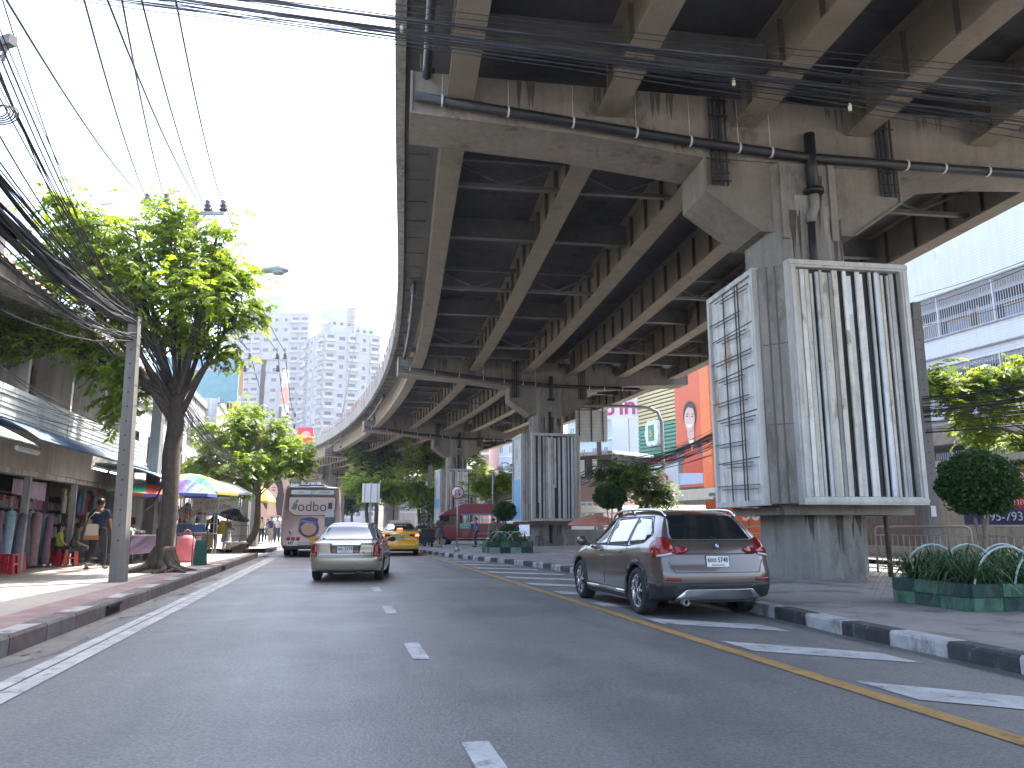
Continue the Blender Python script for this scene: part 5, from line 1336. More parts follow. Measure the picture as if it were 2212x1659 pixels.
awning(23.2, 28.5, [mat('awning_sky',(.2,.36,.5),.5,var=.25),WHTA], 'faded sky blue awning behind the big tree', .6, 3.1, 2.6, w0=5.0, w1=2.4)
awning(28.8, 34, [mat('awning_green',(.08,.2,.12),.6,var=.3),GRNA], 'dark green awning beyond the yellow and green umbrella', .6, 3.2, 2.7, w0=5.0, w1=2.6)
for uu, lb in ((9.7,'first'),(15.0,'second'),(16.6,'third')):
    b = MB(); b.box((0,0,0),(.06,1.25,.07),m=0); b.box((0,0,-.045),(.035,1.2,.03),m=1)
    e = empty('tube_lamp', lb+' fluorescent tube lamp under the blue awning, counted from the road end nearest the camera', 'lamp', W(uu,3.35,2.88), HD)
    b.build('housing', [WHITE, LIT if uu > 12 else WHITE], e)
# stock of the cloth shop
cols = [(.14,.13,.2),(.2,.13,.2),(.3,.2,.22),(.42,.33,.3),(.3,.42,.5),(.24,.2,.32),(.12,.16,.2),(.35,.28,.36),(.45,.4,.34),(.1,.1,.14)]
names = ['slate','plum','rose','sand','pale blue','violet','teal grey','lilac','cream','navy']
for i in range(13):
    c_ = cols[(i*3+1)%10] if i != 9 else (.36,.5,.56)
    m = mat('cloth_%d' % ((i*3+1)%10 if i != 9 else 77), c_, .85, var=.25, scale=9)
    b = MB(); R_ = rnd(.09,.13); hgt = rnd(1.15,1.4); b.lathe([(R_*.9,0),(R_,.05),(R_*1.02,hgt*.5),(R_*.96,hgt-.04),(R_*.5,hgt)],(0,0,0),14); b.lathe([(.025,hgt-.02),(.025,hgt+.05)],(0,0,0),8)
    uu = 11.9+i*.285; o = b.build('cloth_roll', m); o.location = W(uu, 4.55+rnd(-.1,.15), .28 if i%3 else .4); o.rotation_euler = (R(rnd(-7,3)), R(rnd(-6,6)), HD)
    nm = 'pale turquoise' if i == 9 else names[(i*3+1)%10]
    tag(o, '%s cloth roll, number %s in the row standing before the fabric shop' % (nm, ['one','two','three','four','five','six','seven','eight','nine','ten','eleven','twelve','thirteen'][i]), 'cloth roll', 'cloth rolls before the fabric shop')
b = MB(); lbox(b,11.6,15.6,4.75,5.2,.2,.5); lbox(b,11.6,15.6,4.85,5.2,.5,1.05); e = tag(b.build('display_bench', mat('bench_grey',(.16,.15,.15),.8,var=.2)), 'low grey bench carrying the cloth rolls', 'bench')
random.seed(3)
for s_ in range(9):     # shelves with folded cloth
    uu = 5.2+s_*1.75
    if uu > 20: break
    e = empty('shelf_unit', 'shop shelf of folded cloth and boxes, number %s along the dark shop interior' % ['one','two','three','four','five','six','seven','eight','nine'][s_], 'shelf', W(uu,5.4,.2), HD, 'shelves inside the shops')
    b = MB()
    for z in (.75,1.15,1.55,1.95): b.box((0,0,z),(.5,1.5,.03))
    for y in (-.74,.74): b.box((0,y,1.0),(.5,.03,2.0))
    b.build('frame', mat('shelf_wood',(.14,.11,.09),.8), e)
    for z in (.765,1.165,1.565):
        b = MB(); y = -.68
        while y < .6:
            w_ = random.uniform(.09,.2); h = random.uniform(.15,.33); b.box((.08,y+w_/2,z+h/2),(.3,w_-.015,h), m=random.randrange(6)); y += w_
        b.build('folded_cloth', [mat('fold%d'%k,c,.85,var=.1) for k,c in enumerate([(.4,.36,.33),(.25,.17,.25),(.45,.2,.18),(.16,.25,.3),(.5,.48,.42),(.34,.12,.16)])], e)
for uu, z, m, lb in ((13.9,2.2,(.33,.24,.32),'mauve cloth hanging as a valance in the fabric shop'),(18.6,2.25,(.38,.36,.3),'beige cloth banner hanging at the back of the shop'),(10.6,2.3,(.05,.13,.25),'dark blue plastic crate hanging high in the shop'),(8.3,2.3,(.45,.42,.4),'pale printed cloths hanging over the shop front')):
    b = MB(); n = 12; vs = []
    for i in range(n+1):
        t = i/n; p = W(uu-1.1+2.2*t, 4.7+.03*math.sin(i*2), 0); vs += [p+Vector((0,0,z+.25)), p+Vector((0,0,z-.12-.12*t+.02*math.sin(i*3)))]
    b.add(vs, [(2*i,2*i+1,2*i+3,2*i+2) for i in range(n)]); o = b.build('hanging_cloth', mat('hang_%d'%int(uu), m, .85, var=.15)); tag(o, lb, 'cloth')
b = MB(); b.box((0,0,0),(.04,.5,.42)); o = b.build('price_notice', mat('notice_yellow',(.45,.42,.18),.7)); o.location = W(17.6,4.25,1.5); o.rotation_euler = (0,0,HD); tag(o,'yellow cardboard notice behind the walking person','notice')

# stools
def stool(p, label, m=REDP, h=.45):
    e = empty('plastic_stool', label, 'stool', p, rnd(0,1), 'red plastic stools on the left pavement')
    b = MB(); b.prism(rpoly([(-.16,-.16),(.16,-.16),(.16,.16),(-.16,.16)],.05), h-.03, h); b.build('seat', m, e)
    for sx in (-1,1):
        for sy in (-1,1):
            b = MB(); b.add([(sx*.15,sy*.15,h-.03),(sx*.07,sy*.15,h-.03),(sx*.09,sy*.19,0),(sx*.19,sy*.19,0),(sx*.15,sy*.07,h-.03),(sx*.07+sx*.06,sy*.07,h-.03),(sx*.17,sy*.09,0),(sx*.19,sy*.09,0)],[(0,1,2,3),(0,3,7,4),(4,5,6,7),(0,4,5,1),(1,5,6,2)]); b.build('leg', m, e)
    b = MB()
    for s_ in (-1,1): b.box((0,s_*.165,h*.5),(.26,.012,.05)); b.box((s_*.165,0,h*.5),(.012,.26,.05))
    b.build('brace', m, e)
stool(G(15,1240,.2), 'bright red plastic stool standing alone at the road end of the market')
copy = stool(G(28,1236,.2)+Vector((-.25,.5,0)), 'second red stool, just behind the lone bright red one')
stool(G(122,1223,.2), 'red stool under the seated person in lime green')
stool(G(152,1223,.2), 'red-orange stool under the seated person in the dark patterned shirt', mat('stool_orange',(.6,.08,.03),.4,var=.05))

# umbrellas
def umbrella(name, label, base, rz, r, h, cols, group=None, tilt=(0,0), n=8, drop=.32, fr=.1, pole=True):
    e = empty(name, label, 'umbrella', base, rz, group); e.rotation_euler = (tilt[0],tilt[1],rz)
    b = MB(); K = 5
    for j in range(n):
        for k in range(K):
            q = []
            for (kk, jj) in ((k,j),(k,j+1),(k+1,j+1),(k+1,j)):
                t = kk/K; a = 2*math.pi*jj/n; rr = r*t; q.append((rr*math.cos(a), rr*math.sin(a), h-drop*(t**1.7)))
            b.add(q, [(0,1,2,3)], j%len(cols))
            if k == K-1 and fr:
                a0,a1 = 2*math.pi*j/n, 2*math.pi*(j+1)/n; p0 = Vector((r*math.cos(a0),r*math.sin(a0),h-drop)); p1 = Vector((r*math.cos(a1),r*math.sin(a1),h-drop))
                b.add([p0,p1,p1-Vector((0,0,fr)),p0-Vector((0,0,fr))],[(0,1,2,3)], (j+(1 if len(cols)>3 else 0))%len(cols))
    b.build('canopy', cols, e)
    if pole:
        b = MB(); b.tube([(0,0,0),(0,0,h)],.02,8); b.lathe([(.25,0),(.2,.06),(.04,.1)],(0,0,0),14); b.build('pole', STEEL, e)
        b = MB()
        for j in range(n):
            a = 2*math.pi*j/n; b.bar((0,0,h-.5),(r*.6*math.cos(a),r*.6*math.sin(a),h-drop*.42),.012); b.bar((0,0,h-.02),(r*.98*math.cos(a),r*.98*math.sin(a),h-drop-.01),.01)
        b.build('ribs', STEEL, e)
    return e
U = lambda n_, c: mat('canvas_'+n_, c, .75, var=.12, scale=3)
cr_, cg, cy, cb, cpu, cw = U('red',(.6,.09,.03)), U('green',(.07,.33,.2)), U('yellow',(.68,.52,.12)), U('blue',(.1,.14,.5)), U('purple',(.24,.12,.4)), U('white',(.62,.63,.62))
p = G(290,1213,.2); umbrella('market_umbrella','red, green and yellow market umbrella between the concrete pole and the big tree',(p.x-.05,p.y+.2,.2),R(25),1.15,2.45,[cy,cg,cr_,cg,cy,cg,cr_,cb],'market umbrellas over the stalls',(R(2),R(3)))
p = D(405,1130,28.5); umbrella('market_umbrella','large pale yellow and green market umbrella behind the big tree',(p.x,p.y,.2),R(10),1.7,3.0,[cy,cy,cg,cy],'market umbrellas over the stalls',drop=.7)
p = D(392,1130,26); umbrella('market_umbrella','blue and purple market umbrella tucked under the yellow one',(p.x,p.y,.2),R(22),1.05,2.65,[cb,cpu,cb,cb],'market umbrellas over the stalls',drop=.5)
p = D(468,1130,33); umbrella('market_umbrella','greyish white market umbrella beyond the yellow and green one',(p.x,p.y,.2),R(0),1.35,3.0,[cw],'market umbrellas over the stalls',drop=.5)
p = D(560,1130,50); umbrella('market_umbrella','small orange and green umbrella far along the pavement',(p.x,p.y,.2),R(0),1.0,3.6,[U('orange',(.6,.3,.05)),cy,cg],'market umbrellas over the stalls',drop=.9)

# stalls
METL = mat('stall_metal', (.3,.31,.32), .4, .6)
def stall(label, p, rz, w_, d_, top, cols, posts=True, seed=1):
    rs = random.Random(seed); e = empty('market_stall', label, 'stall', p, rz)
    b = MB(); b.box((0,0,.82),(w_,d_,.04)); b.box((0,0,.3),(w_-.1,d_-.1,.03)); b.build('counter', METL, e)
    for sx in (-1,1):
        for sy in (-1,1): b = MB(); b.bar((sx*(w_/2-.03),sy*(d_/2-.03),0),(sx*(w_/2-.03),sy*(d_/2-.03),top if posts else .82),.04); b.build('post', METL, e)
    b = MB(); b.box((0,-d_/2+.01,.55),(w_-.05,.02,.5)); b.build('skirt', cols[0], e)
    if posts:
        b = MB()
        for z in (1.2,1.5,1.8): b.box((0,d_/4,z),(w_-.06,d_/2,.02))
        b.build('shelves', METL, e)
    for z in ([.84]+([1.21,1.51] if posts else [])):
        for k in range(int(w_/.22)):
            x = -w_/2+.13+k*.22; h = rs.uniform(.08,.2); b = MB()
            if rs.random() < .5: b.box((x,rs.uniform(-.1,.1)+(d_/4 if z>1 else 0),z+h/2),(.16,.16,h), m=0)
            else: b.lathe([(.05,0),(.07,h*.4),(.06,h*.8),(.02,h)],(x,(d_/4 if z>1 else 0),z),10)
            b.build('goods', cols[rs.randrange(1,len(cols))], e)
    return e
gm = [mat('goods_purple',(.055,.035,.075),.7), mat('goods_red',(.45,.04,.05),.6), mat('goods_cream',(.5,.46,.38),.6), mat('goods_brown',(.22,.12,.06),.6), mat('goods_teal',(.08,.28,.25),.6), mat('goods_white',(.6,.6,.6),.5)]
p = D(283,1180,23.3); stall('food stall with a purple cloth skirt under the red, green and yellow umbrella',(p.x,p.y,.2),HD+R(80),1.8,.7,1.9,gm,False,2)
p = D(385,1180,29.0); stall('tall red and white snack stall under the yellow and green umbrella',(p.x,p.y,.2),HD+R(5),1.6,.8,2.2,[gm[1],gm[1],gm[5],gm[2],gm[1]],True,3)
p = D(425,1180,30.0); stall('glass-fronted dark snack cart beside the red stall',(p.x,p.y,.2),HD+R(0),1.3,.8,2.2,[gm[3],gm[5],gm[3],gm[2]],True,4)
def cart(label, p, rz):   # low barrow stand in front with handles
    e = empty('vendor_cart', label, 'cart', p, rz); m = mat('cart_blue_grey',(.1,.13,.17),.5)
    b = MB(); b.lathe([(.55,.86),(.56,.9)],(0,0,0),20); b.build('tray', m, e)
    for k in range(4):
        a = k*math.pi/2+.5; b = MB(); b.bar((.45*math.cos(a),.4*math.sin(a),0),(.45*math.cos(a),.4*math.sin(a),.86),.03); b.build('leg', m, e)
    b = MB(); b.box((0,0,.62),(.7,.5,.3)); b.build('cool_box', mat('coolbox',(.35,.38,.42),.5), e); b = MB(); b.box((0,.1,1.0),(.9,.02,.3)); b.build('sign_panel', mat('panel_navy',(.05,.09,.2),.5), e)
p = D(407,1190,25.5); cart('round-topped vendor stand with a blue panel behind the hanging pink bag',(p.x,p.y,.2),.3)
# hanging and standing bags
def bag(p, label, col, w_, h, rz=0, kind='plastic_bag', d=None, loops=True):
    e = empty(kind, label, 'bag', p, rz); b = MB(); d = d or w_*.45; m = mat('bag_%s'%kind+str(int(col[0]*100))+str(int(col[2]*100)), col, .55, var=.12, scale=6); n = 14
    prof = [(.35,1.0),(.62,.86),(.85,.6),(1.0,.3),(.98,.08),(.8,0)]; vs = []
    for k,(rr,zz) in enumerate(prof):
        for j in range(n):
            a = 2*math.pi*j/n; wr = 1+.06*math.sin(3*a+k*1.7); vs.append((w_/2*rr*math.cos(a)*wr, d/2*rr*math.sin(a)*wr, h*zz))
    b.add(vs, [(i*n+j,(i+1)*n+j,(i+1)*n+(j+1)%n,i*n+(j+1)%n) for i in range(len(prof)-1) for j in range(n)]+[tuple(range(n)),tuple(len(vs)-n+j for j in range(n-1,-1,-1))], 0, True)
    b.build('sack', m, e)
    if loops:
        for s_ in (-1,1):
            b = MB(); b.tube([(s_*w_*.12,0,h*.97),(s_*w_*.16,0,h*1.12),(0,0,h*1.22)],.012,5); b.build('handle', m, e)
    return e
p = G(400,1216,.2); bag((p.x,p.y,.22),'large pink plastic bag standing by the kerb next to the green crate frame',(.62,.16,.18),.72,.8,.2,d=.4)
p = G(380,1222,.2); q = D(368,1150,p.y); bag((q.x,q.y,.62),'orange plastic bag hanging beside the tree trunk',(.62,.25,.12),.26,.5,.2)
p = G(243,1252,.2); bag((p.x+.05,p.y+.1,.2),'small white rubbish bag leaning against the foot of the concrete pole',(.6,.58,.57),.34,.34,.5,loops=False)
# wire frame stand holding the bags
p = G(415,1222,.2); e = empty('bag_stand','black wire stand with a green mesh basket beside the pink bag','stand',(p.x,p.y,.2),.2)
for x in (-.02,.35):
    b = MB(); b.bar((x,0,0),(x,0,.95),.025); b.build('post', DARK, e)
b = MB(); b.bar((-.5,0,.93),(.4,0,.93),.02); b.bar((-.1,-.15,0),(.45,.15,.02),.02); b.build('crossbar', DARK, e)
b = MB()
for k in range(9): b.bar((.02+.045*k,-.1,.02),(.05+.035*k,-.02,.7),.012)
for k in range(7): b.bar((.02,-.1+.01*k,.05+.1*k),(.38,-.1+.01*k,.05+.1*k),.012)
b.add([(.02,-.05,.02),(.4,-.05,.02),(.34,0,.7),(.05,0,.7)],[(0,1,2,3)]); b.build('basket', mat('basket_green',(.03,.15,.12),.6), e)
p = G(507,1196,.2); e = empty('low_table','low folding table with white tubs at the foot of the crooked tree','table',(p.x,p.y,.2),HD)
b = MB(); b.box((0,0,.42),(.95,.55,.03)); b.build('table_top', METL, e)
for sx in (-.42,.42):
    for sy in (-.22,.22): b = MB(); b.bar((sx,sy,0),(sx*.9,sy,.42),.025); b.build('leg', DARK, e)
b = MB(); 
for x in (-.3,0,.3): b.lathe([(.1,.435),(.12,.5)],(x,0,0),12)
b.build('tubs', PLATE, e)
b = MB()
for x in (-.45,.45): b.bar((x,.28,0),(x,.28,1.15),.025)
for z in (.7,1.13): b.bar((-.45,.28,z),(.45,.28,z),.025)
b.build('back_frame', DARK, e)
# white vinyl banner between posts
p = D(463,1108,36.5); e = empty('vinyl_banner','white vinyl banner with red Thai lettering hung between posts behind the black umbrella','banner',(p.x,p.y,0),HD*0+R(6))
b = MB(); b.ext([(-1.0,0,1.75),(1.05,0,1.95),(1.1,0,3.0),(-1.05,0,2.6)],(0,.03,0)); b.build('sheet', mat('vinyl_white',(.6,.62,.62),.6,var=.06), e)
text_mb('ข้าวแกง อาหารตามสั่ง',.22,REDP,'banner_lettering',e,face_M((0,-.012,2.45),(1,0,.1)),ext=.002); text_mb('น้ำดื่ม ก๋วยเตี๋ยว',.24,REDP,'banner_lettering',e,face_M((0,-.012,2.15),(1,0,.1)),ext=.002)
for x in (-1.1,1.15): b = MB(); b.bar((x,.05,0.2),(x,.05,3.0),.05); b.build('post', METL, e)
# phone-booth like kiosk
p = G(527,1192,.2); e = empty('kiosk','narrow metal kiosk with a sloping pale roof beside the pole behind the crooked tree','kiosk',(p.x-1.9,p.y+4.5,.2),HD)
e.scale = (.6,.8,.9)
b = MB(); b.ext([(-.9,-.5,2.3),(.75,-.5,2.55),(.75,-.5,2.62),(-.9,-.5,2.4)],(0,1.4,0)); b.ext([(-.9,-.5,2.35),(.75,-.5,2.6),(.3,-.1,2.95),(-.4,-.1,2.9)],(0,.9,0)); b.build('roof', ROOFT, e)
for x in (-.8,.65):
    for y in (-.4,.6): b = MB(); b.bar((x,y,0),(x,y,2.35),.06); b.build('post', METL, e)
b = MB(); b.b2((-.8,.55,0),(.65,.6,2.3)); b.b2((-.8,-.4,0),(.65,-.36,.8)); b.build('panel', mat('kiosk_panel',(.35,.34,.32),.6), e)

# buildings further along
def block(name, label, u0, u1, w0, w1, z1, m, floors=(), wm=None, trim=None, seed=1, awn=None):
    e = empty(name, label, 'building', W(u0,w0,0)); o = e.location
    def fin(mb, nm, mats, par=e):
        mb.v = [tuple(Vector(q)-o) for q in mb.v]; return mb.build(nm, mats, par)
    b = MB(); lbox(b,u0,u1,w0,w1,.2,z1); fin(b,'wall',[m])
    b = MB(); lbox(b,u0-.05,u1+.05,w0-.12,w0,z1-.3,z1+.08); fin(b,'parapet',[trim or m])
    for z in floors:
        n = max(1,int((u1-u0)/3.2))
        for k in range(n):
            a = u0+(k+.22)*(u1-u0)/n; c = u0+(k+.78)*(u1-u0)/n
            b = MB(); lbox(b,a,c,w0-.04,w0+.02,z,z+1.3); f = fin(b,'window',[WHITE])
            b = MB(); lbox(b,a+.07,(a+c)/2-.04,w0-.06,w0-.035,z+.07,z+1.23); lbox(b,(a+c)/2+.04,c-.07,w0-.06,w0-.035,z+.07,z+1.23); fin(b,'pane',[wm or GLASS_D],f)
            b = MB(); lbox(b,a-.08,c+.08,w0-.14,w0-.0,z-.1,z-.02); fin(b,'sill',[trim or m],f)
    for sd in (u0,):     # end wall facing the camera
        for z in floors:
            b = MB(); lbox(b,u0-.04,u0,w0+1.2,w0+2.3,z,z+1.2); fin(b,'window',[wm or GLASS_D])
    return e, fin
block('white_shophouse','grimy white shophouse with few openings behind the trunk of the big tree',23.2,33,5.0,12,6.6,PLASW,(3.9,),trim=PLASG)
e,fin = block('grey_shophouse','grey shophouse with a dark slatted upper storey and a broad teal sign',33.5,44,5.2,13,9.0,PLASG,(3.9,6.3))
e,fin = block('pale_shophouse','pale shophouse half hidden by the round-headed tree',44.6,58,4.6,13,9.6,PLASW,(3.6,6.4))
block('cream_shophouse','cream shophouse far along the pavement beyond the crooked tree',58.6,82,4.6,14,8.4,mat('plaster_cream',(.55,.48,.38),.85,var=.1,streak=.3),(3.8,6.2))
block('distant_shophouse','distant grey-white terrace at the end of the pavement',83,120,5,16,9.0,PLASW,(3.8,6.2))
# teal hoarding and orange pylon sign
p = D(445,790,50); e = empty('roof_hoarding','large faded teal hoarding with a small purple line of writing above the grey shophouse','hoarding',(p.x-.5,p.y,0),R(10))
b = MB(); b.box((0,0,10.8),(5.2,.2,3.0)); b.build('board', mat('hoarding_teal',(.19,.33,.36),.6,var=.1), e); b = MB(); b.box((.3,-.12,11.6),(3.6,.02,.4)); b.build('title_strip', mat('strip_violet',(.3,.3,.5),.6), e)
text_mb('รับสมัครพนักงาน',.3,PLATE,'hoarding_lettering',e,face_M((.3,-.14,11.55),(1,0,0)))
b = MB(); 
for x in (-2,0,2): b.bar((x,.2,8.8),(x,.2,12),.12); b.bar((x,1.6,8.8),(x,.2,11.5),.08)
b.build('frame', DARK, e)
q0 = D(494,1000,64); e = empty('pylon_sign','tall orange-brown pylon sign rising behind the trees','sign',(q0.x,q0.y,0),R(18))
b = MB(); b.box((0,0,10),(.75,.6,8.5)); b.build('post', mat('pylon_orange',(.5,.28,.1),.6,var=.2,streak=.3), e); b = MB(); b.box((-.1,-.1,13.5),(1.7,.7,2.6)); b.build('cap_panel', mat('pylon_brown',(.33,.19,.09),.6), e)
b = MB(); b.box((.55,-.3,12.6),(.3,.1,.9)); b.build('side_panel', mat('panel_green',(.1,.45,.2),.5), e)
# portrait hoarding of a woman's face
p = D(588,1063,63); e = empty('portrait_hoarding','upright pinkish advert with the face of a dark-haired woman, left of the bus','hoarding',(p.x,p.y,0),R(14))
s_ = 63/1662; hw, z0, z1 = 1.35, 1.27+(1138-1108)*s_*1.0, 1.27+(1138-1040)*s_
b = MB(); b.b2((-hw,0,z0-1.2),(hw,.12,z1+.3)); b.build('board', mat('advert_pink',(.5,.33,.28),.6,var=.06), e)
def flatpoly(mb, pts, y, m=0): mb.ext([(a,y,b_) for a,b_ in pts][::-1],(0,.01,0),m)
def ell(cx,cz,rx,rz,n=20,a0=0): return [(cx+rx*math.cos(a0+2*math.pi*k/n),cz+rz*math.sin(a0+2*math.pi*k/n)) for k in range(n)]
zc = (z0+z1)/2
HAIR = mat('print_hair',(.035,.03,.035),.6,var=.1); SKN = mat('print_skin',(.6,.4,.33),.6,var=.03); LIP = mat('print_lip',(.45,.1,.1),.6)
b = MB(); flatpoly(b, ell(.05,zc+.2,.85,1.45), -.02); flatpoly(b, [(-.3,zc-1.3),(.95,zc-1.6),(1.15,zc),(.4,zc+.8)], -.022); b.build('printed_hair', HAIR, e)
b = MB(); flatpoly(b, ell(-.12,zc+.35,.55,.85), -.035); flatpoly(b, [(-.35,zc-1.5),(.45,zc-1.5),(.25,zc-.2),(-.3,zc-.2)], -.037); b.build('printed_face', SKN, e)
b = MB()
for x in (-.36,.1): flatpoly(b, ell(x,zc+.5,.14,.045), -.05); flatpoly(b, [(x-.17,zc+.68),(x+.17,zc+.7),(x+.15,zc+.74),(x-.15,zc+.73)], -.05)
b.build('printed_eyes', HAIR, e); b = MB(); flatpoly(b, ell(-.14,zc-.1,.16,.06), -.05); b.build('printed_lips', LIP, e)
for x in (-1.2,1.2): b = MB(); b.bar((x,.2,0),(x,.2,z0-1),.15); b.build('post', STEEL, e)
# blank white sign board and red square sign further off
p = D(829,1065,66); e = empty('blank_road_sign','blank white back of a road sign under the flyover, left of the fourth column','sign',(p.x-1.1,p.y,0),R(8))
s_ = 66/1662
b = MB(); b.b2((-.72,0,p.z-.8),(.75,.06,p.z+.8)); b.build('board', WHITE, e)
b = MB()
for x in (-.5,0,.55): b.b2((x-.03,-.05,p.z-.82),(x+.03,0,p.z+.82))
b.build('stiffeners', STEEL, e); b = MB(); b.bar((0,.15,0),(0,.15,p.z+.9),.2); b.build('post', STEEL, e)
p = D(659,940,90); e = empty('petrol_sign','small square red sign with a pale round emblem beside the flyover lamps','sign',(p.x,p.y,0),R(5))
b = MB(); b.b2((-.9,0,p.z-.9),(.9,.3,p.z+.9)); b.build('board', mat('sign_red',(.65,.03,.06),.5), e); b = MB(); flatpoly(b, ell(.1,p.z+.05,.5,.45), -.02); b.build('emblem', mat('emblem_yellow',(.6,.35,.3),.5), e)
b = MB(); b.bar((0,.4,0),(0,.4,p.z),.3); b.build('post', STEEL, e)

# goods hanging and standing along the stalls
rs = random.Random(21)
hg = [(.45,.05,.06),(.1,.14,.3),(.5,.46,.4),(.06,.05,.07),(.35,.2,.28),(.12,.3,.28),(.55,.4,.1),(.28,.3,.34)]
def garment(p, k, label, s_=1.0):
    c = hg[k%8]; m = mat('garment%d'%(k%8), c, .85, var=.2, scale=7); b = MB(); n = 10; vs = []
    rows = [(.06,0),(.2,-.06),(.34,-.2),(.22,-.24),(.21,-.45),(.24,-.72)]
    for j,(w_,z) in enumerate(rows):
        for i in range(n): a = 2*math.pi*i/n; vs.append((w_*math.cos(a)*s_, (.035+.015*math.sin(3*a+j+k))*math.sin(a)*2*s_, z*s_))
    b.add(vs, [(j*n+i,(j+1)*n+i,(j+1)*n+(i+1)%n,j*n+(i+1)%n) for j in range(len(rows)-1) for i in range(n)]+[tuple(range(n))], 0, True)
    b.tube([(-.15*s_,0,-.02),(0,0,.05),(.15*s_,0,-.02)],.008,5); b.tube([(0,0,.05),(0,0,.12)],.005,4)
    o = b.build('hanging_garment', m); o.location = p; o.rotation_euler = (0,0,HD+R(rs.uniform(40,130))); tag(o, label, 'garment', 'garments hanging along the shops'); return o
cn = ['red','navy','cream','black','mauve','teal','mustard','slate']
i = 0
for uu in [5.6+.42*k for k in range(14)]+[16.9+.4*k for k in range(9)]:
    garment(W(uu, 4.7+rs.uniform(-.1,.1), 2.35+rs.uniform(-.05,.05)), i*3+int(uu), '%s shirt on a hanger in the row under the shop lintel' % cn[(i*3+int(uu))%8]); i += 1
for k in range(16):
    uu = 23.5+k*.75; garment(W(uu, 3.6+rs.uniform(-.3,.3), 2.3+rs.uniform(-.2,.2)), k*5+1, '%s top hanging at the stalls behind the big tree' % cn[(k*5+1)%8], 1.1)
def crate(p, c, label, w_=.5, d_=.38, h=.3):
    b = MB(); t = .02; m = mat('crate%02d%02d'%(int(c[0]*99),int(c[2]*99)), c, .6, var=.12)
    b.b2((-w_/2,-d_/2,0),(w_/2,d_/2,t)); 
    for sy in (-1,1):
        for z in (.02,.12,.22): b.b2((-w_/2,sy*d_/2-t/2,z),(w_/2,sy*d_/2+t/2,z+.07))
    for sx in (-1,1):
        for z in (.02,.12,.22): b.b2((sx*w_/2-t/2,-d_/2+.01,z+.001),(sx*w_/2+t/2,d_/2-.01,z+.069))
    for k in range(6): b.ball((rs.uniform(-.15,.15),rs.uniform(-.1,.1),.2),(.08,.08,.08),n=8,k=6)
    o = b.build('crate', m); o.location = p; o.rotation_euler = (0,0,HD+rs.uniform(-.2,.2)); tag(o,label,'crate','crates of goods along the pavement'); return o
for k,(uu,w_,c,lb) in enumerate(((16.6,3.2,(.3,.22,.12),'brown crate on the pavement behind the walking person'),(17.9,3.7,(.1,.2,.35),'blue crate under the food stall'),(24.6,2.6,(.35,.06,.05),'red crate by the snack stalls'),(25.6,2.3,(.4,.38,.34),'cream crate by the snack stalls'),(27.1,3.1,(.08,.25,.2),'green crate near the glass-fronted cart'),(30.5,2.9,(.3,.3,.32),'grey crate beyond the black umbrella'),(19.3,3.3,(.45,.42,.4),'white box crate left of the big tree trunk'))):
    crate(W(uu,w_,.2), c, lb)
# ------------------------------------------------------------------ people
SKIN = mat('skin', (.38,.22,.15), .55, var=.05); SKIND = mat('skin_tan', (.26,.14,.09), .55, var=.05); HAIRM = mat('hair_black', (.012,.011,.011), .5, var=.1, scale=30); SHOE = mat('shoe_dark', (.03,.03,.032), .6)
def skin_obj(name, vs, es, rs, m, parent, sub=2):
    me = bpy.data.meshes.new(name); me.from_pydata(vs, es, []); me.materials.append(m)
    o = bpy.data.objects.new(name, me); COL.objects.link(o); o.parent = parent
    md = o.modifiers.new('skin','SKIN'); md.use_smooth_shade = True
    if not me.skin_vertices: me.attributes.new
    sv = me.skin_vertices[0].data if me.skin_vertices else None
    if sv is None:
        bm = bmesh.new(); bm.from_mesh(me); bm.verts.layers.skin.verify(); bm.to_mesh(me); bm.free(); sv = me.skin_vertices[0].data
    for i, r in enumerate(rs):
        sv[i].radius = r if hasattr(r,'__len__') else (r, r); sv[i].use_root = (i == 0)
    s_ = o.modifiers.new('sub','SUBSURF'); s_.levels = s_.render_levels = sub
    return o
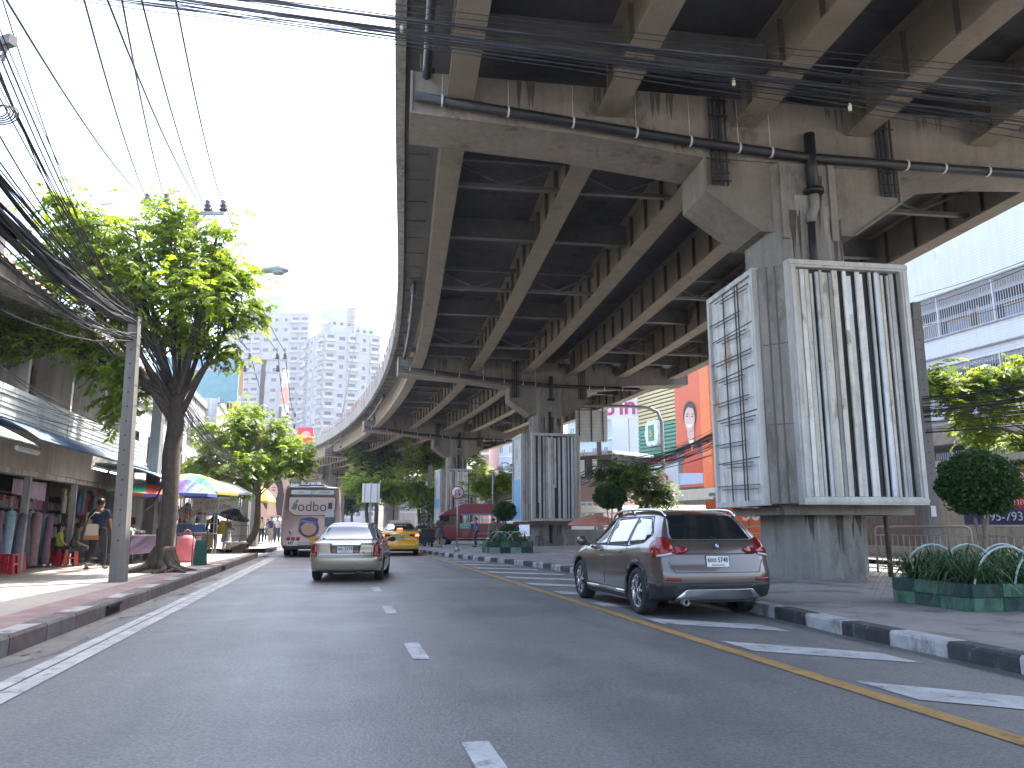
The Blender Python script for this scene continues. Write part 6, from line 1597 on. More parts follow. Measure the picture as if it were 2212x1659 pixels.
def person(label, p, rz, h=1.65, shirt=(.3,.3,.3), trous=(.05,.05,.06), pose='stand', arms=((.25,.06,.9),(-.25,.06,.9)), step=.0, hair='short', skirt=None, sleeve='short', dark=False, lean=0, elbows=None, build=1.0, face=False, shorts=False, shoes=SHOE, head=(0,0)):
    e = empty('person', label, 'person', p, rz); k = h/1.7; e.scale = (k,k,k)
    S = SKIND if dark else SKIN; sh = mat('cloth_s%02d%02d%02d' % tuple(int(c*99) for c in shirt), shirt, .85, var=.12, scale=8); tr = mat('cloth_t%02d%02d%02d' % tuple(int(c*99) for c in trous), trous, .85, var=.12, scale=8)
    if pose == 'sit':
        P = Vector((0,-.02,.5)); hip = [(.09,0,.5),(-.09,0,.5)]; knee = [(.13,.42,.5),(-.11,.42,.5)]; ank = [(.13,.40,.09),(-.12,.46,.09)]; toe = [(.15,.54,.04),(-.14,.6,.04)]
    else:
        P = Vector((0,0,.95)); s = step
        hip = [(.09,0,.92),(-.09,0,.92)]; knee = [(.1,.03+s*.5,.5),(-.1,.05-s*.35,.5)]; ank = [(.1,-.02+s,.09),(-.1,-.04-s*1.15,.1+abs(s)*.3)]; toe = [(.12,.14+s,.035),(-.12,.1-s*1.15,.03+abs(s)*.05)]
    d = P.z-.95; ly = lean
    def T(x,y,z): return (x, y+P.y+ly*(z-.95), z+d)
    chest, waist, neck, hb, ht = T(0,0,1.35), T(0,.01,1.13), T(0,0,1.47), T(head[0]*.5,.015+head[1]*.5,1.555), T(head[0],.02+head[1],1.64)
    shd = [T(.17,0,1.4), T(-.17,0,1.4)]
    if elbows is None: elbows = [((a[0]+s_*.2)/2+s_*.03, a[1]*.35-.05, 1.14) for a, s_ in zip(arms,(1,-1))]
    el = [T(*q) for q in elbows]; wr = [T(*q) for q in arms]
    vs = [tuple(P), waist, chest, neck, hb, ht, T(head[0],.1+head[1],1.575)]; es = [(0,1),(1,2),(2,3),(3,4),(4,5),(4,6)]
    b_ = build; rs = [(.12*b_,.085*b_),(.11*b_,.08*b_),(.135*b_,.09*b_),.05,(.07,.085),(.072,.088),.02]
    def chain(par, pts, rr):
        i = par
        for q, r in zip(pts, rr): vs.append(tuple(q)); rs.append(r); es.append((i,len(vs)-1)); i = len(vs)-1
        return i
    for sd in (0,1):
        w_ = chain(2, [shd[sd], el[sd], wr[sd]], [.05,.036,.024])
        dv = (Vector(wr[sd])-Vector(el[sd])).normalized(); palm = Vector(wr[sd])+dv*.07; chain(w_, [palm], [.028]); pi = len(vs)-1
        side = dv.cross(Vector((0,1,0))).normalized() if abs(dv.y)<.9 else Vector((1,0,0))
        for f in range(4):
            o_ = palm+side*(-.024+.016*f)+dv*.015; L = (.06,.07,.075,.06)[f]
            chain(pi, [o_+dv*L*.5, o_+dv*L+Vector((0,.018,0))], [.009,.007])
        chain(w_, [Vector(wr[sd])+dv*.05+Vector((0,.035,0)), Vector(wr[sd])+dv*.09+Vector((0,.045,0))], [.011,.009])
        chain(0, [hip[sd], knee[sd], ank[sd], toe[sd]], [.085,.055,.038,.032])
    skin_obj('body', vs, es, rs, S, e)
    # shirt
    v2 = [tuple(P+Vector((0,0,-.03))), waist, chest, T(0,0,1.45)]; e2 = [(0,1),(1,2),(2,3)]; r2 = [(.15*b_,.115*b_),(.145*b_,.11*b_),(.16*b_,.115*b_),(.075,.065)]
    for sd in (0,1):
        q = Vector(shd[sd]).lerp(Vector(el[sd]), .75 if sleeve=='short' else 1.0); v2 += [tuple(shd[sd]), tuple(q)]; r2 += [.075,.066 if sleeve=='short' else .054]; n = len(v2); e2 += [(2,n-2),(n-2,n-1)]
        if sleeve == 'long': v2.append(tuple(Vector(el[sd]).lerp(Vector(wr[sd]),.92))); r2.append(.036); e2.append((n-1,n))
    skin_obj('shirt', v2, e2, r2, sh, e)
    if skirt:
        b = MB(); b.lathe([(.16,1.0+d),(.21,.8+d),(.25,.55+d),(.27,skirt+d)],(0,0,0),18,caps=False); b.build('skirt', tr, e)
    else:
        v3 = [tuple(P)]; e3 = []; r3 = [(.135*b_,.1*b_)]
        for sd in (0,1):
            a_ = Vector(knee[sd]).lerp(Vector(ank[sd]), .97)
            v3 += [hip[sd], knee[sd]]; r3 += [.108,.078]; n = len(v3); e3 += [(0,n-2),(n-2,n-1)]
            if not shorts: v3.append(tuple(a_)); r3.append(.062); e3.append((n-1,n))
        skin_obj('trousers', v3, e3, r3, tr, e)
    for sd in (0,1):
        b = MB(); a, t = Vector(ank[sd]), Vector(toe[sd]); c = a.lerp(t,.55); b.ball((0,0,0),(.045,.13,.038)); o = b.build('shoe', shoes, e); o.location = (c.x,c.y,min(a.z,t.z+.02)-.0)
    c = Vector(T(head[0],.01+head[1],1.62)); b = MB(); b.ball((c.x,c.y-.022,c.z+.02),(.088,.098,.09))
    if hair == 'long': b.ball((c.x,c.y-.065,c.z-.1),(.085,.05,.17))
    if hair == 'bun': b.ball((c.x,c.y-.11,c.z+.02),(.045,.045,.045))
    if hair == 'veil': b.ball((c.x,c.y-.01,c.z-.02),(.11,.12,.15)); b.ball((c.x,c.y-.03,c.z-.2),(.17,.12,.14))
    b.build('hair', HAIRM, e)
    if face:
        for s_ in (-1,1): b = MB(); b.ball((c.x+s_*.03,c.y+.088,c.z-.015),(.011,.006,.006)); b.build('eye', HAIRM, e)
        b = MB(); b.ball((c.x,c.y+.085,c.z-.075),(.022,.008,.006)); b.build('mouth', mat('lip',(.3,.08,.07),.5), e)
    for s_ in (-1,1): b = MB(); b.ball((c.x+s_*.082,c.y-.0,c.z-.02),(.012,.02,.03)); b.build('ear', S, e)
    return e
FW = HD   # facing along the street
A = G(205,1232,.2)
person('person walking away in a navy T-shirt and dark trousers, a cream bag at the hip', A, HD+R(-8), 1.76, (.025,.035,.07), (.02,.02,.024), arms=((.27,.1,.93),(-.26,.02,.95)), step=.22, dark=True, build=1.08, sleeve='short')
# cream shoulder bag
e = empty('shoulder_bag','cream shoulder bag with a tan base on the walking person\'s hip','bag',(A.x-.07,A.y-.2,1.0),HD)
e.scale = (.78,.9,.8)
b = MB(); b.ext(rpoly([(-.2,.0),(.2,.0),(.17,.42),(-.15,.42)],.05) and [(x,0,z) for x,z in rpoly([(-.22,0),(.21,0),(.17,.42),(-.15,.42)],.06)][::-1],(0,.12,0)); b.build('body', mat('canvas_cream',(.55,.47,.36),.8,var=.06), e)
b = MB(); b.ext([(x,-.008,z) for x,z in rpoly([(-.235,-.06),(.22,-.06),(.215,.07),(-.225,.07)],.03)][::-1],(0,.135,0)); b.build('base', mat('leather_tan',(.36,.14,.05),.6), e)
b = MB(); b.ext([(x,-.012,z) for x,z in rpoly([(-.15,.24),(.15,.24),(.15,.43),(-.14,.43)],.05)][::-1],(0,.015,0)); b.build('flap', mat('canvas_cream',(.55,.47,.36),.8), e)
b = MB(); b.tube([(-.14,.05,.4),(-.1,.02,.62),(.05,-.0,.78),(.16,.08,.76)],.014,6); b.build('strap', mat('strap_white',(.5,.48,.45),.7), e)
q = G(125,1223,.2); person('seated person in a lime green top on a red stool beside the cloth rolls', (q.x,q.y,.18), HD+R(-75), 1.6, (.35,.45,.03), (.03,.035,.05), 'sit', arms=((.12,.35,1.0),(-.12,.36,1.0)), hair='long')
q = G(152,1223,.2); person('seated person in a dark patterned shirt leaning forward on an orange-red stool', (q.x,q.y,.18), HD+R(-70), 1.6, (.06,.08,.07), (.03,.035,.05), 'sit', arms=((.1,.42,1.02),(-.1,.42,1.02)), lean=.25, dark=True)
q = D(275,1150,24.3); person('vendor in a maroon shirt and yellow collar behind the food stall', (q.x,q.y,.2), HD+R(170), 1.6, (.1,.02,.045), (.03,.03,.04), arms=((.15,.3,1.05),(-.15,.3,1.05)), hair='bun', face=True)
q = D(366,1150,27.5); person('vendor in dark clothes half hidden behind the big tree trunk', (q.x,q.y,.2), HD+R(160), 1.6, (.05,.05,.09), (.03,.03,.04), arms=((.15,.3,1.05),(-.15,.3,1.05)), hair='short')
q = G(458,1192,.2); person('person in a long black coat walking under a dark patterned umbrella', q, HD+R(-5), 1.66, (.014,.013,.016), (.014,.014,.016), hair='veil', sleeve='long', step=.1, build=1.25, arms=((.2,.25,1.15),(-.3,.0,.95)))
B_ = q; q = G(487,1189,.2); person('person in a grey wrap skirt walking under the same dark umbrella', q, HD+R(-5), 1.56, (.14,.12,.11), (.35,.34,.34), hair='short', skirt=.4, step=.12, arms=((.3,.1,1.1),(-.2,.1,1.0)))
bag((B_.x+.42,B_.y-.12,.95),'bright yellow shopping bag carried between the two people under the umbrella',(.62,.48,.02),.42,.6,.1,'tote_bag',d=.2)
p = B_; umbrella('hand_umbrella','dark patterned hand umbrella held over two people walking away',(p.x+.75,p.y-.1,1.15),R(5),.72,.95,[mat('umbrella_navy',(.02,.025,.05),.5,var=.6,scale=9,stains=((6,6,6),5,.66))],None,(R(-12),R(10)),n=8,drop=.42,fr=0)
bag((B_.x-.4,B_.y+.1,.75),'grey plastic bag hanging at the black-coated person\'s side',(.3,.3,.31),.34,.5,.3,'carrier_bag')
fp = [((541,1176),'person in a red top and dark jacket walking towards the camera by the crooked tree',(.4,.02,.03),(.03,.03,.05),'long'),
      ((563,1175),'person in a pale yellow shirt and black trousers walking towards the camera',(.55,.5,.3),(.02,.02,.03),'short'),
      ((584,1175),'person in a navy top and pale trousers walking beside the blue umbrella',(.03,.04,.1),(.33,.3,.25),'short'),
      ((597,1175),'person in a white shirt raising an arm, next to the bus',(.55,.55,.53),(.06,.07,.11),'short'),
      ((553,1172),'person in dark clothes just behind the crooked tree trunk',(.1,.07,.07),(.04,.04,.05),'short')]
for i,(px,lb,s1,t1,hr) in enumerate(fp):
    q = G(px[0],px[1],.2); person(lb, q, HD+R(180+rnd(-10,10)), 1.62+.04*i, s1, t1, hair=hr, step=.12*(1 if i%2 else -1), arms=((.26,.08,.93),(-.2,.2,1.1)) if i!=3 else ((.22,.1,1.0),(-.3,.25,1.5)), face=True)
q = G(590,1173,.2); umbrella('hand_umbrella','light blue hand umbrella between the people beside the bus',(q.x+.1,q.y+.3,.9),0,.6,1.0,[U('sky',(.12,.3,.65))],None,drop=.3,fr=0)
q = G(950,1183,.15); person('person in a brown top and grey shorts standing with folded arms before the red truck', q, HD+R(30), 1.72, (.12,.08,.075), (.06,.065,.07), hair='long', arms=((.08,.24,1.18),(-.08,.24,1.14)), elbows=[(.26,.05,1.14),(-.26,.05,1.14)], skirt=.55)
q = G(1065,1183,.15)+Vector((-.9,.8,0)); q = D(1064,1150,42); person('elderly person in an olive shirt beside the small planter and second advertising box', (q.x,q.y,.15), R(20), 1.55, (.16,.17,.12), (.03,.035,.04), hair='short')
q = D(1028,1140,44); person('person in a bright blue vest behind the small planter', (q.x,q.y,.15), R(100), 1.62, (.03,.12,.4), (.03,.03,.04), hair='short')
# passengers of the truck
for i,(x,s1) in enumerate(((1.6,(.12,.05,.1)),(1.0,(.35,.3,.38)),(.2,(.05,.06,.2)))):
    tp = TRUCK.location; q = Vector((tp.x+2.0-x+.9, tp.y-.45, .62)); person(['passenger in a maroon top riding in the red truck','passenger in a lilac top riding in the red truck','passenger in dark blue at the rear of the red truck'][i], q, R(178 if i%2 else 165), 1.6, s1, (.04,.04,.05), 'sit', arms=((.12,.3,1.0),(-.12,.3,1.0)))

# motorcycles waiting between the taxi and the truck
def motorbike(label, p, rz, col):
    e = empty('motorcycle', label, 'motorcycle', p, rz, 'motorcycles waiting by the truck'); m = paint('bike%02d'%int(col[0]*99), col, .2)
    for y in (-.62,.62):
        b = MB(); Mx = Matrix.Rotation(R(90),3,'Y'); b.lathe([(.22,-.04),(.29,-.045),(.3,0),(.29,.045),(.22,.04)],(0,0,0),22,M=Mx,caps=False); o = b.build('wheel', TYRE, e); o.location = (0,y,.3)
        b = MB()
        for k in range(8): a = k*math.pi/4; b.bar((0,0,0),(0,.22*math.cos(a),.22*math.sin(a)),.01)
        b.build('spokes', STEEL, o)
    b = MB(); limb(b,[(0,.5,.55),(0,.2,.42),(0,-.2,.55),(0,-.75,.78)],.13,.09,8); b.ball((0,.35,.75),(.16,.12,.25)); b.build('body', m, e)
    b = MB(); limb(b,[(0,.1,.74),(0,-.2,.76),(0,-.6,.84)],.11,.08,8); b.build('seat', TRIM, e)
    b = MB(); b.tube([(-.33,.25,1.05),(-.1,.4,1.0),(.1,.4,1.0),(.33,.25,1.05)],.016,6); b.bar((0,.42,1.0),(0,.62,.3),.05); b.tube([(-.2,.35,1.02),(-.28,.35,1.2)],.008,5); b.ball((-.29,.35,1.24),(.06,.02,.04)); b.build('handlebar', DARK, e)
    b = MB(); b.ball((0,.5,.92),(.08,.06,.08)); b.build('headlight', CLRL, e); b = MB(); b.tube([(.14,.2,.25),(.15,-.7,.4)],.045,8); b.build('exhaust', STEEL, e)
for i,(px,Y,c_,lb) in enumerate(((912,47,(.05,.05,.06),'dark motorcycle nearest the taxi, its rider in a black jacket'),(921,49,(.2,.02,.03),'dark red motorcycle beside the dark one'),(905,52,(.06,.08,.2),'blue motorcycle behind the other two'))):
    q = D(px,1150,Y); motorbike(lb,(q.x,q.y,.0),R(200+10*i),c_)
    e = person(['rider in a black jacket on the dark motorcycle','rider in a maroon jacket with a pink bag on the red motorcycle','rider in a blue jacket on the blue motorcycle'][i],(q.x,q.y-.1,.38),R(200+10*i),1.65,((.02,.02,.025),(.12,.03,.06),(.04,.15,.35))[i],(.03,.03,.04),'sit',arms=((.3,.42,1.0),(-.3,.42,1.0)))
q = D(916,1160,44.6); e = empty('handcart','black covered handcart parked behind the kerb next to the taxi','cart',(q.x,q.y,.0),R(15))
b = MB(); b.box((0,0,.75),(1.1,.8,.75)); b.build('box', TRIM, e); b = MB(); b.box((0,0,1.15),(1.25,.9,.04)); b.build('lid', mat('lid_green',(.1,.14,.06),.6), e)
for x in (-.45,.45):
    b = MB(); b.lathe([(.25,-.03),(.26,.03)],(0,0,0),16,M=Matrix.Rotation(R(90),3,'Y')); o = b.build('wheel', TYRE, e); o.location = (x,0,.26)

for i,(uu,w_,s1,lb) in enumerate(((33,1.9,(.35,.1,.12),'person in a dull red top at the far stalls, next to the kiosk'),(51,1.3,(.1,.12,.2),'distant person in dark blue beyond the blue umbrella'),(53,2.2,(.5,.48,.44),'distant person in cream far along the pavement'),(56,1.0,(.25,.1,.1),'distant person in brick red far along the pavement'),(21.3,3.2,(.4,.4,.42),'person in a grey shirt among the stalls just left of the big trunk'),(26.3,2.9,(.45,.3,.1),'person in a mustard shirt browsing at the red snack stall'))):
    person(lb, W(uu,w_,.2), HD+R(180 if i%2 else 20), 1.6+.03*i, s1, (.04,.04,.06), hair='short' if i%2 else 'long', step=.1, arms=((.26,.08,.93),(-.22,.15,1.0)))
# ------------------------------------------------------------------ right side
def frame_box(mb, o, d, n, s0, s1, w0, w1, z0, z1, m=0):
    """box in a facade frame: s along d, w along n (towards the viewer's street)"""
    P = lambda s_, w_, z: (o.x+d.x*s_+n.x*w_, o.y+d.y*s_+n.y*w_, z)
    mb.add([P(s0,w0,z0),P(s1,w0,z0),P(s1,w1,z0),P(s0,w1,z0),P(s0,w0,z1),P(s1,w0,z1),P(s1,w1,z1),P(s0,w1,z1)],
           [(0,1,2,3),(4,7,6,5),(0,4,5,1),(1,5,6,2),(2,6,7,3),(3,7,4,0)], m)
class Fac:
    def __init__(s, name, label, a, slope, cat='building'):
        # a: point of the facade, runs along heading slope dx/dy; s grows towards the camera
        s.d = Vector((slope,-1,0)).normalized(); s.n = Vector((-1,-slope,0)).normalized(); s.o = Vector((a[0],a[1],0))
        s.e = empty(name, label, cat, s.o)
    def box(s, mb, *a): frame_box(mb, s.o, s.d, s.n, *a)
    def fin(s, mb, name, mats, par=None, label=None):
        mb.v = [tuple(Vector(q)-s.o) for q in mb.v]; return mb.build(name, mats, par or s.e, label)
    def M(s, s_, z, w): # lettering plane on the facade (reads left to right seen from the street)
        p = s.d*s_+s.n*w+Vector((0,0,z)); return face_M(p, s.d, (0,0,1))
# --- white school building with grilles (upper right)
SCW = mat('school_white', (.66,.67,.68), .8, var=.05, scale=.8, streak=.03, stains=((.72,.64,.6), .9, .62))
f = Fac('school_building','white building with long barred verandas and ochre doors, upper right behind the flyover',(23.6,44),.295); b = MB()
L0, L1 = -9, 30
zf = (1.2, 4.75, 8.3, 11.85)
f.box(b,L0,L1,-8,-2.2,0,17); 
for z in zf[1:]: f.box(b,L0,L1,-2.2,0,z-1.75,z-.05)
f.box(b,L0,L1,-2.2,0,14.15,17.5); f.box(b,L0-.2,L0,-8,0,0,17.5)
for k in range(14):
    for j in range(3): f.box(b,L0,L1,0,.006,zf[j+1]-1.7+.12+.0*k,zf[j+1]-1.7+.13)
f.fin(b,'wall',[SCW])
b = MB()
for z in zf[1:]:
    for k in range(1,12): f.box(b,L0,L1,.0,.012,z-1.72+k*.145,z-1.72+k*.145+.02)
for k in range(1,20): f.box(b,L0,L1,.0,.012,14.2+k*.16,14.2+k*.16+.02)
f.fin(b,'cladding_lines',[mat('cladding_line',(.55,.57,.6),.8,var=0)])
OCH = mat('door_ochre', (.5,.3,.07), .6, var=.1); GREY = mat('door_grey',(.3,.33,.37),.6,var=.15); DKR = mat('room_dark',(.05,.05,.06),.8)
for z in zf[1:]:
    b = MB(); s_ = L0; i = 0
    while s_ < L1-1:
        f.box(b,s_,s_+3.8,-2.2,-2.15,z,z+2.2,2); f.box(b,s_+.3,s_+1.1,-2.15,-2.1,z,z+1.6,1); f.box(b,s_+.2,s_+.3,-2.15,-2.08,z,z+1.75,0); f.box(b,s_+1.1,s_+1.22,-2.15,-2.08,z,z+1.75,0)
        f.box(b,s_+1.9,s_+3.4,-2.15,-2.1,z,z+1.2,1); f.box(b,s_+1.9,s_+3.5,-2.12,-2.07,z+1.2,z+1.32,0); f.box(b,s_+3.4,s_+3.52,-2.15,-2.08,z,z+1.75,0); s_ += 3.8
    f.fin(b,'inner_doors',[OCH,GREY,DKR])
GRL = mat('grille_white',(.55,.57,.6),.5,var=.05)
for j, z in enumerate(zf[1:]):
    s_ = L0
    while s_ < L1:
        b = MB(); f.box(b,s_,s_+.07,-.12,-.02,z-.05,z+2.3); f.box(b,s_,s_+3.6,-.1,-.04,z-.05,z+.02); f.box(b,s_,s_+3.6,-.1,-.04,z+2.22,z+2.28)
        k = .16
        while k < 3.55: f.box(b,s_+k,s_+k+.022,-.08,-.055,z+.0,z+2.24); k += .15
        for hh in (.78,.92,1.52,1.66): f.box(b,s_+.07,s_+3.6,-.085,-.05,z+hh,z+hh+.02)
        k = .16
        while k < 3.5:
            for hh in (.85,1.59): f.box(b,s_+k+.02,s_+k+.13,-.082,-.06,z+hh-.012,z+hh+.012)
            k += .15
        f.fin(b,'veranda_grille',[GRL]); s_ += 3.6
b = MB(); 
for z in zf[1:]: f.box(b,L0,L1,-.02,.1,z-.12,z-.05); f.box(b,L0,L1,-.02,.12,z+2.28,z+2.36)
f.fin(b,'veranda_ledge',[PLASG])
b = MB(); f.box(b,6.2,6.75,.0,.03,zf[2]+.55,zf[2]+1.25); f.fin(b,'paper_notice',[WHITE])
# --- lower canopy, wall and gate in front
f = Fac('canopy_shed','long dark shed with a pale sheet roof between the school building and the railing',(18.5,40),.295); b = MB()
f.box(b,-6,28,-3,-2.8,0,4.6); f.fin(b,'wall',[mat('shed_wall',(.12,.11,.1),.85,var=.3,streak=.3)])
b = MB(); f.box(b,-6,28,-3.2,.6,4.05,4.15); f.fin(b,'roof',[ROOFT]); b = MB(); f.box(b,-6,28,-3.3,.0,5.0,5.9); f.fin(b,'upper_board',[mat('board_grey',(.24,.23,.22),.85,var=.2)])
f = Fac('boundary_wall','weathered beige and grey boundary wall with dark gates behind the railing',(13.2,36),.24,'wall'); b = MB()
f.box(b,-8,4.5,-.2,0,0,2.9); f.box(b,8,32,-.2,0,0,2.3); f.box(b,-8,32,-.25,.06,0,.55); f.fin(b,'wall_panel',[mat('wall_beige',(.4,.35,.28),.85,var=.15,streak=.3,stains=((.5,.48,.45),1,.55))])
b = MB(); 
for k in range(14): f.box(b,4.55+k*.25,4.75+k*.25,-.1,-.05,.1,2.8)
f.fin(b,'gate',[mat('gate_dark',(.13,.1,.085),.7,var=.2)])
b = MB(); f.box(b,-8,32,-.4,.25,2.95,3.15); f.box(b,8,32,-.5,.9,3.3,3.5); f.fin(b,'coping',[PLASW])
# red vinyl banner
p = D(2120,1080,19.5); ban = Fac('vinyl_banner','red and navy vinyl banner with white Thai lettering and a phone number',(p.x,p.y),.42,'banner')
s_ = 19.5/1662; zt, zb = 1.27+(1138-1022)*s_, 1.27+(1138-1132)*s_; hh = zt-zb
b = MB(); ban.box(b,-.5,4.2,0,.03,zb+hh*.28,zt); ban.fin(b,'sheet_red',[mat('vinyl_red',(.5,.02,.025),.55,var=.05)])
b = MB(); ban.box(b,-.5,4.2,0,.032,zb-.02,zb+hh*.28); ban.fin(b,'sheet_navy',[mat('vinyl_navy',(.03,.025,.12),.55)])
def fl(F_, txt, size, m, s0, z, w=.045, align='LEFT', bold=0, nm='banner_lettering'): return text_mb(txt,size,m,nm,F_.e,F_.M(s0,z,w),ext=.003,bold=bold,align=align)
fl(ban,'095-793-6154',.3,PLATE,.05,zb+hh*.13); fl(ban,'อาคารพาณิชย์',.22,PLATE,.2,zb+hh*.4); fl(ban,'ให้เช่า',.6,PLATE,.75,zb+hh*.68,bold=.012)
# railing on the median
RAIL = mat('railing_cream', (.4,.36,.3), .6, .1, var=.2, scale=5, stains=((.6,.5,.42),5,.56))
def railing(p0, p1, label, h=1.12, seg=3.2, m=RAIL):
    p0, p1 = Vector(p0), Vector(p1); e = empty('railing', label, 'railing', p0, 0, 'railings along the median'); d = p1-p0; L = d.length; d.normalize(); n = max(1,round(L/seg)); sg = L/n
    for i in range(n):
        a = d*(i*sg+.06); c = d*((i+1)*sg-.06); z = Vector((0,0,1)); b = MB(); r = .12
        b.tube([a, a+z*(h-r), a+z*(h-.03)+d*.035, a+z*h+d*r, c+z*h-d*r, c+z*(h-.03)-d*.035, c+z*(h-r), c], .027, 8); b.build('frame', m, e)
        b = MB(); b.tube([a+z*(h-.2), c+z*(h-.2)], .018, 6); b.tube([a+z*.16, c+z*.16], .018, 6); b.build('rail', m, e)
        b = MB(); k = .17
        while k < sg-.2: b.tube([a+d*k+z*.16, a+d*k+z*(h-.2)], .0125, 5, caps=False); k += .165
        b.build('bars', m, e)
railing(G(1893,1236,.15), G(2212,1262,.15)+Vector((2.2,-3.4,0)), 'cream tubular railing behind the nearest planter, right of the large column')
railing(G(1893,1236,.15)+Vector((-.5,1.2,0)), (4.3,31,.15), 'tubular railing behind the parked SUV, ending at the large column')
railing((3.6,34,.15), (5.8,25.5,.15), 'railing beyond the parked SUV near the second advertising box', m=mat('railing_green_grey',(.2,.22,.19),.6,.1,var=.2))
b = MB(); p = G(1925,1246,.15); b.tube([(0,0,0),(0,0,2.0)],.06,8); o = b.build('bollard_post', mat('post_brown',(.1,.07,.055),.7,var=.2)); o.location = p; tag(o,'short rusty brown post standing in front of the cream railing','post')
# orange price hoarding with 30
p = D(1600,1150,33); f = Fac('price_hoarding','orange hoarding with a large white 30, seen between the SUV and the large column',(p.x-.5,p.y),2.2,'sign'); b = MB()
s_ = 33/1662; z1 = 1.27+(1138-1100)*s_; z0 = 1.27+(1138-1162)*s_
f.box(b,-.9,2.9,0,.1,z0,z1+.35); f.fin(b,'panel',[mat('panel_orange',(.68,.12,.02),.5,var=.05)])
b = MB()
for k in (.0,.85,1.7,2.55): f.box(b,k-.02,k+.02,.1,.115,z0,z1+.35)
f.fin(b,'joints',[DARK])
def Mf(f_, s0, z, w): return face_M(f_.d*s0+f_.n*w+Vector((0,0,z)), f_.d if f_.d.x > 0 else -f_.d, (0,0,1))
sg = 1 if f.d.x > 0 else -1
c0 = D(1626,1115,33); s0 = (Vector((c0.x,c0.y,0))-f.o).dot(f.d)
text_mb('30',.75,PLATE,'price_lettering',f.e,Mf(f,s0,z1-.25,.125),ext=.004,bold=.02)
# --- mall facade: striped cladding, billboard
f = Fac('striped_building','building with yellow over green ribbed cladding, a clover emblem and a large orange portrait advert',(15.6,97),.40)
def fz(u, v):    # survey onto this facade plane
    r = ray(u,v); n = f.n; t = (f.o.x*n.x+f.o.y*n.y)/(r.x*n.x+r.y*n.y); q = Vector((r.x*t,r.y*t,0)); return (q-f.o).dot(f.d), CAMH+r.z*t
sL,_ = fz(1381,960); sM,_ = fz(1465,960); sR,_ = fz(1537,960); zmid = fz(1381,925)[1]
ztop, zbot = 24, fz(1381,1010)[1]
b = MB(); f.box(b,sL,sR+6,-14,-.1,0,ztop); f.fin(b,'wall',[PLASG])
YEL = mat('cladding_yellow',(.62,.52,.26),.6,var=.06); GRN = mat('cladding_green',(.08,.3,.2),.6,var=.06); DKJ = mat('cladding_gap',(.1,.1,.07),.8)
b = MB(); z = zbot; 
while z < ztop-1:
    f.box(b,sL,sM,-.1,.12,z,z+.3,1 if z < zmid else 0); f.box(b,sL,sM,-.1,-.02,z+.3,z+.46,2); z += .46
f.fin(b,'ribbed_cladding',[YEL,GRN,DKJ])
b = MB(); zb1 = fz(1500,1052)[1]; zb2 = fz(1500,995)[1]
f.box(b,sM+.1,sR-1.0,0,.3,zb1,ztop,0); f.box(b,sR-1.0,sR+.6,0,.5,zb1-.3,ztop,1); f.box(b,sM+.15,sR-1.3,.3,.34,zb1+.3,zb2,2)
ORG = mat('advert_orange',(.62,.1,.03),.5,var=.05); f.fin(b,'advert_board',[ORG, mat('advert_bright_orange',(.8,.16,.03),.5), mat('advert_pale_blue',(.42,.5,.66),.5)])
# printed portrait of a man
def pt(u,v): s_,z = fz(u,v); return s_,z
def fpoly(px, name, m, w, lift=0):
    pts = [pt(*q) for q in px]; b = MB(); b.ext([f.o+f.d*s_+f.n*w+Vector((0,0,z)) for s_,z in pts], f.n*.03); f.fin(b,name,[m])
JAC = mat('print_jacket_orange',(.55,.07,.02),.6); SLV = mat('print_sleeve_grey',(.13,.13,.14),.6)
def E_(cx,cy,rx,ry,n=20): return [(cx+rx*math.cos(2*math.pi*k/n), cy-ry*math.sin(2*math.pi*k/n)) for k in range(n)]
fpoly([(1466,1022),(1470,985),(1484,962),(1495,950),(1508,950),(1520,960),(1528,985),(1528,1022)],'printed_jacket',JAC,.32)
fpoly([(1466,1022),(1468,990),(1476,968),(1486,955),(1484,975),(1480,1022)],'printed_sleeve',SLV,.36); fpoly([(1508,950),(1518,956),(1528,985),(1529,1010),(1522,985),(1512,968)],'printed_sleeve',SLV,.36)
fpoly([(1493,950),(1505,950),(1502,975)],'printed_shirt',WHITE,.37)
fpoly([(1489,915),(1505,912),(1506,945),(1499,952),(1492,945)],'printed_neck',SKN,.38)
fpoly(E_(1496,898,13.5,31),'printed_hair',HAIR,.40); fpoly(E_(1497,905,11,28),'printed_face',SKN,.44); fpoly([(1484,890),(1487,876),(1495,868),(1505,872),(1509,890),(1504,882),(1494,880)],'printed_hair',HAIR,.48)
for cx in (1492,1503): fpoly(E_(cx,900,2.4,1.3,10),'printed_eye',HAIR,.48); fpoly([(cx-3.5,894.5),(cx+3.5,893.5),(cx+3,896)],'printed_brow',HAIR,.48)
fpoly([(1491,918),(1504,916),(1502,923),(1495,925)],'printed_smile',WHITE,.48)
# clover emblem and lettering
cx, cy = pt(1417,936); b = MB(); 
for dx,dz in ((-.55,.75),(.55,.75),(-.55,-.75),(.55,-.75),(-.75,0),(.75,0)):
    q = f.o+f.d*(cx+dx)+f.n*.15+Vector((0,0,cy+dz)); b.ext([q+f.d*(.82*math.cos(2*math.pi*k/16))+Vector((0,0,.82*math.sin(2*math.pi*k/16))) for k in range(16)], f.n*(.5+.01*dx+.004*dz))
f.fin(b,'emblem',[PLATE])
b = MB(); q = f.o+f.d*cx+f.n*.68+Vector((0,0,cy)); b.ext([q+f.d*x+Vector((0,0,z)) for x,z in ((-.6,-.95),(.6,-.95),(.6,.95),(-.6,.95))], f.n*.04); f.fin(b,'emblem_panel',[mat('emblem_green',(.03,.22,.12),.5)])
text_mb('ร',1.3,mat('emblem_gold',(.6,.45,.12),.5),'emblem_letter',f.e,f.M(cx,cy,.76),ext=.01,bold=.03)
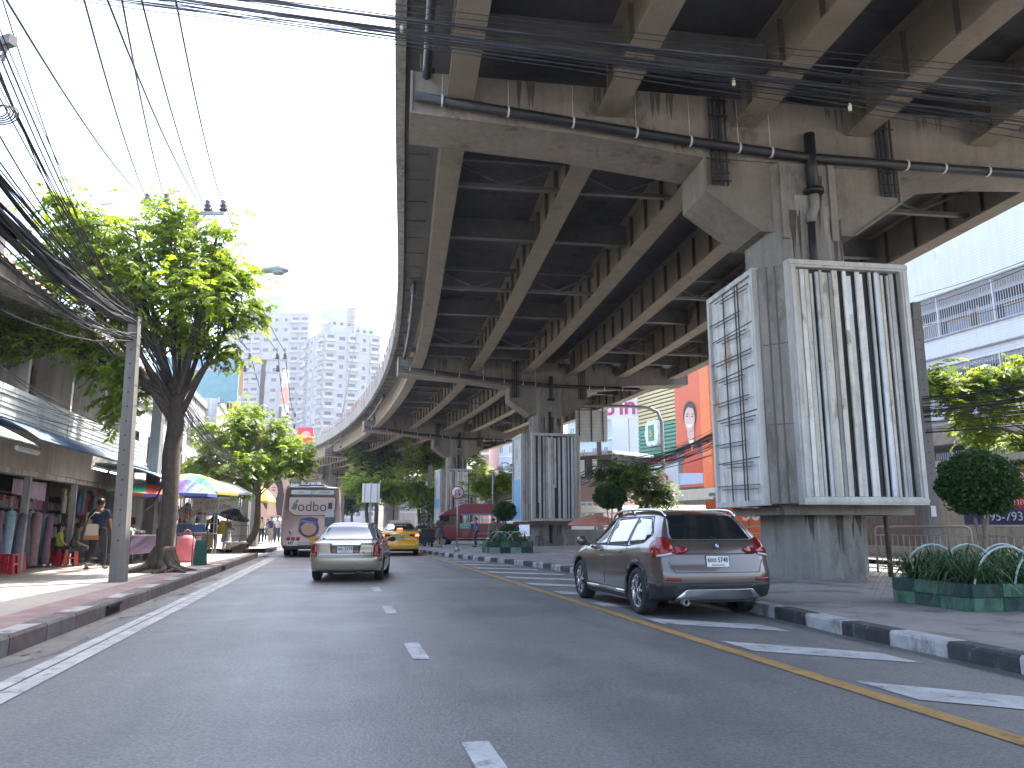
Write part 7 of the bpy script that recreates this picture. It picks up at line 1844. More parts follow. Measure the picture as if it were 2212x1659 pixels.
sa,za = pt(1428,1000); text_mb('และ อาหารและเครื่อง นายหลวง',1.05,mat('sign_dark_red',(.4,.01,.03),.5,var=0),'sign_lettering',f.e,f.M((sL+sM)/2,pt(1424,995)[1],.2),ext=.08,bold=.02)
b = MB(); zz = pt(1381,1012)[1]; f.box(b,sL,sM+.5,-.1,.5,2.6,zbot); f.fin(b,'lower_fascia',[mat('fascia_pale',(.5,.5,.5),.7,var=.06)])
b = MB(); sa,za = pt(1424,1050); f.box(b,sL+3,sM-1.6,.5,.9,za-.9,za+1.1); f.fin(b,'red_sign',[mat('sign_maroon',(.35,.02,.05),.5)]); text_mb('มุมอร่อย',1.3,mat('sign_pink',(.6,.2,.25),.5),'sign_lettering',f.e,f.M((sL+sM)/2+.8,za+.05,.95),ext=.02)
b = MB(); f.box(b,sM,sR+4,-.1,1.6,zb1-1.5,zb1-.35); f.box(b,sL-2,sR,.2,3.0,1.8,2.4); f.fin(b,'canopy',[mat('canopy_beige',(.5,.46,.36),.7)])
p2 = pt(1455,1086); text_mb('พัก นารีก๋วยเตี๋ยว เรือ',.7,mat('sign_brown',(.25,.08,.03),.6),'sign_lettering',f.e,f.M((sL+sM)/2+2.5,p2[1]+.3,3.1),ext=.02)
b = MB(); f.box(b,sL,sM,3.0,3.05,p2[1]-.35,p2[1]+.95); f.fin(b,'eatery_board',[mat('board_sand',(.6,.48,.32),.6)])
# white hanging sign with magenta letters
p = D(1395,885,96); g_ = Fac('white_sign','white rooftop sign with large rounded magenta Thai letters, partly hidden by the flyover',(p.x-6,p.y+2),3.2,'sign'); b = MB()
z = p.z; g_.box(b,-1,8.2,0,.2,z-1.0,z+1.9); g_.fin(b,'board',[PLATE]); text_mb('บาทมุย',2.6,mat('letters_magenta',(.45,.03,.15),.5),'sign_lettering',g_.e,Mf(g_,4.6,z+.35,.25),ext=.02,bold=.08)
for s0 in (0,4,8): b = MB(); g_.box(b,s0,s0+.15,-.3,-.1,0,z+1.5); g_.fin(b,'support',[STEEL])
# --- pale apartment blocks behind
def apart(name, label, u0, u1, Y, zt, slope, wallm, cols, rows, seed=1, bandm=None, vt=None, depth=12, h0=3.5):
    a = D(u0,1100,Y); F_ = Fac(name, label, (a.x,a.y), slope); r = ray(u1,1100); n = F_.n; t = (F_.o.x*n.x+F_.o.y*n.y)/(r.x*n.x+r.y*n.y); L = (Vector((r.x*t,r.y*t,0))-F_.o).dot(F_.d)
    b = MB(); F_.box(b,min(0,L),max(0,L),-depth,0,0,zt); F_.fin(b,'wall',[wallm])
    wm = MB(); pm = MB(); base = None; sgn = 1 if L > 0 else -1; cw = abs(L)/cols
    for i in range(cols):
        for j in range(rows):
            s0 = sgn*(i+.25)*cw; s1 = sgn*(i+.7)*cw; z = h0+(zt-h0-.6)*j/rows+.5
            b = MB(); F_.box(b,min(s0,s1),max(s0,s1),0,.05,z,z+1.5); w_ = F_.fin(b,'window',[WHITE])
            b = MB(); mid = (s0+s1)/2
            for q0,q1 in ((min(s0,s1)+.1,mid-.04),(mid+.04,max(s0,s1)-.1)): F_.box(b,q0,q1,.05,.07,z+.1,z+1.4)
            F_.fin(b,'pane',[mat('pane_green_grey',(.2,.3,.31),.15,var=.2,scale=.5,spec=.8)],w_)
    b = MB()
    for j in range(rows): z = h0+(zt-h0-.6)*j/rows; F_.box(b,min(0,L)-.1,max(0,L)+.1,0,.25,z-.15,z+.12)
    F_.fin(b,'floor_bands',[bandm or WHITE]); return F_, L
LAV = mat('render_lavender',(.42,.42,.54),.8,var=.05); PBL = mat('render_pale_blue',(.5,.6,.72),.8,var=.05); BRK = mat('render_brick_rose',(.42,.27,.23),.85,var=.1)
F_,L = apart('lavender_apartments','lavender and white apartment block beside the striped building',1325,1381,112,26,.42,LAV,2,6)
b = MB()
for k in range(26): F_.box(b,.3+k*.33,.34+k*.33,.0,.05,6,26)
F_.fin(b,'panel_grooves',[mat('groove_lilac',(.3,.3,.42),.8)])
b = MB(); F_.box(b,L-3.2,L,0,1.4,5,5.9); [F_.box(b,L-3.2,L,0,1.4,z,z+1.0) for z in (9,13,17,21)]; F_.fin(b,'balcony',[WHITE])
apart('pale_blue_apartments','pale blue and white apartments seen right of the second advertising box',1228,1326,104,22,.9,PBL,4,6)
apart('blue_apartments','light blue apartment block with green-tinted windows beyond the second advertising box',1030,1180,135,27,4.5,PBL,7,7)
apart('brick_house','low rose-brown house with a white-framed window, beyond the small planter railing',1240,1300,62,4.8,1.2,BRK,1,1,h0=1.2)
apart('distant_white_building','white low building glimpsed through the trees beyond the taxi',860,925,120,9,5,PLASW,4,2)
apart('brick_blue_block','brick and blue upper block peeping under the flyover edge',1028,1056,128,30,4.5,BRK,1,8)
# dark upper storey with shutters and tiled roof over the rose house
p = D(1262,1060,66); f = Fac('dark_gabled_house','dark timber storey with white shutters above the rose-brown house',(p.x,p.y),1.0); b = MB(); f.box(b,-4,3,-5,0,0,7.2); f.fin(b,'wall',[mat('timber_dark',(.07,.07,.08),.8,var=.2)]); b = MB(); f.box(b,-4.5,3.4,-5,1.2,5.0,5.25); f.box(b,-4.5,3.4,-5.5,.4,7.2,7.5); f.fin(b,'roof',[ROOFT])
for s0 in (-3,-1,1): b = MB(); f.box(b,s0,s0+1.1,0,.06,5.5,6.9); f.fin(b,'window',[WHITE])
p = D(1275,1118,50); e = empty('garden_wall','long low white wall with a pale awning beyond the median railing','wall',(p.x,p.y,0),R(-8)); b = MB(); b.b2((-3,0,0),(9,.2,1.1)); b.build('wall_panel', PLASW, e); b = MB(); b.ext([(-3,-1,2.1),(9,-1,2.1),(9,1.5,2.6),(-3,1.5,2.6)],(0,0,.05)); b.build('awning', mat('awning_cream',(.55,.53,.42),.6), e)
p = D(1285,1150,44); umbrella('market_umbrella','salmon pink market umbrella behind the median railing',(p.x,p.y,0),0,1.5,1.95,[U('salmon',(.6,.25,.17))],None,drop=.5)

# hanging road-sign gantry seen from behind
q0 = D(1436,1100,52); s_ = 52/1662
e = empty('road_sign_gantry','curved steel arm carrying the blank ribbed back of a road sign, before the striped building','sign',(q0.x,q0.y,.0),0)
def zz(v): return D(1300,v,52).z
x0 = D(1250,870,52).x-q0.x
b = MB(); b.tube([(0,0,0),(0,0,zz(912)),(-.25,0,zz(890)),(-.9,0,zz(881)),(-2.2,0,zz(878)),(x0-.3,0,zz(876))],[.13,.12,.12,.11,.1,.09],10); b.build('arm', STEEL, e)
b = MB(); xa, xb = D(1243,900,52).x-q0.x, D(1312,900,52).x-q0.x; za, zb = zz(954), zz(886)
n = 22
for k in range(n): b.box(((xa+xb)/2, .12, za+(zb-za)*(k+.5)/n), (xb-xa,.03,(zb-za)/n-.02))
b.build('sign_back', mat('sign_back_white',(.8,.82,.82),.6,var=.05), e); b = MB(); b.b2((xa,.14,za),(xb,.15,zb)); b.build('sign_sheet', mat('sign_back_grey',(.3,.32,.34),.6), e)
b = MB()
for t in (.12,.5,.86): x = xa+(xb-xa)*t; b.bar((x,.05,za),(x,.05,zb+.35),.07)
b.build('hangers', DARK, e)
# no U-turn sign
q = G(987,1191,.15); Ys = q.y; s_ = Ys/1662
e = empty('no_u_turn_sign','round white and red no-U-turn sign on a thin grey post before the red truck','sign',q,0)
zc = 1.27+(1138-1066)*s_-.15; rr = 14*s_
b = MB(); b.tube([(0,.03,0),(0,.03,zc+.1)],.035,8); b.lathe([(.14,0),(.1,.12),(.045,.2)],(0,.03,0),12); b.build('post', STEEL, e)
b = MB(); Mx = Matrix.Rotation(R(90),3,'X'); b.lathe([(rr,-.0),(rr,.02)],(0,0,zc),36,m=0,M=Mx); b.lathe([(rr*.84,0),(rr*.84,.006)],(0,-.021,zc),36,m=1,M=Mx)
d_ = -.034
arc = [(.28*rr*math.cos(a)-.02, zc+.12*rr+.28*rr*math.sin(a)) for a in [math.pi*k/10 for k in range(11)]]
arc = [(.27*rr, zc-.2*rr)]+arc+[(-.31*rr,zc-.45*rr)]
for (x1,z1),(x2,z2) in zip(arc,arc[1:]): b.bar((x1,d_,z1),(x2,d_,z2),.02,.13*rr,m=2,up=(1,0,0)) if False else b.bar((x1,d_,z1),(x2,d_,z2),.13*rr,.006,m=2,up=(0,1,0))
b.ext([(x,d_-.004,z) for x,z in [(.05*rr,zc-.18*rr),(.27*rr,zc-.5*rr),(.5*rr,zc-.18*rr)]][::-1],(0,.01,0),2)
b.bar((-.6*rr,d_-.012,zc-.6*rr),(.6*rr,d_-.012,zc+.6*rr),.13*rr,.006,m=0,up=(0,1,0))
b.build('sign_face', [mat('sign_ring_red',(.5,.05,.04),.5,var=.05), PLATE, PBLK], e)
# ------------------------------------------------------------------ towers
def tower(name, label, corner, YC, px, vtop, faces, floors, seed, pent):
    """two visible walls meeting at a corner towards the street"""
    rs = random.Random(seed); c = D(corner,1000,YC); e = empty(name, label, 'tower', (c.x,c.y,0)); H_ = D(corner,vtop,YC).z
    TW = mat('tower_white',(.29,.3,.32),.8,var=.04,scale=.1,streak=.06); TG = mat('tower_panel_grey',(.33,.35,.37),.8,var=.05); WN = mat('tower_window',(.045,.055,.075),.25,var=.4,scale=.3); 
    fs = []
    for (ang, L) in faces: fs.append((Vector((math.cos(ang),math.sin(ang),0)), L))
    (d0,L0),(d1,L1) = fs
    P = [Vector((0,0,0)), d1*L1, d1*L1+d0*L0, d0*L0]
    b = MB(); b.prism([(p.x,p.y) for p in P], 0, H_); b.build('wall', TW, e)
    fh = (H_-4)/floors; wins = []; slots = []
    for (d,L) in fs:
        n = Vector((d.y,-d.x,0)); n = n if n.y < 0 else -n
        k = max(3,int(L/3.3)); cw = L/k
        for i in range(k):
            kind = rs.choice((0,0,1)) if i not in (0,k-1) else 1
            for j in range(floors):
                z = 4+j*fh; slots.append((d*((i+.5)*cw), n, z, kind, cw, math.atan2(d.y,d.x)))
    # window prototypes
    wm = MB(); wm.box((0,-.06,.9),(1.5,.12,1.1)); wme = wm.mesh('window', [WN]); 
    slots.sort(key=lambda q: -q[2]); rest = MB(); cnt = 0
    for (p,n,z,kind,cw,an) in slots:
        if rs.random() < .03: continue
        q = p+Vector((0,0,z)); rz = math.atan2(n.x,-n.y)
        if cnt < 100:
            o = bpy.data.objects.new('window', wme); COL.objects.link(o); o.parent = e; o.location = q+n*.02; o.rotation_euler = (0,0,rz); o.scale = (rs.choice((.6,.8,1.2)) if kind==0 else 1.35,1,1 if kind==0 else 1.2); cnt += 1
        else: rest.box(q+n*.05+Vector((0,0,.95)),(1.5*(rs.choice((.6,.8,1.2)) if kind==0 else 1.35),.14,1.1 if kind==0 else 1.35),rz)
    o = rest.build('window', WN, e); o['kind'] = 'stuff'
    bal = MB(); bal.box((0,-.55,.12),(1,1.1,.9)); bme = bal.mesh('balcony',[TW]); cnt = 0; rest = MB()
    for (p,n,z,kind,cw,an) in slots:
        if kind == 0: continue
        rz = math.atan2(n.x,-n.y); q = p+Vector((0,0,z))
        if cnt < 100:
            o = bpy.data.objects.new('balcony', bme); COL.objects.link(o); o.parent = e; o.location = q; o.rotation_euler = (0,0,rz); o.scale = (cw*.96,1,1); cnt += 1
        else: rest.box(q+n*.5+Vector((0,0,.12)),(cw*.96,1.0,.9),rz)
    if rest.v: o = rest.build('balcony', TW, e); o['kind'] = 'stuff'
    b = MB()
    for j in range(floors+1):
        z = 4+j*fh-.35
        for (d,L) in fs:
            n = Vector((d.y,-d.x,0)); n = n if n.y < 0 else -n; b.box(d*(L/2)+n*.06+Vector((0,0,z)),(L,.18,.3),math.atan2(d.y,d.x))
    b.build('floor_bands', TW, e)
    b = MB()
    for (d,L) in fs:
        n = Vector((d.y,-d.x,0)); n = n if n.y < 0 else -n
        for i in range(1,max(3,int(L/3.3))): b.box(d*(L*i/max(3,int(L/3.3)))+n*.09+Vector((0,0,H_/2+1)),(.25,.2,H_-2),math.atan2(d.y,d.x))
    b.build('wall_fins', TW, e)
    for (s0,s1,w0,w1,z1) in pent:
        b = MB(); q = [d0*s0+d1*w0, d0*s1+d1*w0, d0*s1+d1*w1, d0*s0+d1*w1]; b.prism([(p.x,p.y) for p in q], H_-.5, H_+z1); b.build('penthouse', TG, e)
        b = MB(); n = Vector((d1.y,-d1.x,0)); n = n if n.y < 0 else -n
        for k in range(3): b.box(d0*s0+d1*(w0+(w1-w0)*(k+.6)/3.6)+n*.05+Vector((0,0,H_+z1*.35)),(1.0,.15,.9),math.atan2(d1.y,d1.x))
        b.build('penthouse_window', WN, e)
    return e, H_, d0, d1
t1,H1,a0,a1 = tower('apartment_tower','white balconied apartment tower nearest the flyover, with a rooftop block and dish',690,232,0,714,((R(128),16),(R(22),17.5)),19,4,((1.5,9,2,10,8.5),(.5,11,9,16.5,2.6)))
b = MB(); b.lathe([(0,0),(1.6,.25),(2.0,.5)],(-.5,1,H1+3.2),20,M=Matrix.Rotation(R(50),3,'X'),caps=False); b.bar((-.5,1,H1),(-.5,1,H1+3),.2); b.build('dish', STEEL, t1)
b = MB(); q = a1*9+a0*2
for k in range(7): b.box(q+Vector((0,0,H1+3+k*1.1)),(2.6,2.6,.08)); 
for x in (-1.2,1.2):
    for y in (-1.2,1.2): b.bar(q+Vector((x,y,H1)),q+Vector((x*.7,y*.7,H1+11)),.15)
b.build('roof_lattice', mat('lattice_rose',(.5,.36,.33),.6), t1)
t2_,H2,b0,b1 = tower('apartment_tower','white apartment tower with a sign block on its roof, behind the street trees',528,262,0,676,((R(150),14),(R(-2),20)),20,8,((1,9,2,11,6.2),))
n = Vector((b1.y,-b1.x,0)); n = n if n.y<0 else -n
text_mb('เคหะแห่ง',2.6,mat('roof_letters',(.4,.36,.42),.6),'roof_lettering',t2_,face_M(b0*1+b1*6.5+n*.15+Vector((0,0,H2+4.2)),b1),ext=.02)
# red and white lattice mast
q = D(607,1000,150); e = empty('lattice_mast','thin orange and white lattice mast before the towers','mast',(q.x,q.y,0)); zt = D(607,800,150).z
cols_ = [mat('mast_orange',(.62,.22,.12),.6,var=0), mat('mast_white',(.65,.62,.6),.6,var=0)]
nseg = 9
for k in range(nseg):
    b = MB(); z0, z1 = zt*k/nseg, zt*(k+1)/nseg; w0, w1 = 1.3-.9*k/nseg, 1.3-.9*(k+1)/nseg
    for sx in (-1,1):
        for sy in (-1,1): b.bar((sx*w0,sy*w0,z0),(sx*w1,sy*w1,z1),.14)
    for sy in (-1,1):
        b.bar((-w0,sy*w0,z0),(w1,sy*w1,z1),.08); b.bar((w0,sy*w0,z0),(-w1,sy*w1,z1),.08); b.bar((-w1,sy*w1,z1),(w1,sy*w1,z1),.1)
    b.build('mast_section', cols_[(k+1)%2], e)

# ------------------------------------------------------------------ poles and cables
def catenary(a, b, sag, n=14):
    a, b = Vector(a), Vector(b); return [a.lerp(b,i/n)-Vector((0,0,4*sag*(i/n)*(1-i/n))) for i in range(n+1)]
def sq_pole(name, label, p, h, w0, w1, cat='pole', holes=True, group=None, lean=(0,0)):
    e = empty(name, label, cat, p, HD*0.5, group); b = MB(); 
    for k in range(1): b.add([(-w0,-w0,0),(w0,-w0,0),(w0,w0,0),(-w0,w0,0),(-w1+lean[0],-w1+lean[1],h),(w1+lean[0],-w1+lean[1],h),(w1+lean[0],w1+lean[1],h),(-w1+lean[0],w1+lean[1],h)],[(0,3,2,1),(4,5,6,7),(0,1,5,4),(1,2,6,5),(2,3,7,6),(3,0,4,7)])
    b.build('post', POLEC, e)
    if holes:
        b = MB(); z = .8
        while z < h-.3:
            t = z/h; wz = w0+(w1-w0)*t; b.box((lean[0]*t,lean[1]*t-wz,z),(.035,.01,.035)); z += .3
        b.build('step_holes', DARK, e)
    return e
PP = G(255,1257,.2); ptop = D(294,684,PP.y+.1)
e = sq_pole('concrete_pole','square concrete cable pole on the left pavement by the kerb, with small bolt holes',PP,ptop.z-.2,.135,.095,lean=(ptop.x-PP.x-.0,.1))
PT = Vector((ptop.x,PP.y+.1,ptop.z))
def insul(b, p, s_=1.0, up=1):
    p = Vector(p); b.lathe([(.05*s_,0),(.11*s_,.05*s_*up),(.05*s_,.1*s_*up),(.1*s_,.15*s_*up),(.05*s_,.2*s_*up),(.075*s_,.26*s_*up),(.03*s_,.32*s_*up)],p,12)
INS = mat('insulator_brown',(.07,.045,.045),.35,var=.1)
def hvpole(label, base, h, arms, lamp=None, w0=.17, w1=.11, group='power poles'):
    e = sq_pole('power_pole', label, base, h, w0, w1, 'pole', False, group); e.rotation_euler = (0,0,0)
    for (xa, xb, z, dy, ins, up) in arms:
        b = MB(); b.bar((xa,dy,z),(xb,dy,z),.1,.1); b.bar((0,dy*.5,z-.5),((xa+xb)/2,dy,z),.05,.05); b.build('crossarm', STEEL, e)
        for x in ins:
            b = MB(); insul(b,(x,dy,z+(.05 if up>0 else -.05)),1.25,up); b.build('insulator', INS, e)
    return e
def at(e, *p): return Vector(e.location)+Vector(p)
# nearest high-voltage pole, hidden in the big tree's crown
HP = Vector((-9.75,22.2,.2)); s_ = 22.2/1662
def rel(u,v,Y,base): q = D(u,v,Y); return (q.x-base.x, q.z-base.z)
xa,z1 = rel(311,447,22.2,HP); xb,_ = rel(358,450,22.2,HP); xc,z2 = rel(406,458,22.2,HP); xd,_ = rel(482,463,22.2,HP); x3,z3 = rel(345,505,22.2,HP); x4,_ = rel(470,512,22.2,HP)
hp = hvpole('tall power pole with two offset crossarms and brown insulators, rising out of the big tree',HP,z1-.1,[(xa,xb+.15,z1,0,[xa+.08,xb],1),(xc,xd,z2,.1,[xc+.55,xd-.05],1),(x3,x4,z3,0,[x3+.1,x4-.1],1)])
# lamp arm
lx, lz = rel(600,585,21.0,HP); l0x, l0z = rel(470,640,22,HP)
b = MB(); b.tube([(0,0,l0z),(l0x+.3,-.3,l0z+.35),(lx-1.2,-.9,lz-.12),(lx-.5,-1.1,lz+.02)],.04,8); b.build('lamp_arm', STEEL, hp)
b = MB(); b.tube([(lx-.75,-1.1,lz-.02),(lx-.35,-1.15,lz+.03),(lx+.05,-1.2,lz+.06),(lx+.3,-1.2,lz)],[.06,.1,.13,.06],10); b.ball((lx+.02,-1.2,lz-.04),(.2,.12,.1)); b.build('lamp_head', mat('lamp_pale',(.45,.47,.5),.4,.2), hp)
# further poles along the kerb
def farpole(u, vt, Y, label, arms2, u2=None):
    q = D(u,vt,Y); base = Vector((D(u2 or u,1170,Y).x,Y,.2)); k = Y/1662
    return hvpole(label, base, q.z-base.z, [(a*k,c*k,(vt-v)*k+q.z-base.z,0,[i*k for i in ins],up) for a,c,v,ins,up in arms2], w0=.2, w1=.12)
p2_ = farpole(556,778,43,'second power pole with stepped crossarms, in front of the far tower',[(-48,50,778,[-33,28,45],1),(-45,35,806,[-42,30],1)],548)
p3_ = farpole(594,878,66,'third power pole with a lower crossarm, before the towers',[(-20,35,902,[-14,16,32],1),(-22,48,916,[14,32],-1)],590)
p4_ = farpole(534,990,38,'plain concrete pole behind the trunk of the round-headed tree',[],527)
p5_ = farpole(706,938,120,'far pole with a small crossarm beside the flyover railing',[(-16,16,965,[-9,10],1)])
q = G(348,1200,.2); sq_pole('power_pole','brown weathered concrete pole just behind the trunk of the big tree',Vector((-12.2,26.3,.2)),6.4,.2,.15,holes=False,group='power poles')
def wire(name, pts, r, label, group, m=CABLE, cat='cable', n=5):
    b = MB(); b.tube(pts, r, n, caps=False); return tag(b.build(name, m), label, cat, group)
# high-voltage lines running overhead from behind the camera
lines = [((315,432),22.2,(0,-38),(-7,0)),((322,440),22.2,(180,-3),None),((357,430),22.2,(262,-3),None),((432,440),22.2,(232,-3),None),((437,438),22.2,(303,-3),None),((480,440),22.2,(378,-3),None)]
tops = [(12,-3,8.2),(181,-3,10),(263,-3,10.5),(231,-3,9.5),(305,-3,10.5),(379,-3,11)]
for i,((a,Y,_,_2),(u,v,Yt)) in enumerate(zip(lines,tops)):
    A = D(a[0],a[1],Y); T_ = D(u,v,Yt); d_ = (T_-A); ext = T_+d_*.8+Vector((0,0,d_.length*.05)); mid = [A.lerp(T_,t)-Vector((0,0,.42*4*t*(1-t)*.55)) for t in [k/10 for k in range(11)]]
    pts = mid+[T_+d_*t+Vector((0,0,.12*t*d_.length*.4)) for t in (.2,.4,.7)]
    wire('power_line', pts, .018, 'thin black power line climbing from the insulators above the big tree to the upper edge', 'power lines above the left pavement')
ends = [at(hp,xa+.08,0,z1+.45), at(hp,xb,0,z1+.45), at(hp,xc+.55,.1,z2+.45), at(hp,xd-.05,.1,z2+.45)]
k = 43/1662
e2 = [at(p2_,x*k,0,p2_.children[0].bound_box[1][2]*0+D(556,760,43).z-.2) for x in (-33,-33,28,45)]
for a,c in zip(ends,e2): wire('power_line', catenary(a,c,.5), .02, 'thin power line between the first and second power poles', 'power lines between the poles')
k3 = 66/1662; e3 = [at(p3_,x*k3,0,D(594,898,66).z-.2) for x in (-14,-14,16,32)]
for a,c in zip(e2,e3): wire('power_line', catenary(a,c,.7), .024, 'thin power line between the second and third power poles', 'power lines between the poles')
e5 = [D(690,1000,120)+Vector((0,0,1.5*i)) for i in range(4)]
# telecom bundles from the left edge to the short pole and beyond
rs = random.Random(77)
def bundle(n, A, Bq, sag, spread, rad, label, group, curl=0.0, cat='cable', ends=1.0):
    for i in range(n):
        o1 = Vector((rs.gauss(0,spread),rs.gauss(0,spread*.3),rs.gauss(0,spread))); o2 = Vector((rs.gauss(0,spread*.3*ends),0,rs.gauss(0,spread*.35*ends)))
        pts = catenary(Vector(A)+o1, Vector(Bq)+o2, sag*rs.uniform(.6,1.5), 16)
        if curl: pts = [p+Vector((rs.gauss(0,curl),0,rs.gauss(0,curl))) if 0<k<16 else p for k,p in enumerate(pts)]
        wire('telecom_cable', pts, rad*rs.uniform(.7,1.25), label, group, n=4)
# thick dark bundle
c0 = D(-260,215,4.2); bundle(26, (c0.x,c0.y,c0.z), PT+Vector((0,0,-.12)), .22, .065, .019, 'black cable of the thickest telecom bundle, sagging to the short concrete pole', 'thick black telecom bundle at the left', .012, ends=.6)
c0 = D(-160,175,5.0); bundle(9, (c0.x,c0.y,c0.z), PT+Vector((.02,0,.0)), .22, .05, .012, 'black cable of the second, slimmer bundle above the thick one', 'slim telecom bundle at the left', .004, ends=.5)
c0 = D(-60,-60,6.5); bundle(12, (c0.x,c0.y,c0.z), PT+Vector((.0,0,.02)), .35, .32, .010, 'single thin wire fanning out from the short concrete pole to the upper left', 'thin wires fanning from the short pole', ends=1.0)
c0 = D(-200,420,5.2); bundle(12, (c0.x,c0.y,c0.z), PT+Vector((-.02,0,-.45)), .22, .18, .010, 'thin lower wire running past the shophouse front to the short pole', 'lower thin wires at the left', .006)
c0 = D(-200,700,6.0); bundle(5, (c0.x,c0.y,c0.z), W(23,4.5,5.0), .3, .25, .008, 'wire crossing in front of the shophouse windows', 'wires before the shophouse windows')
# beyond the pole
n1 = Vector((p4_.location.x,p4_.location.y,D(534,1000,38).z)); n1b = D(640,1075,60)
bundle(14, PT+Vector((0,0,-.15)), n1, .75, .06, .013, 'black cable of the bundle sagging from the short pole into the round-headed tree', 'telecom bundle beyond the short pole', .02)
bundle(14, PT+Vector((0,0,-.25)), n1+Vector((0,0,-.4)), 1.0, .28, .006, 'thin wire drooping loosely between the short pole and the round-headed tree', 'loose wires beyond the short pole', .03)
bundle(6, PT+Vector((0,0,-.3)), W(24,5,3.6), .3, .2, .007, 'thin service wire dropping from the short pole to the white shophouse', 'service wires to the shophouse', .0)
bundle(8, n1, W(55,2.5,5.0), .8, .25, .009, 'thin wire running on from the crooked tree to the far shopfronts', 'wires to the far shopfronts', .02)
# coil of cable hanging beside the trunk
b = MB(); q = D(352,1010,20.3); b.tube([q+Vector((0,0,2.1)),q+Vector((.05,0,1.2)),q+Vector((-.02,0,.3)),q+Vector((.02,0,-.5)),q+Vector((-.18,0,-.95)),q+Vector((-.5,.3,-1.1))],.028,6); tag(b.build('hanging_cable', CABLE),'thick black cable hanging down beside the trunk of the big tree','cable')
# bracket of the pole just outside the photo, upper left
q = D(-10,115,7.5); e = empty('pole_bracket','steel crossarm end with a hanging clevis at the far upper left edge of the photo','bracket',q,R(-20)); b = MB(); b.box((-.35,0,.1),(1.2,.09,.11)); b.build('crossarm', mat('galvanised',(.2,.21,.22),.5,.4,var=.2), e)
b = MB(); b.tube([(.02,0,.06),(.02,0,-.06)],.02,6); b.lathe([(.04,0),(.05,.03),(.03,.06)],(.02,0,-.14),10); b.bar((.16,0,.08),(.12,0,-.12),.04,.03); b.build('clevis', STEEL, e)
b = MB(); b.bar((-.6,0,.7),(-.6,0,-5),.18); b.build('post', POLEC, e)
q = D(8,240,7.5); b = MB()
for k in range(5): b.tube([q+Vector((.09*math.cos(a)*(1+.2*k)-.05, .02*k, .07*math.sin(a)*(1+.15*k))) for a in [2*math.pi*j/12 for j in range(13)]],.008,5)
tag(b.build('wire_coil', CABLE),'small coil of black wire at the left edge of the photo under the steel bracket','cable')
# the fan of cables crossing the street in front of the flyover
rs = random.Random(5)
def cross(v0, v1, v2, Y, r, m=CABLE, lab=None, col=None):
    """v at picture x = 300, 1300, 2212 on the vertical plane Y"""
    a, b_, c = D(300,v0,Y), D(1300,v1,Y), D(2212,v2,Y); pts = []
    for k in range(-6, 27):
        t = k/16; x = a.x+(c.x-a.x)*t
        L = ((x-b_.x)*(x-c.x)/((a.x-b_.x)*(a.x-c.x))*a.z + (x-a.x)*(x-c.x)/((b_.x-a.x)*(b_.x-c.x))*b_.z + (x-a.x)*(x-b_.x)/((c.x-a.x)*(c.x-b_.x))*c.z)
        pts.append(Vector((x, Y+rs.gauss(0,.0), L+rs.gauss(0,.006))))
    wire('street_cable', pts, r, lab or 'black cable in the fan of cables strung across the street before the flyover', 'cables strung across the street', m)
CB2 = mat('cable_bluegrey',(.09,.12,.14),.5,var=0)
fan = [(-62,62,150,.007),(-50,75,165,.007),(-30,92,182,.01)]
for i in range(9): fan.append((-34+rs.gauss(0,3.5), 98+rs.gauss(0,5), 205+rs.gauss(0,7), rs.uniform(.006,.012)))
for i in range(9): fan.append((-16+rs.gauss(0,4), 124+rs.gauss(0,6), 232+rs.gauss(0,10), rs.uniform(.006,.013)))
for i in range(7): fan.append((0+rs.gauss(0,5), 140+rs.gauss(0,5), 262+rs.gauss(0,10), rs.uniform(.005,.01)))
fan += [(20,160,300,.008),(8,150,283,.01)]
for i,(a,b_,c,r) in enumerate(fan): cross(a, b_, c, 11+rs.uniform(-.25,.25), r, CB2 if i in (2,7,15) else CABLE)
for (u,v) in ((1585,178),(1836,232),(868,62)):
    q = D(u,v,10.9); b = MB(); b.lathe([(.02,-.07),(.03,-.03),(.03,.03),(.015,.07)],(0,0,0),8); o = b.build('cable_tag', mat('tag_yellow_white',(.6,.55,.4),.5)); o.location = q; tag(o,{1585:'long pale plastic tag on the cables near the middle of the flyover',1836:'short cream plastic tag on the cables above the black pipe',868:'white clamp on the cables at the flyover edge'}[u],'cable tag')
# right-hand side: pole, cables
q = G(1995,1240,.15); P6 = Vector((q.x*22/q.y+.35,22,.15)); t6 = D(1975,655,22)
e = sq_pole('concrete_pole','square concrete pole right of the large advertising box with a lamp bracket at its top',P6,t6.z-.15,.17,.12,holes=True,lean=(t6.x-P6.x,0)); e.rotation_euler=(0,0,0)
b = MB(); zt_ = t6.z-.15; b.tube([(t6.x-P6.x-.1,0,zt_-.5),(t6.x-P6.x-.35,0,zt_-.55),(t6.x-P6.x-.38,0,zt_+.1),(t6.x-P6.x-.8,0,zt_+.2)],.07,6); b.build('bracket', STEEL, e)
b = MB(); b.tube([(0,.02,.4),(.05,.02,2.2)],.035,6); b.box((.0,-.18,1.55),(.14,.03,.3)); b.build('meter_box', WHITE, e)
T6 = Vector((P6.x-.1,22,0))
for i in range(20):
    zc = 4.4+rs.gauss(0,.35); wire('roadside_cable', catenary(T6+Vector((0,0,zc)),Vector((19.5,13,zc+.6+rs.gauss(0,.2))),.25), rs.uniform(.008,.016), 'black cable running to the right from the pole beside the large advertising box', 'roadside cables at the right')
P7 = D(1407,1100,56); P7 = Vector((P7.x+0,56,.0)); e = sq_pole('concrete_pole','tall concrete pole with cable brackets between the hanging sign and the clipped shrub',Vector((D(1298,1160,56).x,56,0)),D(1298,905,56).z,.2,.13,holes=False)
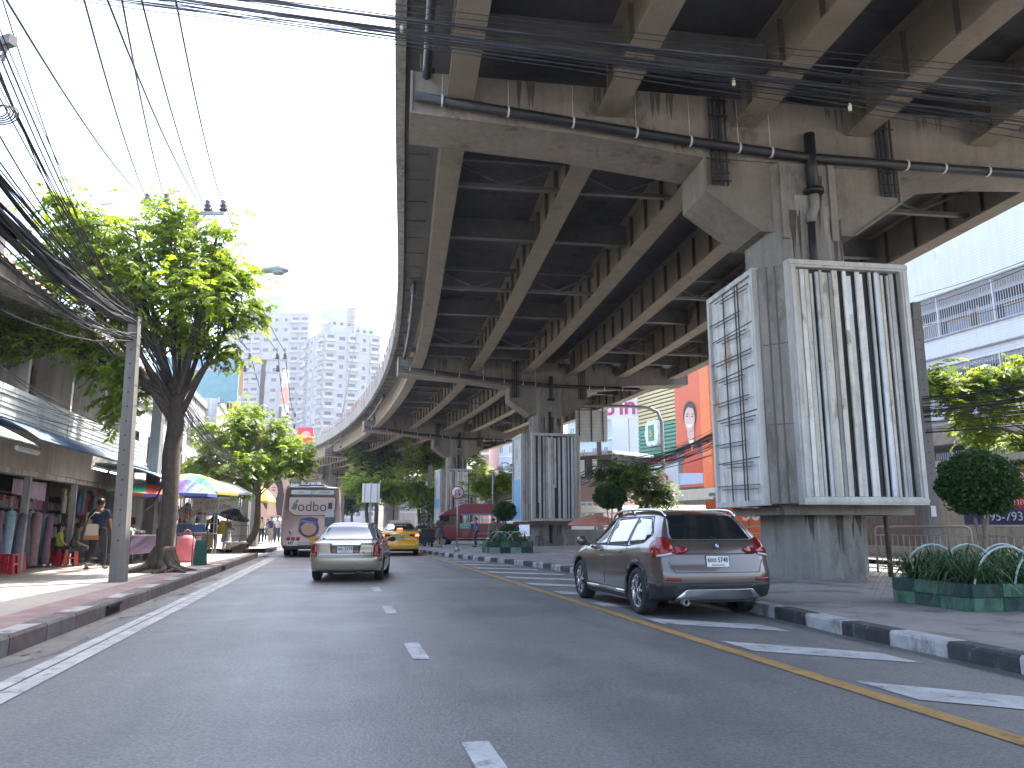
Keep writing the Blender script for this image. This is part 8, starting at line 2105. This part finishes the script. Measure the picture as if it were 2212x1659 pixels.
b = MB(); zt_ = D(1298,930,56).z; b.bar((-.9,0,zt_),(.1,0,zt_),.07); b.tube([(-.9,0,zt_),(-.9,0,zt_-.35)],.03,6); b.build('crossarm', DARK, e)
T7 = Vector((D(1298,1000,56).x,56,0))
for i in range(34):
    zc = D(1298,1008,56).z+rs.gauss(0,.32); zd = D(1550,925+rs.gauss(0,16),31).z; q = D(1560,925,31); wire('roadside_cable', [p+Vector((0,0,rs.gauss(0,.03))) for p in catenary(T7+Vector((0,0,zc)),(q.x+.6,31,zd+rs.gauss(0,.15)),.45+rs.uniform(0,.3))], rs.uniform(.008,.018), 'black cable of the tangled bundle sagging before the striped building', 'tangled cables before the striped building')
for i in range(26):
    zc = D(1298,1015,56).z+rs.gauss(0,.35); q = D(1000,1075,75); wire('roadside_cable', [p+Vector((0,0,rs.gauss(0,.05))) for p in catenary(T7+Vector((0,0,zc)),(q.x,75,q.z+rs.gauss(0,.5)),.5+rs.uniform(0,.5))], rs.uniform(.01,.02), 'black cable of the bundle running behind the second advertising box', 'cables behind the second advertising box')
for i in range(16):
    a_ = D(1000,1075,75); q = D(760,1080,110); wire('roadside_cable', [p+Vector((0,0,rs.gauss(0,.06))) for p in catenary((a_.x,75,a_.z+rs.gauss(0,.5)),(q.x,110,q.z+rs.gauss(0,.8)),.9)], rs.uniform(.015,.028), 'cable of the far bundle sagging between the poles beyond the taxi', 'far cables beyond the taxi')
for (u,vt,Y,lb) in ((929,1005,84,'pale square pole rising left of the third advertising box'),(915,1030,90,'thin pole beside the pale square pole'),(738,1060,75,'pale pole between the bus and the blank road sign'),(1012,1045,80,'pole with a small crossarm, right of the third advertising box')):
    q = D(u,vt,Y); sq_pole('distant_pole', lb, Vector((D(u-2,1150,Y).x,Y,0)), q.z, .3, .22, holes=False, group='distant poles')
q = D(1098,1010,60); e = empty('street_lamp','street lamp head on a thin arm left of the second advertising box','street lamp',(q.x-1.2,60,0)); b = MB(); b.tube([(0,0,0),(0,0,q.z-.2),(1.0,0,q.z)],.06,6); b.build('pole', STEEL, e); b = MB(); b.ball((1.2,0,q.z-.02),(.45,.16,.14)); b.build('lamp_head', WHITE, e)
for (a,c,Ya,Yc) in (((2212,560),(1975,640),20,30),((2212,575),(1975,665),20,30),((2212,650),(1985,705),20,30)):
    wire('roadside_cable', catenary(D(a[0]+60,a[1]-20,Ya),D(c[0],c[1],Yc),.1), .012, 'thin wire slanting across the white school building', 'wires before the school building')
# ------------------------------------------------------------------ haze
b = MB(); b.b2((-160,-60,-1.2),(140,330,96)); hz = b.build('haze', (lambda m: m)(bpy.data.materials.new('haze')))
hm = hz.data.materials[0]; hm.use_nodes = True; nt = hm.node_tree; nt.nodes.clear(); o_ = nt.nodes.new('ShaderNodeOutputMaterial'); v_ = nt.nodes.new('ShaderNodeVolumePrincipled')
v_.inputs['Color'].default_value = (.9,.94,1,1); v_.inputs['Density'].default_value = .0005; v_.inputs['Anisotropy'].default_value = .4
nt.links.new(v_.outputs[0], o_.inputs['Volume']); tag(hz, 'pale haze filling the street and softening the distant towers', None, None, 'stuff')
